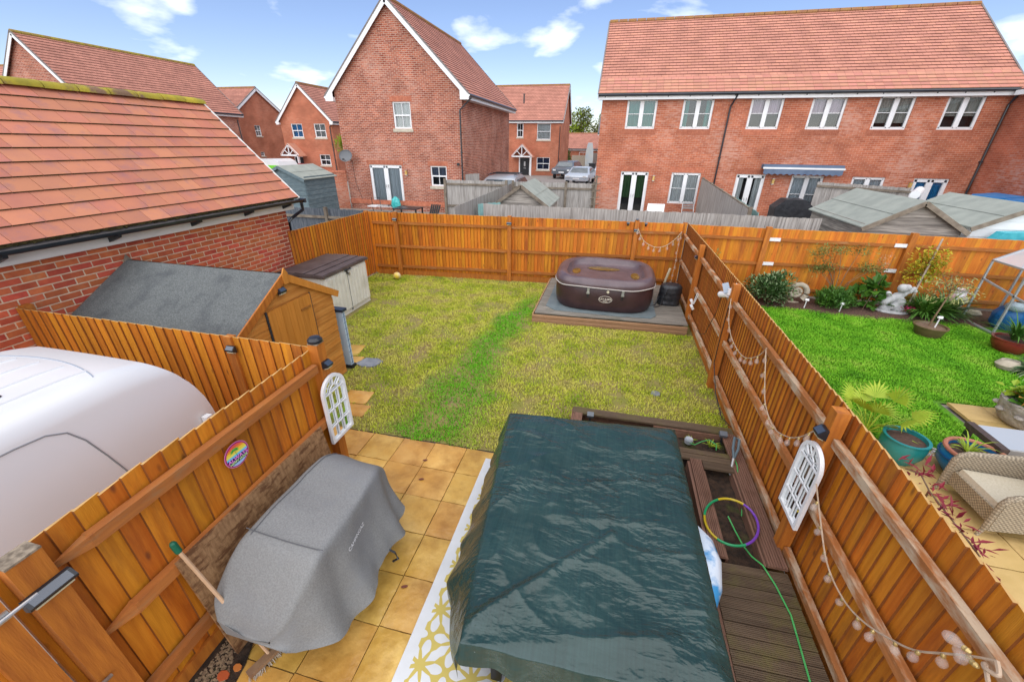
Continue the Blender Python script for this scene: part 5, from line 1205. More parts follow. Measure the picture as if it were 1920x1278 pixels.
# gravel strip with litter
ob('gravel_bed', MB().add([(-2.70,.62,.017),(-2.40,.62,.017),(-2.32,.95,.017),(-2.36,1.15,.017),(-2.44,1.34,.017),(-2.70,1.34,.017)], [(0,1,2,3,4,5)]), M['soil'], kind='structure')
b = MB()
for k in range(1500):
    x, y = random.uniform(-2.64,-2.25), random.uniform(.72,1.32)
    if x > -2.42+.18*math.sin(y*3): continue
    s_ = random.uniform(.006,.014); b.obox((x, y, .018+s_*.3), (s_*1.5, s_, s_*.7), Matrix.Rotation(random.uniform(0,3), 3, 'Z'))
ob('gravel', b, M['gravel'], None, label='brown gravel strip at the foot of the left fence', cat='gravel', kind='stuff')
for nm, lb_, c, x, y, r_ in (('brick_fragment','red brick fragment lying on the gravel strip',(.42,.08,.02),-2.46,1.05,.035),('blue_scrap','small pale blue scrap on the gravel strip',(.25,.45,.65),-2.36,.98,.018),('red_leaf','orange red leaf on the gravel beside the fence',(.5,.16,.03),-2.40,1.12,.025)):
    b = MB(); b.poly([(x+r_*1.3*math.cos(a)*(1+.2*math.sin(a*3)), y+r_*math.sin(a), .018) for a in [k*math.pi/4 for k in range(8)]], (0,0,.014)); ob(nm, b, mat(nm, c, None, 8, .8), None, label=lb_, cat=nm.split('_')[1])
for k, (x, y) in enumerate(((-1.86,3.24),(-1.95,3.55),(-1.45,2.0))):
    b = MB(); b.poly([(x+.03*math.cos(a), y+.014*math.sin(a)+.01*math.cos(a), .022) for a in [q*math.pi/4 for q in range(8)]], (0,0,.004)); ob('fallen_leaf', b, mat('brown leaf %d' % k, (.16,.05,.03), None, 9, .8), None, label=['reddish brown fallen leaf in the middle of the bare patio','small brown fallen leaf on the patio near the lawn edge','tiny brown fallen leaf beside the barbecue cover'][k], cat='leaf', group='fallen leaves on the patio')
# ------------------------------------------------------------ van
van = T('white_van', 'white panel van parked between garage and near left fence', 'van', (-4.05, .4, 0))
M['van'] = mat('white van paint', (.66,.66,.655), (.64,.64,.635), 2, .25, spec=.5)
VX0, VX1, VY0, VY1, VH = -5.22, -3.50, -2.2, 2.46, 2.06
def vanf(u, v):
    # v along length, u around from left sill over the roof to the right sill
    e = max(0, (v-.90)/.10); hw = (VX1-VX0)/2*(1-.05*e**2.5); cx = (VX0+VX1)/2; top = VH-.07*e**2.5-.02*max(0, (v-.75)/.25)
    t_ = u*2-1; a = abs(t_)
    if a < .5: x = hw*.70*(a/.5); z = top-.02*(a/.5)**2
    elif a < .75: k = (a-.5)/.25*math.pi/2; x = hw*(.70+.22*math.sin(k)); z = top-.02-.20*(1-math.cos(k))
    else: k = (a-.75)/.25; x = hw*(.92+.08*min(1, k*1.6)**.7); z = zi(top-.22, .28, k)
    q = max(0, min(1, (z-1.2)/.86)); yend = VY1-.40*q**2.2
    return (cx+math.copysign(x, t_), zi(VY0, yend, v), z)
me = grid_mesh('body', vanf, 81, 110, M['van']); o = bpy.data.objects.new('body', me); _link(o, van)
b = MB(); b.v = [vanf(k/60, 1) for k in range(61)]; b.f = [tuple(range(61))]; ob('front_end', b, M['van'], van)
bvv = BVHTree.FromPolygons([v.co for v in me.vertices], [p.vertices for p in me.polygons])
for x in (-4.86,-4.62,-4.36,-4.10,-3.86):
    pts = []
    for k in range(24):
        y = zi(-1.6, 1.86, k/23); h = bvv.ray_cast(Vector((x, y, 4)), Vector((0,0,-1)))
        if h[0] is not None: pts.append(h[0]+Vector((0,0,-.004)))
    b = MB(); b.tube(pts, .016, 6); ob('roof_rib', b, M['van'], van, True)
pts = []
for k in range(26):
    x = zi(-4.95, -3.72, k/25); h = bvv.ray_cast(Vector((x, 1.93-.10*((x+4.36)/.6)**2, 4)), Vector((0,0,-1)))
    if h[0] is not None: pts.append(h[0]+Vector((0,0,.001)))
b = MB(); b.tube(pts, .005, 5); ob('roof_seam', b, mat('roof seam', (.28,.32,.38), None, 5, .6), van)
def on_side(y, z):
    h = bvv.ray_cast(Vector((0, y, z)), Vector((-1,0,0))); return h[0]+Vector((.001,0,0)) if h[0] is not None else Vector((VX1, y, z))
M['seam'] = mat('dark door seam', (.22,.225,.23), None, 5, .6)
b = MB(); b.tube([on_side(y, z) for y, z in ((-.6,1.84),(0,1.85),(.6,1.855),(1.2,1.855),(1.36,1.84),(1.46,1.79),(1.52,1.68),(1.58,1.48),(1.64,1.25),(1.68,1.0),(1.70,.7),(1.70,.4))], .006, 5); ob('door_seam', b, M['seam'], van)
h = bvv.ray_cast(Vector((-3.98, 1.42, 4)), Vector((0,0,-1)))
b = MB(); b.lathe([(.022,0),(.022,.006),(.010,.008)], h[0], 12); ob('aerial_mount', b, M['black'], van)
b = MB(); b.box(-3.53,-3.47,2.30,2.36,1.25,1.32); ob('side_marker', b, M['white'], van)
for (x, y) in ((-5.05,1.6),(-3.67,1.6),(-5.05,-1.4),(-3.67,-1.4)):
    b = MB(); b.lathe([(.2,-.11),(.32,-.11),(.33,-.06),(.33,.06),(.32,.11),(.2,.11)], (x, y, .33), 20, M=Matrix.Rotation(math.pi/2, 3, 'Y')); w = ob('wheel', b, M['black'], van)
    b = MB(); b.lathe([(.19,-.09),(.19,.09)], (x, y, .33), 14, M=Matrix.Rotation(math.pi/2, 3, 'Y')); ob('rim', b, M['metal'], w)

# ------------------------------------------------------------ raised planter bed and deck on the right
pb = T('raised_planter', 'brown grooved timber planter bed along the right fence', 'planter', (1.55, 3.9, 0))
M['deck_brown'] = mat('grooved brown decking along', (.16,.08,.05), (.23,.12,.078), 3, .7, .3, 22, (8,.7,8), rnd=.12, c3=(.12,.055,.03), s3=3, t3=(.55,.75))
M['deck_brown_x'] = mat('grooved brown decking across', (.085,.055,.032), (.13,.088,.052), 3, .65, .3, 22, (.7,8,8), rnd=.15, c3=(.13,.11,.03), s3=2.2, t3=(.5,.68))
def grooved(axis, m):
    b = MB(); n = 7; prof = []
    for k in range(n):
        a, c = -.5+k/n, -.5+(k+1)/n; g = (c-a)*.22
        prof += [(a, -.05), (a+g*.6, .5), (c-g*.6, .5), (c, -.05)]
    prof = [(-.5,-.5)] + prof + [(.5,-.5)]
    prof = prof[::-1]
    if axis == 'y': b.poly([(x, -.5, z) for x, z in prof[::-1]], (0,1,0))
    else: b.poly([(-.5, x, z) for x, z in prof], (1,0,0))
    return b.mesh('deck_board', m)
GRY, GRX_ = grooved('y', M['deck_brown']), grooved('x', M['deck_brown_x'])
def gb(x0, x1, y0, y1, z, axis): piece('frame_board', GRY if axis == 'y' else GRX_, pb, ((x0+x1)/2, (y0+y1)/2, z), (random.uniform(-.005,.005), random.uniform(-.004,.004), 0), (x1-x0, y1-y0, .03))
gb(-.21,1.92,4.78,4.92,.20,'x'); gb(-.20,-.07,4.30,4.78,.20,'y'); gb(1.76,1.93,2.86,4.78,.20,'y')
gb(.95,1.76,4.28,4.36,.20,'x'); gb(1.05,1.76,4.18,4.27,.196,'x'); gb(1.42,1.76,4.06,4.175,.194,'x'); gb(1.28,1.41,2.86,4.18,.20,'y')
SB = unit_box(M['deck_brown'], 'side_board')
for (c, s_) in (((.86,4.925,.095),(2.14,.03,.19)),((-.21,4.5,.095),(.03,.85,.19)),((1.265,3.5,.095),(.03,1.3,.19)),((1.425,3.45,.09),(.02,1.16,.18)),((1.75,3.5,.09),(.02,1.25,.18)),((1.4,4.77,.09),(1.0,.02,.18))): piece('side_board', SB, pb, c, (0,0,0), s_)
soil = grid_mesh('soil', lambda u, v: (-.1+u*1.9, 2.85+v*1.95, .07+.035*fbm((u*7, v*9, 3), 4)), 40, 44, M['soil']); o = bpy.data.objects.new('soil', soil); _link(o, pb)
pk = T('decking', 'brown grooved decking boards beside the near right fence', 'decking', (1.6, 2.0, 0))
for k in range(15):
    y = 2.79-.108*k
    o = piece('deck_board', GRX_, pk, (1.60, y, .15+random.uniform(-.003,.003)), (0,0,.03), (.66, .102, .03))
piece('side_board', SB, pk, (1.262, 1.95, .075), (0,0,.0), (.03, 1.75, .15))
# hula hoop in three colours, leaning on the bed edge
hp = T('hula_hoop', 'green, yellow and purple hula hoop resting on the planter', 'hula hoop', (1.55, 3.28, .2))
hc_, rad = Vector((1.535, 3.28, .24)), .285
hx = Vector((.72,-.62,.0)).normalized(); hx = Vector((.85,-.45,.02)).normalized(); hy = Vector((.45,.85,.06)).normalized()
cols = [('green',(.01,.28,.10)),('yellow',(.52,.38,.01)),('purple',(.17,.05,.38))]
for k in range(6):
    a0 = k*math.pi/3+.35; b = MB(); b.tube([hc_+hx*math.cos(a0+q*math.pi/30)*rad*.84+hy*math.sin(a0+q*math.pi/30)*rad*1.04 for q in range(11)], .0125, 8)
    nm, c = cols[[2,1,0,1,0,2][k]]; ob('hoop_section', b, bpy.data.materials.get('hoop '+nm) or mat('hoop '+nm, c, None, 5, .3, spec=.5), hp, True)
# green hose lines
M['hose'] = mat('green hose', (.06,.36,.09), (.09,.42,.12), 8, .4)
b = MB(); b.tube([(1.56,3.42,.15),(1.60,3.28,.12),(1.63,3.1,.13),(1.66,2.96,.17),(1.72,2.86,.20),(1.78,2.7,.18),(1.82,2.45,.178),(1.80,2.2,.178),(1.78,1.95,.178),(1.76,1.6,.178),(1.76,1.2,.178)], .0075, 6); ob('green_hose', b, M['hose'], None, True, label='thin green hose running from the soil over the near decking', cat='hose')
b = MB(); b.tube([(1.80,4.27,.24),(1.80,4.15,.24),(1.79,4.0,.19),(1.77,3.8,.14),(1.75,3.62,.12),(1.72,3.5,.11)], .006, 6); ob('green_cable', b, M['hose'], None, True, label='green cable hanging from the spade handle into the soil', cat='cable')
sp2 = T('hand_spade', 'grey handled garden spade stuck in the planter corner', 'spade', (1.78, 4.3, .1))
b = MB(); b.tube([(1.74,4.10,.12),(1.77,4.22,.28)], .018, 8); ob('shaft', b, M['metal'], sp2)
b = MB(); b.tube([(1.77,4.22,.28),(1.82,4.30,.36),(1.84,4.40,.43),(1.79,4.42,.44),(1.76,4.30,.37),(1.77,4.22,.28)], .016, 8); ob('grip', b, mat('blue grey grip', (.09,.13,.15), None, 5, .45), sp2)
b = MB(); b.lathe([(.001,.0),(.05,.0),(.055,.05),(.045,.07),(.001,.075)], (1.34,4.60,.12), 14); ob('garden_ball_light', b, mat('grey clear plastic', (.28,.31,.33), (.45,.47,.48), 14, .2), None, label='round grey solar light lying in the far planter box', cat='solar light')
b = MB(); b.tube([(1.30,4.58,.14),(1.40,4.52,.16),(1.5,4.6,.17),(1.6,4.66,.17),(1.68,4.60,.15),(1.66,4.5,.14)], .006, 6); ob('green_tie', b, M['hose'], None, label='loop of pale green wire in the far planter box', cat='wire')

# ------------------------------------------------------------ leaves and plants kit
def leaf_mat(name, c1, c2, sc_=3, rough=.5):
    m = mat(name, c1, c2, sc_, rough, spec=.3, detail=3); return m
LF = dict(green=leaf_mat('leaf green', (.035,.11,.012), (.08,.19,.02)), dark=leaf_mat('leaf dark', (.018,.06,.012), (.045,.11,.02)), lime=leaf_mat('leaf lime', (.20,.30,.015), (.33,.42,.03)), yellow=leaf_mat('leaf yellow', (.42,.32,.01), (.30,.26,.02)), olive=leaf_mat('leaf olive', (.10,.12,.02), (.17,.19,.04)), silver=leaf_mat('leaf variegated', (.26,.32,.16), (.09,.17,.06)), red=leaf_mat('leaf crimson', (.22,.012,.02), (.14,.01,.022)), pink=leaf_mat('petal pink', (.55,.05,.18), (.45,.02,.10)), pale=leaf_mat('leaf pale', (.34,.36,.16), (.24,.27,.09)), brown=leaf_mat('stem brown', (.14,.085,.045), (.22,.14,.08)), orange=leaf_mat('leaf orange', (.5,.2,.05), (.35,.2,.04)))
def leaves(n, pos, size, asp=.45, up_=.3, seed=0, curl=.2):
    r = random.Random(seed); b = MB()
    for k in range(n):
        p, out = pos(r); p = Vector(p); s_ = size*r.uniform(.6, 1.3)
        d = (Vector(out)*.8 + Vector((r.uniform(-1,1), r.uniform(-1,1), r.uniform(-.6,1)*.7+up_))).normalized()
        x = d.cross(Vector((r.uniform(-.3,.3), r.uniform(-.3,.3), 1))).normalized(); nrm = x.cross(d)
        b.add([p, p+d*s_*.5+x*s_*asp*.5+nrm*s_*curl*.3, p+d*s_, p+d*s_*.5-x*s_*asp*.5+nrm*s_*curl*.3], [(0,1,2,3)])
    return b
def ell(c, r_, clumps=7, seed=3, hollow=.55):
    rr = random.Random(seed); cl_ = []
    for _ in range(clumps):
        v = Vector((rr.gauss(0,1), rr.gauss(0,1), rr.gauss(0,1))).normalized()*rr.uniform(.35,.75); cl_.append((Vector((c[0]+v.x*r_[0], c[1]+v.y*r_[1], c[2]+v.z*r_[2])), rr.uniform(.35,.6)))
    def f(r):
        cc, s_ = r.choice(cl_); v = Vector((r.gauss(0,1), r.gauss(0,1), r.gauss(0,1))).normalized(); q = v*r.uniform(hollow,1)*s_
        return cc+Vector((q.x*r_[0], q.y*r_[1], q.z*r_[2])), v
    return f
def straps(c, n, ln, w, rise=.8, droop=1.0, seed=1, segs=5, spread=1.0, r0=.03):
    r = random.Random(seed); b = MB(); c = Vector(c)
    for k in range(n):
        a = r.uniform(0, 2*math.pi); d = Vector((math.cos(a), math.sin(a), 0)); s_ = Vector((-d.y, d.x, 0)); L_ = ln*r.uniform(.6,1.15); el = r.uniform(.35,1.25)*rise
        p = c+d*r0*r.uniform(0,1); vs = []
        ang = min(1.5, el+.35)
        for q in range(segs+1):
            ww = w*(1-(q/segs)**2.2)*(.7+.6*min(1, q/1.5))*.5+.0006; vs += [p-s_*ww, p+s_*ww]
            p = p+(d*math.cos(ang)*spread+Vector((0,0,math.sin(ang))))*L_/segs; ang -= droop*r.uniform(.12,.42)
        b.add(vs, [(2*q, 2*q+1, 2*q+3, 2*q+2) for q in range(segs)])
    return b
def shrub(name, label, cat, c, r_, n, size, m, seed=1, clumps=8, stems=3, group=None, m2=None, n2=0):
    t_ = T(name, label, cat, (c[0], c[1], 0), group)
    b = MB()
    for k in range(stems):
        a = k*2.4+seed; b.tube([(c[0]+.03*math.cos(a), c[1]+.03*math.sin(a), .0), (c[0]+.25*r_[0]*math.cos(a), c[1]+.25*r_[1]*math.sin(a), c[2]*.7), (c[0]+.5*r_[0]*math.cos(a), c[1]+.5*r_[1]*math.sin(a), c[2]+.4*r_[2])], [.014,.010,.004], 5)
    ob('stem', b, LF['brown'], t_)
    ob('foliage', leaves(n, ell(c, r_, clumps, seed), size, seed=seed), LF[m], t_)
    if n2: ob('pale_foliage', leaves(n2, ell(c, [q*1.04 for q in r_], clumps, seed, .85), size, seed=seed+9), LF[m2], t_)
    return t_
# weeds in the planter
for (x, y, s_) in ((1.62,4.62,1),(1.38,4.68,.7)):
    o = ob('weed', straps((x, y, .09), 16, .13*s_, .012, 1, 1.2, int(x*100)), LF['lime'], None, label='bright green weed beside the spade in the planter' if s_ == 1 else 'small green weed at the round light in the planter', cat='plant', group='weeds in the planter')

# ------------------------------------------------------------ neighbour's garden
shrub('variegated_shrub', 'rounded variegated shrub at the left of the flower bed', 'shrub', (4.18,10.95,.42), (.5,.42,.44), 2600, .085, 'dark', 5, 16, 4, None, 'silver', 1300)
shrub('yellow_shrub', 'yellow green shrub low at the lawn edge by the fence', 'shrub', (3.55,9.75,.14), (.35,.5,.12), 420, .05, 'lime', 7, 8, 2, None, 'yellow', 120)
shrub('climbing_shrub', 'yellow leaved climber showing above the fence corner', 'climber', (2.55,10.9,1.02), (.25,.25,.5), 150, .08, 'olive', 8, 7, 2, None, 'yellow', 60)
# ammonite sculpture
am = T('ammonite_sculpture', 'large pale stone ammonite spiral in the flower bed', 'sculpture', (4.85, 11.2, 0))
M['stone'] = mat('pale stone', (.44,.38,.29), (.34,.29,.22), 8, .85, .4, 30)
pts = []; rad_ = []
for k in range(110):
    a = k*.19; r_ = .018*math.exp(.128*a); pts.append((4.85+r_*math.cos(-a+1.0), 11.16, .33+r_*math.sin(-a+1.0))); rad_.append(.008+r_*.27*(1+.07*math.sin(k*2.2)))
b = MB(); b.tube(pts, rad_, 10); ob('spiral', b, M['stone'], am, True)
b = MB(); b.lathe([(.22,0),(.2,.04),(.1,.06)], (4.85,11.16,0), 14, 1, .5); ob('base', b, M['stone'], am)
# maple with thin stems over ferns
mp_ = T('maple_sapling', 'thin stemmed maple with bronze green leaves against the fence', 'small tree', (5.75, 11.25, 0))
b = MB(); rr = random.Random(4); tips = []
for k in range(9):
    a = rr.uniform(0, 6.28); e = (5.75+rr.uniform(-.75,.85), 11.25+rr.uniform(-.25,.25), rr.uniform(.85,1.5)); m_ = (zi(5.75, e[0], .35), zi(11.25, e[1], .3), e[2]*.6); b.tube([(5.75,11.25,0), m_, e], [.014,.009,.003], 5); tips.append(e)
ob('stem', b, LF['brown'], mp_)
ob('foliage', leaves(1300, lambda r: ((lambda e: (Vector((e[0]+r.gauss(0,.14), e[1]+r.gauss(0,.12), e[2]+r.gauss(0,.06))), Vector((0,0,0))))(r.choice(tips))), .085, .28, -.2, 4), LF['olive'], mp_)
o = ob('fern_clump', leaves(2200, ell((5.7,11.05,.24), (.52,.34,.30), 14, 12), .11, .25, .5, 12), LF['green'], None, label='feathery green fern clump under the maple', cat='fern')
o = T('broad_leaf_plant', 'broad leaved hosta plant left of the grey statue', 'plant', (6.45, 11.3, 0)); ob('foliage', leaves(190, ell((6.48,11.15,.36), (.36,.3,.40), 9, 22), .22, .72, .1, 22, .5), LF['green'], o)
b = MB(); 
for k in range(5): b.tube([(6.45,11.25,0),(6.45+.15*math.cos(k*1.3),11.25+.12*math.sin(k*1.3),.45)], [.008,.004], 4)
b.tube([(6.3,10.95,.05),(6.5,11.1,.7),(6.62,11.15,1.35)], [.006,.005,.002], 4); ob('stem', b, LF['brown'], o)
o = T('feathery_grass', 'pale feathery seed head plant against the back fence', 'plant', (6.55, 11.3, 0)); ob('seed_heads', leaves(140, ell((6.6,11.3,1.15), (.16,.1,.28), 5, 31), .06, .12, .6, 31), leaf_mat('pale pinkish seed', (.5,.36,.26), (.42,.3,.2)), o)
# statue: reclining stone figure made of one rounded mass
stt = T('stone_statue', 'grey white stone figure of a curled animal in the flower bed', 'statue', (6.95, 11.1, 0))
M['gstone'] = mat('grey white stone', (.33,.33,.33), (.48,.48,.47), 6, .8, .3, 20)
mb_ = bpy.data.metaballs.new('st'); mo = bpy.data.objects.new('st', mb_); COL.objects.link(mo); mb_.resolution = .03; mb_.threshold = .3
for (x, y, z, r_) in ((6.80,11.05,.10,.13),(7.08,11.05,.12,.14),(6.74,11.05,.30,.12),(6.86,11.06,.36,.12),(6.97,11.08,.43,.11),(7.08,11.1,.50,.10),(7.18,11.1,.57,.08),(7.25,11.1,.63,.06),(7.30,11.1,.57,.05),(7.06,11.05,.30,.13),(6.99,11.04,.64,.12),(7.09,11.06,.66,.09),(6.72,11.0,.5,.07),(6.95,11.02,.2,.10)):
    e = mb_.elements.new(); e.co = (x, y, z); e.radius = r_*1.25
dg = bpy.context.evaluated_depsgraph_get(); dg.update(); sme = bpy.data.meshes.new_from_object(mo.evaluated_get(dg)); bpy.data.objects.remove(mo)
sme.materials.clear(); sme.materials.append(M['gstone']); sme.polygons.foreach_set('use_smooth', [True]*len(sme.polygons)); ob('figure', sme, None, stt)
b = MB(); b.lathe([(.34,0),(.36,.06),(.3,.09)], (6.98,11.08,0), 16, 1, .7); ob('plinth', b, M['gstone'], stt)
o = T('pink_flowers', 'low plant with pink red flowers in front of the statue', 'flowers', (7.3, 11.0, 0)); ob('foliage', leaves(260, ell((7.3,10.98,.10), (.32,.2,.12), 6, 41), .06, .5, .3, 41), LF['green'], o); ob('petals', leaves(120, ell((7.32,10.95,.16), (.28,.18,.1), 6, 43), .05, .7, .5, 43), LF['pink'], o)
# yellowing tree on stakes
yt = T('staked_tree', 'slim yellowing tree tied to two leaning stakes by the fence', 'small tree', (7.5, 11.3, 0))
b = MB(); b.tube([(7.34,11.15,0),(7.42,11.3,.8),(7.5,11.38,1.5)], [.016,.012,.005], 6); ob('trunk', b, LF['brown'], yt)
for (a, c) in (((7.24,11.05,0),(7.62,11.52,1.75)), ((7.36,11.05,0),(7.50,11.5,.95))): b = MB(); b.tube([a, c], .02, 6); ob('stake', b, mat('grey stake', (.42,.34,.26), (.3,.23,.17), 9, .85), yt)
ob('foliage', leaves(1100, ell((7.48,11.35,1.18), (.46,.28,.58), 13, 51, .3), .075, .6, 0, 51), LF['yellow'], yt); ob('green_foliage', leaves(160, ell((7.55,11.35,1.1), (.4,.28,.55), 9, 52, .3), .065, .5, 0, 52), LF['lime'], yt)
# agapanthus clumps
for i, (x, y, lab) in enumerate(((7.55,10.95,'strappy green clump left of the potted tree trunk'),(8.02,11.1,'strappy dark green clump right of the potted tree trunk'))):
    o = T('strap_leaf_plant', lab, 'plant', (x, y, 0), 'strappy clumps in the flower bed'); ob('foliage', straps((x, y, 0), 210, .75, .045, 1, .9, 60+i, 6, 1, .12), LF['green' if i == 0 else 'dark'], o)
# potted weeping tree on the lawn
pt = T('potted_tree', 'thin weeping tree in a round brown pot on the green lawn', 'potted tree', (6.98, 9.75, 0))
M['brown_pot'] = mat('olive brown pot', (.10,.075,.03), (.14,.10,.045), 5, .4, spec=.5); M['compost'] = mat('compost', (.13,.08,.05), (.2,.13,.08), 30, .95, .6)
b = MB(); b.lathe([(.20,0),(.22,.02),(.27,.19),(.29,.20),(.295,.225),(.26,.225),(.25,.19),(.001,.185)], (6.98,9.75,0), 28); ob('pot', b, M['brown_pot'], pt, True)
b = MB(); b.lathe([(.25,0),(.001,.015)], (6.98,9.75,.196), 20, cap=False); ob('compost', b, M['compost'], pt)
b = MB(); b.tube([(6.95,9.76,.19),(6.99,9.78,.5),(7.06,9.83,.8),(7.12,9.88,1.1)], [.02,.016,.013,.008], 7); tk = ob('trunk', b, LF['brown'], pt)
rr = random.Random(9); b = MB(); tips = []
for k in range(10):
    a = k*.63+.2; e = (7.1+.42*math.cos(a)*rr.uniform(.6,1.1), 9.88+.3*math.sin(a), rr.uniform(.75,1.35)); b.tube([(7.08,9.85,.95),(7.1+.25*math.cos(a),9.88+.2*math.sin(a),1.2+rr.uniform(-.05,.15)), e], [.007,.005,.002], 4); tips += [e, (zi(7.1,e[0],.7),zi(9.88,e[1],.7),zi(1.22,e[2],.45))]
ob('branches', b, LF['brown'], pt); ob('foliage', leaves(340, lambda r: ((lambda e: (Vector((e[0]+r.gauss(0,.07), e[1]+r.gauss(0,.07), e[2]+r.gauss(0,.08))), Vector((0,0,-.3))))(r.choice(tips))), .10, .26, -.2, 71), leaf_mat('leaf willow', (.20,.24,.07), (.34,.33,.12)), pt)
# striped jug
jg = T('ceramic_jug', 'white ceramic jug with pink pattern standing by the greenhouse', 'jug', (8.55, 11.6, 0))
b = MB(); b.lathe([(.09,.0),(.12,.02),(.17,.14),(.17,.24),(.11,.36),(.10,.40),(.13,.45),(.12,.45),(.09,.40),(.001,.38)], (8.55,11.6,.12), 22); ob('body', b, mat('patterned ceramic', (.66,.64,.62), (.62,.40,.40), 9, .3, lo=.52, hi=.6, spec=.5), jg, True)
b = MB(); b.tube([(8.66,11.58,.5),(8.80,11.57,.46),(8.80,11.57,.30),(8.71,11.58,.24)], .018, 7); ob('handle', b, mat('cream handle', (.66,.62,.55), None, 5, .3), jg, True)
b = MB(); b.lathe([(.16,0),(.15,.12)], (8.55,11.6,0), 14); ob('stand', b, M['stone'], jg)
# little white T-shaped solar stake lights
for i, (x, y, lab) in enumerate(((4.98,10.82,'right of the stone ammonite'),(5.72,10.74,'before the fern clump'),(8.02,11.0,'among strappy leaves'),(7.02,9.70,'standing in the potted tree'))):
    z0 = .2 if i == 3 else 0; t_ = T('stake_light', 'small white solar stake light '+lab, 'solar light', (x, y, z0), 'white stake lights in the right hand garden')
    b = MB(); b.tube([(x,y,z0),(x+.01,y,z0+.22)], .012, 6); ob('stem', b, M['white'], t_); b = MB(); b.lathe([(.045,0),(.05,.015),(.04,.03)], (x+.01,y,z0+.22), 10); b.box(x-.03,x+.05,y-.015,y+.015,z0+.25,z0+.265); ob('head', b, M['white'], t_)
# palm by the fence
pl = T('fan_palm', 'yellow green fan palm beside the fence post and teal pot', 'palm', (3.85, 5.55, 0)); rr = random.Random(2)
b = MB(); fb = MB()
for k in range(13):
    a = k*.48+.3; el = rr.uniform(.5,1.2); d = Vector((math.cos(a)*math.cos(el), math.sin(a)*math.cos(el), math.sin(el))); base = Vector((3.85,5.55,.05)); tip = base+d*rr.uniform(.35,.55)
    b.tube([base, base+d*.25+Vector((0,0,.05)), tip], [.008,.006,.004], 4); s_ = d.cross(Vector((0,0,1))).normalized(); u_ = s_.cross(d)
    for q in range(13):
        th = (q-6)*.20; dv = (d*math.cos(th)+s_*math.sin(th)).normalized(); ln = .34*(1-.25*abs(th)); w = s_*math.cos(th)-d*math.sin(th)
        fb.add([tip, tip+dv*ln*.55+w*.014+Vector((0,0,-.01)), tip+dv*ln+Vector((0,0,-.07)), tip+dv*ln*.55-w*.014+Vector((0,0,-.01))], [(0,1,2,3)])
ob('stem', b, LF['lime'], pl); ob('fronds', fb, LF['lime'], pl)
# glazed pots
def pot(name, label, x, y, r_, h, c1, c2, rim=None, bulge=.12):
    t_ = T(name, label, 'plant pot', (x, y, 0)); m = mat(name+' glaze', c1, c2, 4, .25, spec=.6, c3=tuple(q*.6 for q in c1), s3=3, t3=(.5,.75))
    b = MB(); b.lathe([(r_*.62,0),(r_*.68,.02),(r_*(.9+bulge*.6),h*.45),(r_*(.97+bulge*.3),h*.75),(r_*.96,h*.93),(r_*1.02,h*.96),(r_*1.02,h),(r_*.88,h),(r_*.86,h*.85),(.001,h*.82)], (x, y, 0), 32); ob('body', b, m, t_, True)
    b = MB(); b.lathe([(r_*.87,0),(.001,.012)], (x, y, h*.86), 20, cap=False); ob('compost', b, mat(name+' compost', (.055,.03,.02), (.09,.05,.035), 25, .9, .5), t_)
    if rim:
        b = MB(); b.tube([(x+r_*.95*math.cos(k*math.pi/16), y+r_*.95*math.sin(k*math.pi/16), h) for k in range(32)], r_*.085, 8, True); ob('rim', b, rim, t_, True)
    return t_
pot('teal_pot', 'glazed teal plant pot on the patio edge behind the fence', 3.98, 5.08, .235, .36, (.01,.17,.17), (.015,.22,.21))
terra = mat('terracotta rim', (.42,.17,.10), (.34,.13,.08), 7, .7)
bp_ = pot('blue_pot', 'glazed blue plant pot with terracotta rim beside the wicker chair', 4.62, 4.92, .30, .36, (.01,.12,.28), (.02,.17,.36), terra, .25)
b = MB(); b.tube([(4.62+.318*math.cos(k*math.pi/24), 4.92+.318*math.sin(k*math.pi/24), .27+.008*math.sin(k*3)) for k in range(48)], .012, 6, True); ob('rope_band', b, mat('dark blue band', (.008,.06,.16), None, 5, .3), bp_)
ob('foliage', straps((4.56,4.98,.30), 26, .3, .016, 1, 1.3, 81), LF['lime'], bp_)
rp = pot('red_pot', 'dark red plant pot with spiky plant at the greenhouse', 8.05, 9.25, .30, .28, (.16,.02,.015), (.2,.03,.02), None, 0)
ob('foliage', straps((8.05,9.25,.24), 60, .62, .03, 1.1, .8, 82, 6), LF['green'], rp)
o = T('lily_clump', 'clump of grey green strappy leaves at the right lawn edge', 'plant', (7.85, 8.2, 0)); ob('foliage', straps((7.85,8.2,0), 150, .5, .03, 1, 1.2, 83, 6, 1, .2), LF['dark'], o); ob('pale_foliage', straps((7.8,8.2,0), 70, .45, .028, 1, 1.2, 84, 6, 1, .2), LF['silver'], o)
b = MB(); b.lathe([(.001,.0),(.15,.02),(.19,.1),(.13,.18),(.001,.2)], (7.42,8.35,0), 14, 1, .8); ob('boulder', b, M['stone'], None, True, label='pale rounded boulder at the edge of the lily clump', cat='boulder')
b = MB(); b.lathe([(.001,.0),(.13,.02),(.16,.1),(.1,.17),(.001,.19)], (8.75,11.25,0), 14, 1, .8); ob('boulder', b, M['stone'], None, True, label='brown grey boulder in the bed beside the greenhouse', cat='boulder')
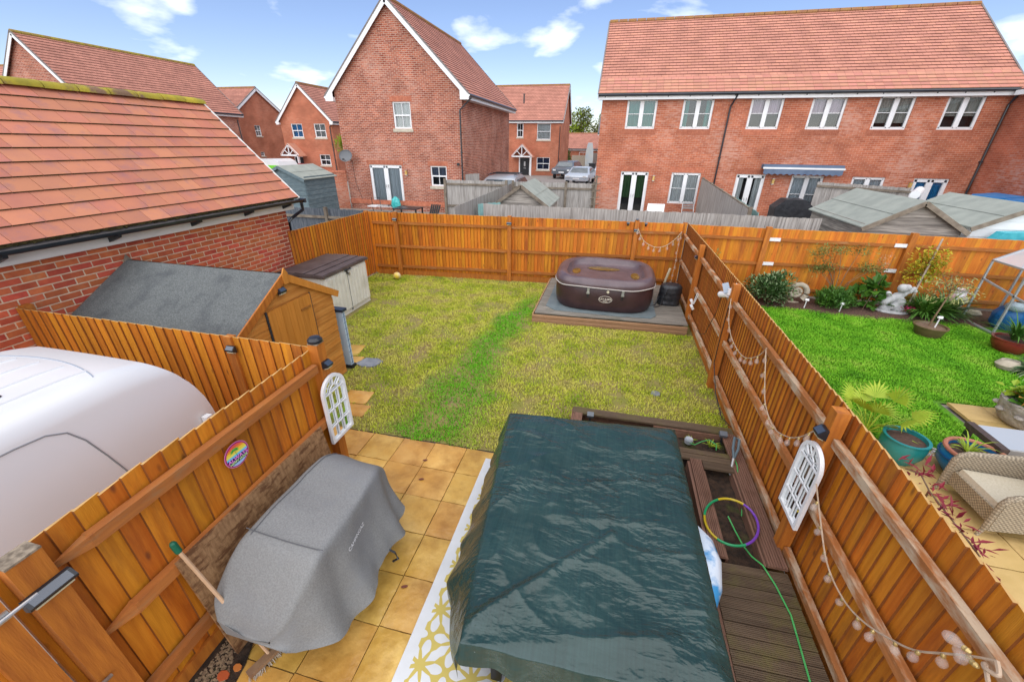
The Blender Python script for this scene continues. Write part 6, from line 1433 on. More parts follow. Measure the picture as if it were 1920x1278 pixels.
# carved stone planter with bergenia
spn = T('stone_planter', 'carved grey stone planter with pink flowers on the paving step', 'planter', (6.2, 6.28, .08))
M['cstone'] = mat('carved stone', (.24,.21,.18), (.40,.36,.31), 9, .9, .9, 16, bdist=.03)
b = MB(); b.lathe([(.27,0),(.30,.03),(.34,.1),(.36,.26),(.37,.30),(.37,.34),(.31,.34),(.30,.28),(.001,.27)], (6.2,6.28,.075), 32); ob('body', b, M['cstone'], spn, True)
for k in range(9):
    a = k*.7+.2; b = MB(); b.lathe([(.001,-.03),(.045,-.02),(.055,.0),(.035,.025),(.001,.03)], (6.2+.36*math.cos(a), 6.28+.36*math.sin(a), .26), 8, 1, 1); ob('carved_face', b, M['cstone'], spn, True)
ob('foliage', leaves(110, ell((6.2,6.28,.48), (.33,.3,.12), 8, 91), .17, .7, .3, 91, .4), LF['green'], spn); ob('orange_leaves', leaves(26, ell((6.15,6.2,.46), (.34,.3,.1), 6, 93), .14, .7, .2, 93, .4), LF['orange'], spn); ob('petals', leaves(110, ell((6.38,6.38,.66), (.14,.12,.1), 4, 94), .05, .8, .3, 94), LF['pink'], spn); ob('lime_leaves', leaves(40, ell((6.05,6.4,.5), (.25,.2,.1), 6, 95), .15, .6, .3, 95, .4), LF['lime'], spn)
# crimson climber over the fence
vn = T('crimson_climber', 'crimson leaved climber spilling over the near right fence', 'climber', (2.2, 2.2, 1.6)); pth = [(2.14,2.62,1.70),(2.16,2.53,1.74),(2.14,2.4,1.72),(2.15,2.28,1.70),(2.13,2.16,1.71),(2.15,2.06,1.68),(2.14,1.97,1.68)]
b = MB(); b.tube(pth, .005, 5); b.tube([(2.2,2.4,0),(2.18,2.42,.9),(2.14,2.4,1.72)], .006, 5); ob('stem', b, LF['brown'], vn)
ob('foliage', leaves(95, lambda r: (Vector(r.choice(pth))+Vector((r.gauss(.02,.02), r.gauss(0,.05), r.gauss(.01,.025))), Vector((0,0,0))), .075, .24, .05, 97), LF['red'], vn)
b = MB(); b.poly([(2.12,1.86,1.60),(2.12,1.98,1.72),(2.115,1.84,1.76),(2.115,1.74,1.68)], (.004,0,0)); 
# wicker chair
wc = T('wicker_chair', 'pale wicker armchair on the patio beyond the right fence', 'chair', (4.6, 4.25, 0))
def wicker():
    m = bpy.data.materials.new('pale wicker weave'); m.use_nodes = True; t = m.node_tree; N = t.nodes; L = t.links; b = N['Principled BSDF']; b.inputs['Roughness'].default_value = .7
    g = N.new('ShaderNodeNewGeometry'); ck = N.new('ShaderNodeTexChecker'); ck.inputs['Scale'].default_value = 52; L.new(g.outputs['Position'], ck.inputs['Vector']); ck.inputs['Color1'].default_value = (.36,.30,.21,1); ck.inputs['Color2'].default_value = (.19,.155,.105,1)
    n = N.new('ShaderNodeTexNoise'); n.inputs['Scale'].default_value = 40; L.new(g.outputs['Position'], n.inputs['Vector']); mx_ = N.new('ShaderNodeMixRGB'); mx_.blend_type = 'OVERLAY'; mx_.inputs[0].default_value = .5; L.new(ck.outputs['Color'], mx_.inputs[1]); L.new(n.outputs['Fac'], mx_.inputs[2]); L.new(mx_.outputs[0], b.inputs['Base Color'])
    bp = N.new('ShaderNodeBump'); bp.inputs['Strength'].default_value = .7; bp.inputs['Distance'].default_value = .006; L.new(ck.outputs['Fac'], bp.inputs['Height']); L.new(bp.outputs[0], b.inputs['Normal']); return m
M['wicker'] = wicker()
cx0, cx1, cy0, cy1 = 4.14, 4.86, 3.90, 4.62
b = MB(); b.poly([(cx0+.03,cy0+.07,.16),(cx1,cy0+.07,.16),(cx1,cy0+.07,.30),(cx0+.03,cy0+.07,.33)], (0, cy1-cy0-.14, 0)); ob('seat', b, M['wicker'], wc)
b = MB(); b.poly([(cx0+.05,cy0+.09,.33),(cx1-.06,cy0+.09,.305),(cx1-.06,cy0+.09,.36),(cx0+.07,cy0+.09,.385)], (0, cy1-cy0-.18, 0)); ob('seat_pad', b, mat('pale woven pad', (.50,.45,.34), (.42,.37,.27), 60, .8, .3), wc)
for y0 in (cy0, cy1-.07):
    b = MB(); b.poly([(cx0,y0,.12),(cx0,y0,.46),(cx0+.03,y0,.53),(cx0+.10,y0,.56),(cx1,y0,.60),(cx1+.03,y0,.14),(cx0+.35,y0,.16)], (0,.07,0)); ob('arm', b, M['wicker'], wc)
    b = MB(); b.tube([(cx0,y0+.035,.12),(cx0,y0+.035,.46),(cx0+.03,y0+.035,.53),(cx0+.10,y0+.035,.565),(cx1,y0+.035,.605)], .030, 8); ob('arm_roll', b, M['wicker'], wc, True)
    b = MB(); b.tube([(cx0-.03,y0+.035,0),(cx0+.01,y0+.035,.2)], [.016,.024], 8); ob('leg', b, M['wicker'], wc); b = MB(); b.tube([(cx1+.06,y0+.035,0),(cx1+.0,y0+.035,.2)], [.016,.024], 8); ob('leg', b, M['wicker'], wc)
b = MB(); b.poly([(cx1-.06,cy0,.2),(cx1+.02,cy0,.2),(cx1+.10,cy0,.74),(cx1+.03,cy0,.76)], (0,cy1-cy0,0)); ob('backrest', b, M['wicker'], wc)
gtb = T('patio_table', 'low dark table with white top behind the wicker chair', 'table', (5.2, 5.25, 0))
b = MB(); b.box(4.93,6.2,5.02,5.5,.40,.42); ob('table_top', b, mat('white glass top', (.40,.43,.46), None, 4, .15, spec=.6), gtb); b = MB(); b.box(4.86,4.95,4.98,5.54,.36,.43); ob('edge', b, mat('dark brown rattan', (.05,.035,.03), (.08,.055,.045), 30, .6), gtb)
for (x, y) in ((4.92,5.02),(4.92,5.5),(6.15,5.02),(6.15,5.5)): b = MB().box(x-.03,x+.03,y-.03,y+.03,0,.38); ob('leg', b, M['black'], gtb)
# white pebbles along the fence
b = MB()
for k in range(220): x, y = random.uniform(2.15,4.6), random.uniform(5.25,5.5); s_ = random.uniform(.012,.03); b.obox((x,y,s_*.4), (s_*1.6,s_*1.2,s_), Matrix.Rotation(random.uniform(0,3), 3, 'Z'))
ob('pebbles', b, mat('white pebbles', (.6,.58,.54), (.4,.38,.35), 40, .7), None, label='strip of white pebbles between green lawn and patio pots', cat='pebbles', kind='stuff')
# greenhouse
gh = T('greenhouse', 'small aluminium greenhouse with clear panes at the right edge', 'greenhouse', (9.2, 10.3, 0))
M['alu'] = mat('aluminium frame', (.56,.58,.58), (.48,.50,.50), 6, .4, metal=.6)
gx0, gx1, gy0, gy1, gzt = 8.42, 10.2, 9.25, 11.05, 1.42
fr_ = [((gx0,gy0,0),(gx0,gy0,gzt)),((gx0,gy1,0),(gx0,gy1,gzt)),((gx0,(gy0+gy1)/2,0),(gx0,(gy0+gy1)/2,gzt)),((gx0,gy0,gzt),(gx0,gy1,gzt)),((gx0,gy0,.03),(gx0,gy1,.03)),((gx0,gy1,gzt),((gx0+gx1)/2,gy1,1.95)),((gx0,gy0,gzt),((gx0+gx1)/2,gy0,1.95)),(((gx0+gx1)/2,gy0,1.95),((gx0+gx1)/2,gy1,1.95)),((gx0,gy0,.03),(gx1,gy0,.03)),((gx0,gy0,gzt),(gx1,gy0,gzt)),((gx0+.6,gy0,0),(gx0+.6,gy0,1.7)),((gx0+1.2,gy0,0),(gx0+1.2,gy0,1.7)),((gx1,gy0,0),(gx1,gy0,gzt)),((gx0+.6,gy1,0),(gx0+.6,gy1,1.7)),((gx0,gy0,.75),(gx0,gy1,1.0)),((gx0,(gy0+gy1)/2,gzt),((gx0+gx1)/2,(gy0+gy1)/2,1.95))]
for a, c in fr_: b = MB(); b.beam(a, c, .035, .035, (1,0,0) if abs(Vector(c)[2]-Vector(a)[2]) > .9 else (0,0,1)); ob('frame_bar', b, M['alu'], gh)
for (y0, y1) in ((gy0+.02,(gy0+gy1)/2-.02),((gy0+gy1)/2+.02,gy1-.02)):
    b = MB(); b.quad((gx0,y1,.05),(gx0,y0,.05),(gx0,y0,gzt-.02),(gx0,y1,gzt-.02)); ob('pane', b, M['glass_clear'], gh)
    b = MB(); xm_ = (gx0+gx1)/2; b.add([(gx0,y0,gzt+.01),(gx0,y1,gzt+.01),(xm_,y1,1.96),(xm_,y0,1.96)], [(0,1,2,3)]); ob('roof_pane', b, mat('milky roof sheet %d' % (y0*10), (.66,.70,.72), None, 4, .3, alpha=.55), gh)
for x in (gx0+.02, gx0+.62): b = MB(); b.quad((x,gy0,.05),(x+.56,gy0,.05),(x+.56,gy0,gzt-.02),(x,gy0,gzt-.02)); ob('pane', b, M['glass_clear'], gh)
for nm, lb_, c, r_, h_, cc in (('blue_bag','blue compost bags slumped inside the greenhouse',(8.95,10.65,.0),.30,.55,(.02,.16,.42)),('white_bag','white bag on top of the blue bags in the greenhouse',(8.9,10.55,.45),.19,.2,(.5,.58,.62)),('blue_slide','tall blue plastic sheet standing inside the greenhouse',(9.75,10.3,0),.42,1.25,(.01,.12,.42))):
    def bgf(u, v, c=c, r_=r_, h_=h_): a = 2*math.pi*u; q = r_*math.sin(math.pi*min(.97, .12+v*.84))**.5*(1+.12*fbm((math.cos(a)*2, math.sin(a)*2, v*3+c[0]), 3)); return (c[0]+q*math.cos(a), c[1]+q*.8*math.sin(a), c[2]+h_*v)
    me = grid_mesh(nm, bgf, 28, 18, mat(nm+' plastic', cc, tuple(q*.7 for q in cc), 6, .35, .5, 9, bdist=.02)); o = bpy.data.objects.new(nm, me); COL.objects.link(o); tag(o, lb_, nm.split('_')[1])
# ------------------------------------------------------------ arched garden mirrors
def mirror(name, label, x, y0, y1, z0, z1, facing):
    t_ = T(name, label, 'mirror', (x, (y0+y1)/2, z0), 'arched garden mirrors')
    ym_, r_ = (y0+y1)/2, (y1-y0)/2; zc = z1-r_; n = 18
    def arch(rr, k): a = math.pi*k/n; return (ym_+rr*math.cos(a), zc+rr*math.sin(a))
    out = [(y0, z0)] + [arch(r_, n-k) for k in range(n+1)] + [(y1, z0)]; w = .032
    inn = [(y0+w, z0+w)] + [arch(r_-w, n-k) for k in range(n+1)] + [(y1-w, z0+w)]
    m = len(out); b = MB(); d0, d1 = 0, .032*facing
    vs = [(x+d, y, z) for d in (d0, d1) for (y, z) in out+inn]; fs = []
    for i in range(m):
        j = (i+1) % m
        fs += [(2*m+i, 2*m+j, 3*m+j, 3*m+i), (i, j, 2*m+j, 2*m+i), (m+i, m+j, 3*m+j, 3*m+i)]
    b.add(vs, fs); f_ = ob('frame', b, M['white'], t_)
    b = MB(); b.v = [(x+.008*facing, y, z) for y, z in inn]; b.f = [tuple(range(len(inn)))]; g_ = ob('mirror_glass', b, M['mirror'], t_)
    bars = [((y0+w, z0+(zc-z0)*q), (y1-w, z0+(zc-z0)*q)) for q in (.33, .66, 1.0)] + [((zi(y0,y1,q), z0+w), (zi(y0,y1,q), zc)) for q in (.36,.64)]
    bars += [((ym_+r_*.36*math.cos(a), zc+r_*.36*math.sin(a)), (ym_+(r_-w)*math.cos(a), zc+(r_-w)*math.sin(a))) for a in (R(38), R(90), R(142))]
    for (p, q) in bars: b = MB(); b.beam((x+.02*facing, *p), (x+.02*facing, *q), .012, .014, (1,0,0)); ob('glazing_bar', b, M['white'], t_)
    b = MB(); b.tube([(x+.02*facing, ym_+r_*.36*math.cos(math.pi*k/10), zc+r_*.36*math.sin(math.pi*k/10)) for k in range(11)], .007, 6); ob('glazing_bar', b, M['white'], t_)
    return t_
mirror('garden_mirror', 'arched white garden mirror hung at the end of the near left fence', -2.635, 2.83, 3.19, .74, 1.50, 1)
mirror('garden_mirror', 'arched white garden mirror hung on the right fence post', 1.90, 2.93, 3.30, .63, 1.43, -1)
# ------------------------------------------------------------ round sign
sg = T('round_sign', 'round colourful sign reading ALWAYS HAPPY HOUR on the left fence', 'sign', (-2.655, 1.87, 1.43))
sy, sz, sr, sx = 1.87, 1.435, .108, -2.655
def disc(r_, m, x, name, y=sy, z=sz):
    b = MB(); n = 36; b.poly([(x, y+r_*math.cos(2*math.pi*k/n), z+r_*math.sin(2*math.pi*k/n)) for k in range(n)], (.0015,0,0)); return ob(name, b, m, sg)
flat = lambda nm, c: bpy.data.materials.get(nm) or mat(nm, c, None, 5, .5)
disc(sr, flat('sign pink edge', (.62,.22,.38)), sx-.002, 'plate'); disc(sr*.95, flat('sign magenta', (.36,.02,.16)), sx-.0004, 'ring')
def chord(z0, z1, r_, m, x, name):
    b = MB(); n = 14; pts = []
    for k in range(n+1): z = zi(z0, z1, k/n); pts.append((x, sy+math.sqrt(max(0, r_*r_-(z-sz)**2)), z))
    for k in range(n+1): z = zi(z1, z0, k/n); pts.append((x, sy-math.sqrt(max(0, r_*r_-(z-sz)**2)), z))
    b.v = pts; b.f = [tuple(range(len(pts)))]; return ob(name, b, m, sg)
rr_ = sr*.86
bands = [(1,.72,(.75,.10,.07)),(.72,.52,(.80,.28,.03)),(.52,.30,(.85,.58,.04)),(.30,.10,(.75,.70,.12)),(.10,-.10,(.15,.55,.72)),(-.10,-.42,(.05,.015,.13)),(-.42,-.72,(.02,.06,.04)),(-.72,-1,(.35,.50,.75))]
for i, (a, c, cc) in enumerate(bands): chord(sz+c*rr_, sz+a*rr_, rr_ if i < 8 else rr_, flat('sign band %d' % i, cc), sx+.002, 'stripe')
put_text(text_mesh('ALWAYS', .045, flat('sign pink text', (.75,.25,.65)), bold=True), 'lettering', sg, (sx+.004, sy, sz-.024), (0,1,0), (0,0,1))
put_text(text_mesh('HAPPY HOUR', .026, flat('sign green text', (.55,.75,.35)), bold=True), 'lettering', sg, (sx+.004, sy, sz-.052), (0,1,0), (0,0,1))
b = MB(); b.beam((sx+.004,sy-.005,sz-.0), (sx+.004,sy-.012,sz+.045), .002, .006, (1,0,0)); ob('palm_trunk', b, flat('sign trunk', (.25,.45,.10)), sg)
b = MB()
for k in range(9): a = -.4+k*.47; p = Vector((sx+.004,sy-.012,sz+.046)); d = Vector((0,math.cos(a),math.sin(a)*.7)); s_ = Vector((0,-d.z,d.y)).normalized()*.006; b.add([p, p+d*.022+s_, p+d*.042-Vector((0,0,.006)), p+d*.022-s_], [(0,1,2,3)])
ob('palm_fronds', b, flat('sign frond', (.10,.50,.08)), sg)
# ------------------------------------------------------------ solar lights
def solar(label, x, y, z, w, d, h, tilt='x+', group='black solar lights on the fences'):
    t_ = T('solar_light', label, 'solar light', (x, y, z), group); dx_, dy_ = {'x+': (1,0), 'x-': (-1,0), 'y-': (0,-1), 'y+': (0,1)}[tilt]
    a = Vector((-dy_, dx_, 0)); o_ = Vector((dx_, dy_, 0)); c = Vector((x, y, z)); b = MB()
    prof = [(0, h/2), (d*.35, h/2), (d, h*.05), (d*.9, -h*.2), (0, -h/2)]
    b.poly([c-a*w/2+o_*p+Vector((0,0,q)) for p, q in prof], a*w); ob('case', b, M['black'], t_)
    n_ = (o_*(h*.45)+Vector((0,0,d*.65))).normalized(); p1 = c+o_*d*.38+Vector((0,0,h*.47)); p2 = c+o_*d*.97+Vector((0,0,h*.08)); b = MB()
    b.add([p1-a*w*.42+n_*.002, p1+a*w*.42+n_*.002, p2+a*w*.42+n_*.002, p2-a*w*.42+n_*.002], [(0,1,2,3)]); ob('solar_panel', b, mat('solar cell', (.05,.065,.09), None, 5, .1, spec=.8) if 'solar cell' not in bpy.data.materials else bpy.data.materials['solar cell'], t_)
    b = MB(); b.poly([c-a*w*.4+o_*d*.2+Vector((0,0,-h*.44)), c+a*w*.4+o_*d*.2+Vector((0,0,-h*.44)), c+a*w*.4+o_*d*.8+Vector((0,0,-h*.24)), c-a*w*.4+o_*d*.8+Vector((0,0,-h*.24))], (0,0,-.012)); ob('lens', b, bpy.data.materials.get('cream lens') or mat('cream lens', (.5,.46,.3), None, 5, .3), t_)
    return t_
solar('black solar light on the gate post at the left edge', -2.612, .70, 1.57, .20, .06, .075, 'x+')
solar('black solar light above the left arched mirror', -2.647, 3.0, 1.63, .09, .07, .08, 'x+')
solar('black solar light on the fence facing the white van', -3.74, 2.982, 1.67, .10, .05, .08, 'y-')
solar('black solar light high on the orange shed gable', -4.21, 4.27, 1.84, .11, .06, .09, 'x+')
solar('black solar light on the first far fence post from the left', on_back(.85,.13)[0], on_back(.85,.13)[1], 1.66, .13, .05, .08, 'y-')
solar('black solar light on the middle far fence post', on_back(4.18,.13)[0], on_back(4.18,.13)[1], 1.66, .14, .05, .08, 'y-')
solar('black solar light on the far fence post behind the hot tub', on_back(7.61,.13)[0], on_back(7.61,.13)[1], 1.60, .13, .05, .08, 'y-')
solar('black solar light beside the right arched mirror', 1.90, 3.12, 1.56, .10, .07, .10, 'x-')
solar('black solar light on the right fence near the far corner', 1.90, 9.1, 1.52, .10, .06, .07, 'x-')
pc = T('post_cap_light', 'black cap light on top of the left fence post', 'solar light', (-2.70, 3.0, 1.872)); b = MB(); b.lathe([(.055,0),(.07,.005),(.072,.03),(.05,.055),(.001,.06)], (-2.70,3.0,1.872), 16); ob('cap', b, M['black'], pc, True)
for i, (t0, dz) in enumerate(((7.38,.0),(7.84,.0),(7.60,.10))):
    x, y = on_back(t0, .10); t_ = T('spot_light', ['small grey capped spotlight left of the far fence post','small grey capped spotlight right of the far fence post','small grey capped spotlight topping the far fence post'][i], 'spotlight', (x, y, 1.72), 'capped spotlights on the far fence')
    z = 1.71+dz; b = MB(); b.lathe([(.02,0),(.028,.05),(.03,.06)], (x, y, z), 10); ob('stem', b, M['black'], t_); b = MB(); b.lathe([(.05,0),(.055,.015),(.05,.035)], (x, y, z+.06), 4, M=Matrix.Rotation(math.pi/4, 3, 'Z')); ob('cap', b, mat('grey cap', (.12,.135,.15), None, 5, .4) if 'grey cap' not in bpy.data.materials else bpy.data.materials['grey cap'], t_)
for i, (x, y) in enumerate(((.04,4.70),(1.76,4.70))):
    t_ = T('planter_light', ['black solar light in the planter corner behind the tarpaulin','black twin solar light in the planter corner by the fence'][i], 'solar light', (x, y, .2)); b = MB(); b.box(x-.012,x+.012,y-.012,y+.012,.08,.24); ob('stake', b, M['black'], t_); b = MB(); b.obox((x,y,.26), (.09,.07,.05), Matrix.Rotation(.4, 3, 'X')); ob('head', b, bpy.data.materials['grey cap'], t_)
# ------------------------------------------------------------ security camera, floodlight, cables
cc = T('security_camera', 'white security camera with solar panel on the right fence post', 'security camera', (1.9, 6.35, 1.66))
b = MB(); b.tube([(1.96,6.38,1.80),(1.88,6.42,1.66)], .012, 6); b.obox((1.90,6.40,1.66), (.06,.05,.09)); ob('bracket', b, M['white'], cc)
b = MB(); b.tube([(1.90,6.44,1.60),(1.84,6.62,1.54)], [.045,.05], 14); ob('body', b, M['white'], cc, True)
b = MB(); b.tube([(1.842,6.615,1.541),(1.832,6.645,1.53)], .038, 14); ob('lens', b, M['black'], cc)
b = MB(); b.obox((1.87,6.52,1.68), (.09,.24,.012), Matrix.Rotation(.35, 3, 'X') @ Matrix.Rotation(-.4, 3, 'Y')); ob('solar_panel', b, mat('pale solar panel', (.30,.34,.38), None, 5, .2), cc)
fl = T('flood_light', 'white twin flood light on the right fence behind the deck', 'floodlight', (1.9, 8.65, .8))
b = MB(); b.obox((1.90,8.72,.66), (.05,.14,.07), Matrix.Rotation(-.5, 3, 'Y')); b.obox((1.89,8.55,.60), (.05,.16,.07), Matrix.Rotation(-.6, 3, 'Y')); ob('lamp_head', b, M['white'], fl); b = MB(); b.tube([(1.93,8.66,.68),(1.95,8.62,.88),(1.95,8.5,.9)], .010, 6); b.tube([(1.92,8.58,.66),(1.95,8.50,.88)], .010, 6); ob('bracket', b, M['white'], fl)
b = MB(); b.tube([(1.85,6.60,1.50),(1.90,6.8,1.2),(1.91,7.05,.85),(1.93,7.3,.55),(1.92,7.55,.42),(1.93,7.9,.36)], .006, 5); ob('black_cable', b, M['black'], None, label='thin black cable looping from the security camera down the fence', cat='cable')
b = MB(); b.tube([(1.9,6.28,1.55),(1.895,6.28,1.0),(1.90,6.27,.5),(1.95,6.0,.12),(1.93,5.4,.05),(1.92,4.95,.22)], .007, 5); ob('black_cable', b, M['black'], None, label='black cable running down the right fence post to the planter', cat='cable')
# ------------------------------------------------------------ festoon lights
fs_ = T('string_lights', 'festoon string of clear bulbs swagged along the right fence', 'string lights', (1.9, 4, 1.4))
M['cord'] = mat('beige cord', (.50,.38,.27), (.42,.30,.20), 20, .7); M['brass'] = mat('brass cap', (.55,.40,.16), None, 8, .35, metal=.6)
def smooth_path(p, n=8):
    p = [Vector(q) for q in p]; o_ = []
    for i in range(len(p)-1):
        a, b_, c, d = p[max(0,i-1)], p[i], p[i+1], p[min(len(p)-1,i+2)]
        for k in range(n): t = k/n; o_.append(.5*((2*b_)+(c-a)*t+(2*a-5*b_+4*c-d)*t*t+(3*b_-a-3*c+d)*t**3))
    return o_+[p[-1]]
BPROF = [(.001,-.115),(.018,-.112),(.029,-.095),(.031,-.08),(.026,-.062),(.016,-.042),(.013,-.03)]
BME = MB().lathe(BPROF, (0,0,0), 12, cap=False).mesh('bulb', M['bulb'], True); CME = MB().lathe([(.013,-.034),(.0145,-.03),(.0135,-.022),(.0145,-.015),(.010,-.004),(.006,0)], (0,0,0), 10).mesh('bulb_cap', M['brass'])
def string(parent, pts, step, start=.1, tilt=.25, s_=.82, r_=.006):
    P_ = smooth_path(pts); b = MB(); b.tube(P_, r_, 6); ob('cord', b, M['cord'], parent, True)
    acc = start
    for i in range(len(P_)-1):
        l = (P_[i+1]-P_[i]).length; acc -= l
        if acc <= 0:
            acc += step; rot = (random.uniform(-tilt,tilt), random.uniform(-tilt,tilt), random.uniform(0,6))
            q = piece('bulb', BME, parent, P_[i], rot, (s_,)*3); WM[q.name] = Vector((0,0,0)); piece('bulb_cap', CME, parent, P_[i], rot, (s_,)*3)
string(fs_, [(1.90,6.27,1.60),(1.89,6.07,1.31),(1.89,5.70,1.17),(1.89,5.17,1.19),(1.89,4.78,1.39),(1.90,4.61,1.59)], .19)
string(fs_, [(1.90,4.63,1.58),(1.89,4.34,1.25),(1.89,4.17,1.10),(1.89,3.87,1.04),(1.89,3.58,1.15),(1.89,3.37,1.32),(1.90,3.17,1.60)], .18)
string(fs_, [(1.86,2.90,1.21),(1.88,2.74,1.03),(1.88,2.47,.84),(1.88,2.21,.82),(1.88,2.0,.91),(1.88,1.81,1.07),(1.88,1.69,1.20),(1.88,1.58,1.39),(1.89,1.505,1.52),(1.90,1.45,1.60)], .17, .16)
b = MB(); b.tube(smooth_path([(1.90,1.45,1.60),(1.88,1.40,1.58),(1.87,1.44,1.55),(1.90,1.47,1.53),(1.88,1.40,1.50)]), .010, 6); ob('cord_knot', b, M['cord'], fs_, True)
for p, rt_ in (((1.86,1.50,1.545),(1.3,.2,.3)),((1.87,1.455,1.52),(1.2,-.2,.2))): piece('bulb', BME, fs_, p, rt_, (.95,)*3); piece('bulb_cap', CME, fs_, p, rt_, (.95,)*3)
fs2 = T('string_lights', 'festoon string of clear bulbs in the far corner behind the hot tub', 'string lights', (1.3, 11.3, 1.2))
string(fs2, [(.75,11.25,1.68),(.92,11.26,1.39),(1.12,11.28,1.25),(1.32,11.30,1.20),(1.54,11.32,1.26),(1.74,11.34,1.44),(1.87,11.36,1.63)], .17, .05, .12, 1.2, .009)
string(fs2, [(1.86,11.36,1.62),(1.84,11.34,1.2),(1.85,11.35,.8),(1.83,11.34,.4),(1.84,11.35,.25)], .2, .1, .2, 1.0, .008)
# ------------------------------------------------------------ ball
bl_ = T('football', 'small yellow and pink football at the far left of the lawn', 'ball', (-5.93, 10.36, 0))
bm = bmesh.new(); bmesh.ops.create_icosphere(bm, subdivisions=3, radius=.105); me = bpy.data.meshes.new('ball_skin'); bm.to_mesh(me); bm.free(); me.transform(Matrix.Translation((-5.93,10.36,.12))); me.polygons.foreach_set('use_smooth', [True]*len(me.polygons)); me.materials.append(mat('ball skin', (.68,.5,.05), (.68,.62,.5), 6, .35, c3=(.5,.05,.15), s3=5, t3=(.55,.57))); ob('ball_skin', me, None, bl_)

# ------------------------------------------------------------ grey fences beyond
def grey_fence(label, a, b_, top0, top1, z0=0, m=None, rails=(), side=-1, name='grey_fence', posts=0, w=.10):
    t_ = T(name, label, 'fence', (a[0], a[1], z0)); a, b_ = Vector(a), Vector(b_); L_ = (b_-a).length; d = (b_-a)/L_; nrm = Vector((d.y, -d.x))*side*-1; n = round(L_/w); mb = MB()
    for k in range(n):
        p, q = a+d*(L_*k/n), a+d*(L_*(k+1.08)/n); tp = zi(top0, top1, (k+.5)/n)+random.uniform(-.012,.012); o1, o2 = nrm*random.uniform(.012,.02), nrm*.002
        mb.add([(p.x,p.y,z0-.3),(q.x,q.y,z0-.3),(q.x+o2.x,q.y+o2.y,z0-.3),(p.x+o1.x,p.y+o1.y,z0-.3),(p.x,p.y,tp),(q.x,q.y,tp),(q.x+o2.x,q.y+o2.y,tp),(p.x+o1.x,p.y+o1.y,tp)], [(0,3,2,1),(4,5,6,7),(0,1,5,4),(1,2,6,5),(2,3,7,6),(3,0,4,7)])
    ob('boards', mb, m or M['grey_v'], t_, kind='stuff')
    for z in rails: b = MB(); p = a+nrm*.045; q = b_+nrm*.045; b.beam((p.x,p.y,z), (q.x,q.y,z+(top1-top0)), .05, .08); ob('rail', b, M['grey_rail'], t_)
    for k in range(posts): p = a+d*(L_*k/max(1,posts-1))+nrm*.06; b = MB(); b.box(p.x-.05,p.x+.05,p.y-.05,p.y+.05,z0-.2,zi(top0,top1,k/max(1,posts-1))+.06); ob('post', b, M['grey_rail'], t_)
    return t_
grey_fence('long silvered fence just behind the orange far fence', (-4.1,13.2), (5.8,13.3), 1.87, 1.84, .05)
grey_fence('silvered fence running back from the far fence toward the tall house', (-4.75,12.3), (-4.66,20.0), 1.86, 1.98, .2, side=1)
grey_fence('silvered fence beside the tall gabled house corner', (-7.6,18.6), (-4.75,18.9), 2.12, 2.1, .35, rails=(1.95,1.0), posts=2)
b_f = grey_fence('silvered fence behind the small grey shed', (-4.5,19.2), (-.85,19.2), 2.08, 2.1, .4, rails=(1.85,.95), posts=4)
grey_fence('short silvered fence stepping up beside the tall house', (-7.0,19.75), (-6.55,20.5), 2.3, 2.3, .4, side=1)
grey_fence('silvered fence between the terrace gardens', (3.88,13.4), (3.92,21.3), 2.0, 2.28, .25, rails=(2.0,1.15), side=-1, posts=5)
grey_fence('pale teal fence length by the terrace barbecue', (4.2,13.45), (4.3,16.5), 1.9, 2.0, .15, m=M['teal_paint'], side=-1, name='teal_fence')
grey_fence('silvered fence piece behind the right grey shed', (8.2,20.2), (11.6,20.3), 2.35, 2.2, .4, rails=(2.2,))
grey_fence('dark blue grey fence behind the garage', (-12.2,12.5), (-6.95,12.6), 1.58, 1.56, 0, m=M['blue_fence'], rails=(1.30,.6), name='blue_grey_fence', posts=3)
grey_fence('pale teal low screen beside the small grey shed', (-4.55,14.0), (-3.9,14.6), 1.75, 1.75, .15, m=M['teal_paint'], name='teal_screen')
grey_fence('silvered fence at the end of the lane', (-3.6,55), (-.5,55), 2.7, 2.7, .75); grey_fence('cream panel fence left of the lane end', (-5.5,55.5), (-3.4,55.5), 2.4, 2.4, .75, m=M['cream'], name='panel_fence')
# trellis post by the terrace corner
b = MB(); b.tube([(-.75,19.0,.4),(-.75,19.0,2.45)], .05, 6); 
for k in range(5): b.tube([(-.95,19.0,1.2+k*.28),(-.55,19.0,1.3+k*.28)], .02, 4)
ob('trellis_post', b, M['grey_rail'], None, label='grey trellis post at the left corner of the terrace', cat='trellis')
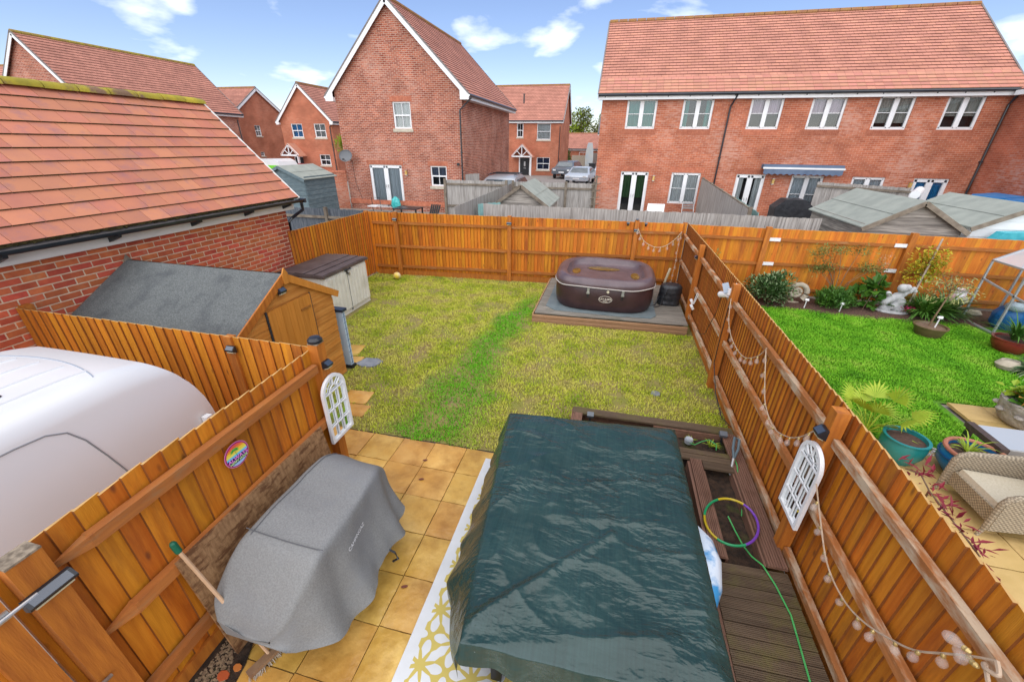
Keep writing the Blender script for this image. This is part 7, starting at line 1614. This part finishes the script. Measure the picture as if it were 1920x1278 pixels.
# ------------------------------------------------------------ sheds beyond
def shed(name, label, x0, x1, y0, y1, zb, ze, zr, m_wall, m_roof, m_trim, planks=9, rot=0, oh=.1):
    t_ = T(name, label, 'shed', ((x0+x1)/2, (y0+y1)/2, zb)); xm_ = (x0+x1)/2
    b = MB(); b.poly([(x0,y0+.02,zb-.3),(x1,y0+.02,zb-.3),(x1,y0+.02,ze),(xm_,y0+.02,zr-.03),(x0,y0+.02,ze)], (0,y1-y0-.04,0)); ob('wall', b, m_wall, t_)
    PL = MB(); PL.poly([(-.5,0,-.5),(-.5,-.022,-.5),(-.5,-.008,.5),(-.5,0,.5)], (1,0,0)); PLm = PL.mesh('plank', m_wall); hb = (zr-zb)/planks
    for k in range(planks):
        z = zb+(k+.5)*hb; zt_ = z+hb*.3; hw = (x1-x0)/2 if zt_ < ze else (x1-x0)/2*max(0, (zr-zt_)/(zr-ze))
        if hw > .1: piece('plank', PLm, t_, (xm_, y0+.02, z), (0,0,0), (hw*2-.02, 1, hb*.98))
        if z < ze:
            for (xx, r_) in ((x0+.0, -math.pi/2), (x1, math.pi/2)): piece('plank', PLm, t_, (xx, (y0+y1)/2, z), (0,0,r_), (y1-y0-.04, 1, hb*.98))
    sl_ = (zr-ze)/((x1-x0)/2)
    for (xe, s_) in ((x0-oh, -1), (x1+oh, 1)):
        b = MB(); zl = ze-sl_*oh; p = [(xe,y0-oh,zl+.03),(xm_,y0-oh,zr+.03),(xm_,y1+oh,zr+.03),(xe,y1+oh,zl+.03)]; b.add(p+[(q[0],q[1],q[2]-.03) for q in p], [(0,1,2,3),(4,7,6,5),(0,4,5,1),(1,5,6,2),(2,6,7,3),(3,7,4,0)]); ro_ = ob('roof_felt', b, m_roof, t_)
        b = MB(); mid_ = [(zi(xe,xm_,.5), y0-oh, zi(zl,zr,.5)+.034), (zi(xe,xm_,.5), y1+oh, zi(zl,zr,.5)+.034)]; b.beam(mid_[0], mid_[1], .03, .006); ob('felt_lap', b, m_roof, ro_)
        b = MB(); b.beam((xe,y0-oh-.015,zl-.035), (xm_,y0-oh-.015,zr-.035), .022, .11); ob('barge_board', b, m_trim, t_)
    if rot:
        t_.rotation_euler = (0,0,rot)
    return t_
shed('grey_shed', 'small silvered shed with green grey felt roof behind the far fence', -4.2, -2.25, 15, 17.7, .2, 1.66, 2.33, M['grey_h'], M['felt_green'], M['grey_rail'], 10)
shed('grey_shed', 'left of two dark weathered sheds behind the right fence', 6.58, 8.72, 12.7, 15.9, .05, 1.80, 2.44, M['grey_h'], M['felt_green'], M['grey_rail'], 12)
shed('grey_shed', 'right of two sheds behind the right fence, partly painted white', 8.98, 11.0, 12.8, 15.6, .05, 1.90, 2.42, M['white'], M['felt_green'], M['grey_rail'], 12)
shed('blue_grey_shed', 'blue grey painted shed left of the tall gabled house', -15.1, -12.9, 15.8, 17.9, .2, 2.22, 2.68, M['blue_wood'], M['felt_green'], M['blue_wood'], 13, R(0))
# brick garden wall with coping
gw = T('garden_wall', 'red brick garden wall left of the tall gabled house', 'wall', (-14.3, 19.9, .4)); wall(gw, Side('S', 19.9), -15.2, -13.63, 0, 2.2, [], M['brick_t']); b = MB(); b.box(-15.25,-13.63,19.86,20.1,2.2,2.3); ob('coping', b, M['soldier'], gw); wall(gw, Side('W', -15.2), 19.9, 20.1, 0, 2.2, [], M['brick_t'])
# blue lids, rolled mat, teal sheet at right
for i, (a, c) in enumerate(((18.75,20.2),(17.2,18.65))):
    t_ = T('blue_store', ['farther blue lidded store against the brick side wall','nearer blue lidded store against the brick side wall'][i], 'store', (13.95,(a+c)/2,.3), 'blue lidded stores'); b = MB(); b.poly([(13.62,a,.3),(14.36,a,.3),(14.36,a,1.98),(13.62,a,1.88)], (0,c-a,0)); ob('body', b, mat('blue plastic %d' % i, (.03,.20,.50), (.04,.26,.58), 5, .4), t_)
    b = MB(); b.poly([(13.56,a+.02,1.90),(14.38,a+.02,2.05),(14.38,a+.02,2.14),(13.6,a+.02,2.06)], (0,c-a-.04,0)); ob('lid', b, bpy.data.materials['blue plastic %d' % i], t_)
b = MB(); b.tube([(8.85,15.2,2.38),(9.35,15.95,2.45)], .12, 14); ob('rolled_mat', b, M['white'], None, True, label='white rolled mat lying between the two right shed roofs', cat='rolled mat')
b = MB(); b.poly([(9.2,12.35,1.6),(9.35,12.35,1.82),(10.0,12.35,1.86),(11.5,12.35,1.84),(11.5,12.35,1.5),(9.2,12.35,1.5)], (0,.25,0)); ob('teal_sheet', b, mat('teal sheet', (.04,.35,.42), (.07,.45,.5), 6, .5, .4, 9, bdist=.03), None, label='bright teal sheet over the fence before the right shed', cat='sheet')
# terrace garden things
t_ = T('covered_grill', 'black covered barbecue against the terrace wall', 'barbecue', (7.2, 19.5, .4)); b = MB(); b.poly([(6.6,19.2,.4),(7.9,19.2,.4),(7.95,19.2,1.45),(7.6,19.2,1.72),(6.9,19.2,1.72),(6.55,19.2,1.4)], (0,.7,0)); ob('cover', b, M['bag'], t_)
def folding_chair(label, x, y, z, m, w=.45, rot=0):
    t_ = T('folding_chair', label, 'chair', (x, y, z)); b = MB()
    for s_ in (0, w):
        ob('leg', MB().tube([(x+s_,y,z),(x+s_,y+.45,z+.85)], .014, 5), m, t_); ob('leg', MB().tube([(x+s_,y+.45,z),(x+s_,y,z+.48)], .014, 5), m, t_)
    for k in range(4): ob('slat', MB().box(x,x+w,y+.02+k*.1,y+.09+k*.1,z+.46,z+.475), m, t_)
    for k in range(3): ob('slat', MB().box(x,x+w,y+.36+k*.03,y+.38+k*.03,z+.6+k*.09,z+.66+k*.09), m, t_)
    return t_
folding_chair('grey metal folding chair before the terrace window', 3.2, 20.3, .42, M['metal'], .5)
t_ = T('garden_chair', 'white cushioned chair before the terrace french door', 'chair', (1.9, 20.2, .4)); b = MB(); b.poly([(1.6,20.0,.8),(2.35,20.0,.8),(2.4,20.45,1.15),(1.65,20.45,1.15)], (0,0,.06)); ob('cushion', b, M['white'], t_)
for (x, y) in ((1.65,20.05),(2.3,20.05),(1.68,20.4),(2.35,20.4)): ob('leg', MB().box(x-.02,x+.02,y-.02,y+.02,.4,.85), M['black'], t_)
# patio of the tall house
dgw = mat('dark green wood', (.03,.035,.035), None, 5, .6)
t_ = T('dark_chair', 'dark slatted garden chair before the tall gabled house', 'chair', (-8.0, 17.6, .3))
for k in range(5): ob('slat', MB().poly([(-8.2+k*.09,17.8,.55),(-8.13+k*.09,17.8,.55),(-7.95+k*.10,17.8,1.12),(-8.02+k*.10,17.8,1.12)], (0,.03,0)), dgw, t_)
ob('seat', MB().box(-8.35,-7.75,17.35,17.85,.52,.56), dgw, t_)
for (x, y) in ((-8.3,17.4),(-7.8,17.4),(-8.3,17.8),(-7.8,17.8)): ob('leg', MB().box(x-.03,x+.03,y-.03,y+.03,.28,.53), dgw, t_)
t_ = T('garden_table', 'dark garden table before the tall gabled house', 'table', (-9.3, 18.0, .3)); ob('table_top', MB().box(-9.9,-8.7,17.6,18.4,.86,.90), M['black'], t_)
for (x, y) in ((-9.85,17.65),(-8.75,17.65),(-9.85,18.35),(-8.75,18.35)): ob('leg', MB().box(x-.03,x+.03,y-.03,y+.03,.28,.87), M['black'], t_)
t_ = T('wire_chair', 'thin black framed chair beside the french door of the tall house', 'chair', (-11.6, 19.0, .4)); ob('back_hoop', MB().tube([(-11.7,18.9,.4),(-11.8,19.05,1.15),(-11.35,19.05,1.15),(-11.25,18.9,.4)], .018, 5), M['black'], t_); ob('seat', MB().box(-11.75,-11.25,18.5,18.95,.78,.82), M['white'], t_)
b = MB(); b.lathe([(.02,0),(.22,.05),(.27,.25),(.2,.5),(.05,.62)], (-10.75,19.55,.55), 14, 1, .6); ob('turquoise_toy', b, mat('turquoise plastic', (.02,.35,.34), (.1,.5,.48), 9, .4, lo=.45, hi=.55), None, True, label='turquoise ball shaped toy leaning at the french door', cat='toy')
# ------------------------------------------------------------ cars
def car(name, label, cx, cy, z0, L_, w, h, m, heading, est=True, rails=False):
    t_ = T(name, label, 'car', (cx, cy, z0)); hd__ = Matrix.Rotation(heading, 3, 'Z')
    def P_(x, y, z): v = hd__ @ Vector((x, y, 0)); return (cx+v.x, cy+v.y, z0+z)
    prof = [(-.5,.30),(-.5,.55),(-.46,.62),(-.30,.66),(-.17,.95),(-.10,1.0),(.30,1.0),(.40,.93),(.47,.68),(.5,.6),(.5,.30)] if est else [(-.5,.30),(-.5,.50),(-.46,.60),(-.28,.66),(-.12,.97),(.0,1.0),(.18,.98),(.36,.70),(.48,.66),(.5,.5),(.5,.30)]
    n = len(prof); b = MB(); vs = []
    for s_ in (-1, -.86, .86, 1):
        for (py, pz) in prof:
            ww = w/2*(1 if pz < .66 else 1-.22*(pz-.66)/.34)*(s_ if abs(s_) < 1 else s_)
            zz_ = pz*h if abs(s_) < .9 else (pz*h-.05 if pz > .62 else pz*h)
            vs.append(P_(ww, py*L_, zz_))
    fs = [(j*n+i, (j+1)*n+i, (j+1)*n+i+1, j*n+i+1) for j in range(3) for i in range(n-1)] + [tuple(range(n)), tuple(range(4*n-1, 3*n-1, -1))]
    b.add(vs, fs); ob('body', b, m, t_, True)
    gm = bpy.data.materials.get('car glass') or mat('car glass', (.05,.065,.075), (.09,.11,.12), 3, .08, spec=.8)
    i0 = 3
    for (a, c) in ((prof[3], prof[4]), (prof[7], prof[8]) if est else (prof[6], prof[7])):
        b = MB(); pts = []
        for (q, s_) in ((.12,-1),(.12,1),(.9,1),(.9,-1)):
            py, pz = zi(a[0],c[0],q), zi(a[1],c[1],q); ww = w/2*.8*(1-.22*max(0,(pz-.66)/.34)); off = .012
            pts.append(P_(ww*s_, py*L_+(-off if py < 0 else off), pz*h+off))
        b.add(pts, [(0,1,2,3)]); ob('windscreen' if a == prof[3] else 'rear_window', b, gm, t_)
    for s_ in (-1, 1):
        b = MB(); pts = [P_(s_*(w/2*.985+.004), py*L_, pz*h) for py, pz in ((-.27,.68),(-.16,.90),(.28,.90),(.38,.70))]; pts = [P_(s_*(w/2*(1-.22*max(0,(pz-.66)/.34))+.006), py*L_, pz*h-.03) for py, pz in ((-.25,.70),(-.15,.92),(.28,.92),(.38,.72))]; b.add(pts, [(0,1,2,3)]); ob('side_window', b, gm, t_)
        for py in (-.31,.31):
            b = MB(); c = Vector(P_(s_*(w/2-.09), py*L_, .31)); b.lathe([(.2,-.1),(.3,-.1),(.31,0),(.3,.1),(.2,.1)], c, 16, M=hd__ @ Matrix.Rotation(math.pi/2, 3, 'Y')); wl_ = ob('wheel', b, M['black'], t_); b = MB(); b.lathe([(.19,-.09),(.19,.09)], c, 12, M=hd__ @ Matrix.Rotation(math.pi/2, 3, 'Y')); ob('rim', b, M['metal'], wl_)
        for py, nm, mm in ((-.5,'headlight',M['white']),(.5,'tail_light',bpy.data.materials.get('red lens') or mat('red lens', (.3,.01,.01), None, 5, .3))):
            b = MB(); c = P_(s_*w*.36, py*L_*1.0, .52*h); b.obox(c, (.28,.06,.12), hd__); ob(nm, b, mm, t_)
        if rails: b = MB(); b.tube([P_(s_*w*.36, -.08*L_, h+.06), P_(s_*w*.36, .32*L_, h+.06)], .022, 6); ob('roof_rail', b, M['black'], t_)
    if rails:
        for py in (-.02,.1,.22): b = MB(); b.tube([P_(-w*.37,py*L_,h+.09), P_(w*.37,py*L_,h+.09)], .02, 6); ob('roof_bar', b, M['black'], t_)
    else:
        b = MB(); b.obox(P_(0, -.503*L_, .40*h), (.5,.02,.11), hd__); ob('number_plate', b, M['white'], t_)
    return t_
carp = lambda nm, c: mat(nm, c, tuple(q*.92 for q in c), 2, .25, spec=.6, metal=.2)
car('parked_car', 'silver people carrier with roof bars behind the silvered fence', -5.85, 23.6, gz(22.5), 4.6, 2.0, 1.62, carp('silver paint', (.42,.45,.48)), R(180), True, True)
car('parked_car', 'dark grey estate car parked facing the gardens before the far house', -4.55, 42.5, gz(40), 4.6, 1.9, 1.5, carp('dark grey paint', (.14,.16,.18)), R(-8), True)
car('parked_car', 'pale silver car in front of the dark grey estate car', -2.75, 36.6, gz(36), 4.3, 1.85, 1.35, carp('pale silver paint', (.52,.56,.6)), R(-6), False)
car('parked_car', 'light car half hidden by the terrace corner', -.95, 42.5, gz(42), 4.3, 1.8, 1.5, carp('light paint', (.5,.52,.55)), R(0), True)
gv = T('green_van', 'white van with bright green panels beyond the blue grey shed', 'van', (-26.3, 29, .55))
b = MB(); b.poly([(-28.6,28.2,.8),(-24.6,28.2,.8),(-24.55,28.2,1.6),(-25.0,28.2,2.25),(-25.4,28.2,2.42),(-28.6,28.2,2.36)], (0,1.9,0)); ob('body', b, M['van'], gv)
for a, c in ((-28.5,-26.35),(-26.1,-24.85)): b = MB(); b.box(a,c,28.185,28.2,1.2,1.98); ob('green_panel', b, bpy.data.materials.get('lime green wrap') or mat('lime green wrap', (.16,.55,.03), None, 5, .4), gv)
for x in (-28.0,-25.2): b = MB(); b.lathe([(.2,-.1),(.33,-.1),(.33,.1),(.2,.1)], (x,28.3,.88), 16, M=Matrix.Rotation(math.pi/2, 3, 'X')); ob('wheel', b, M['black'], gv)
car('parked_car', 'red car partly hidden beside the green panelled van', -25.2, 31.0, .6, 4.0, 1.8, 1.42, carp('red paint', (.35,.02,.03)), R(90), False)
wb = T('wheelie_bin', 'black wheelie bin beside the upright paddleboard', 'bin', (-2.45, 47, .75)); b = MB(); b.poly([(-2.7,46.9,.8),(-2.2,46.9,.8),(-2.12,46.9,1.75),(-2.78,46.9,1.75)], (0,.6,0)); ob('body', b, M['black'], wb); b = MB(); b.box(-2.82,-2.08,46.8,47.55,1.75,1.85); ob('lid', b, M['black'], wb)
pbd = T('paddleboard', 'pale paddleboard standing upright in the lane', 'paddleboard', (-2.9, 48, .75)); b = MB(); pts = [(-2.9+.42*math.sin(math.pi*min(1, t*.75+.12))**.7*s_, 48, .8+3.0*t) for s_ in (1,) for t in [k/14 for k in range(15)]]; pts += [(-5.8-p[0], p[1], p[2]) for p in pts[::-1]]; b.poly(pts, (0,.14,0)); ob('board_body', b, mat('pale board', (.52,.50,.44), (.42,.48,.5), 1.5, .4), pbd)
# ------------------------------------------------------------ far trees and roadside shrub
def tree(label, x, y, z0, h, r_, m, seed, m2=None, group='trees beyond the lane'):
    t_ = T('broadleaf_tree', label, 'tree', (x, y, z0), group); rr = random.Random(seed); b = MB(); b.tube([(x,y,z0),(x+.1,y,z0+h*.35),(x,y+.1,z0+h*.7)], [.22,.16,.06], 8)
    for k in range(7): a = rr.uniform(0,6.28); b.tube([(x,y,z0+h*rr.uniform(.3,.55)),(x+r_*.6*math.cos(a),y+r_*.6*math.sin(a),z0+h*rr.uniform(.6,.9))], [.07,.02], 5)
    ob('trunk', b, LF['brown'], t_); ob('crown', leaves(2600, ell((x,y,z0+h*.62), (r_,r_,h*.38), 16, seed, .3), .34, .6, .1, seed), LF[m], t_)
    if m2: ob('second_crown', leaves(1400, ell((x,y,z0+h*.64), (r_,r_,h*.38), 13, seed+1, .5), .32, .6, .1, seed+3), LF[m2], t_)  # second leaf tone mixed into the crown
tree('round green tree beyond the lane left of the slate roof', -6.2, 74, .8, 8.2, 2.6, 'olive', 101, 'lime'); tree('paler feathery tree beside the slate roofed house', -2.6, 78, .8, 7.4, 2.4, 'pale', 103, 'olive'); tree('low tree closing the view at the lane end', -9.5, 80, .8, 6.5, 3, 'green', 105)
shrub('roadside_shrub', 'narrow green shrub beside the far red roofed garage', 'shrub', (-6.1,57,1.9), (.6,.6,1.3), 700, .2, 'green', 111, 8, 2)
cl_ = T('wall_plant', 'yellow green climbing plant on the post left of the tall house', 'plant', (-16.3,24,.5)); b = MB(); b.tube([(-16.3,24,.5),(-16.3,24,3.2)], .05, 6); ob('post', b, M['grey_rail'], cl_); ob('foliage', leaves(420, ell((-16.3,24,3.35), (.45,.4,.55), 8, 120, .3), .22, .2, .3, 120), LF['lime'], cl_)
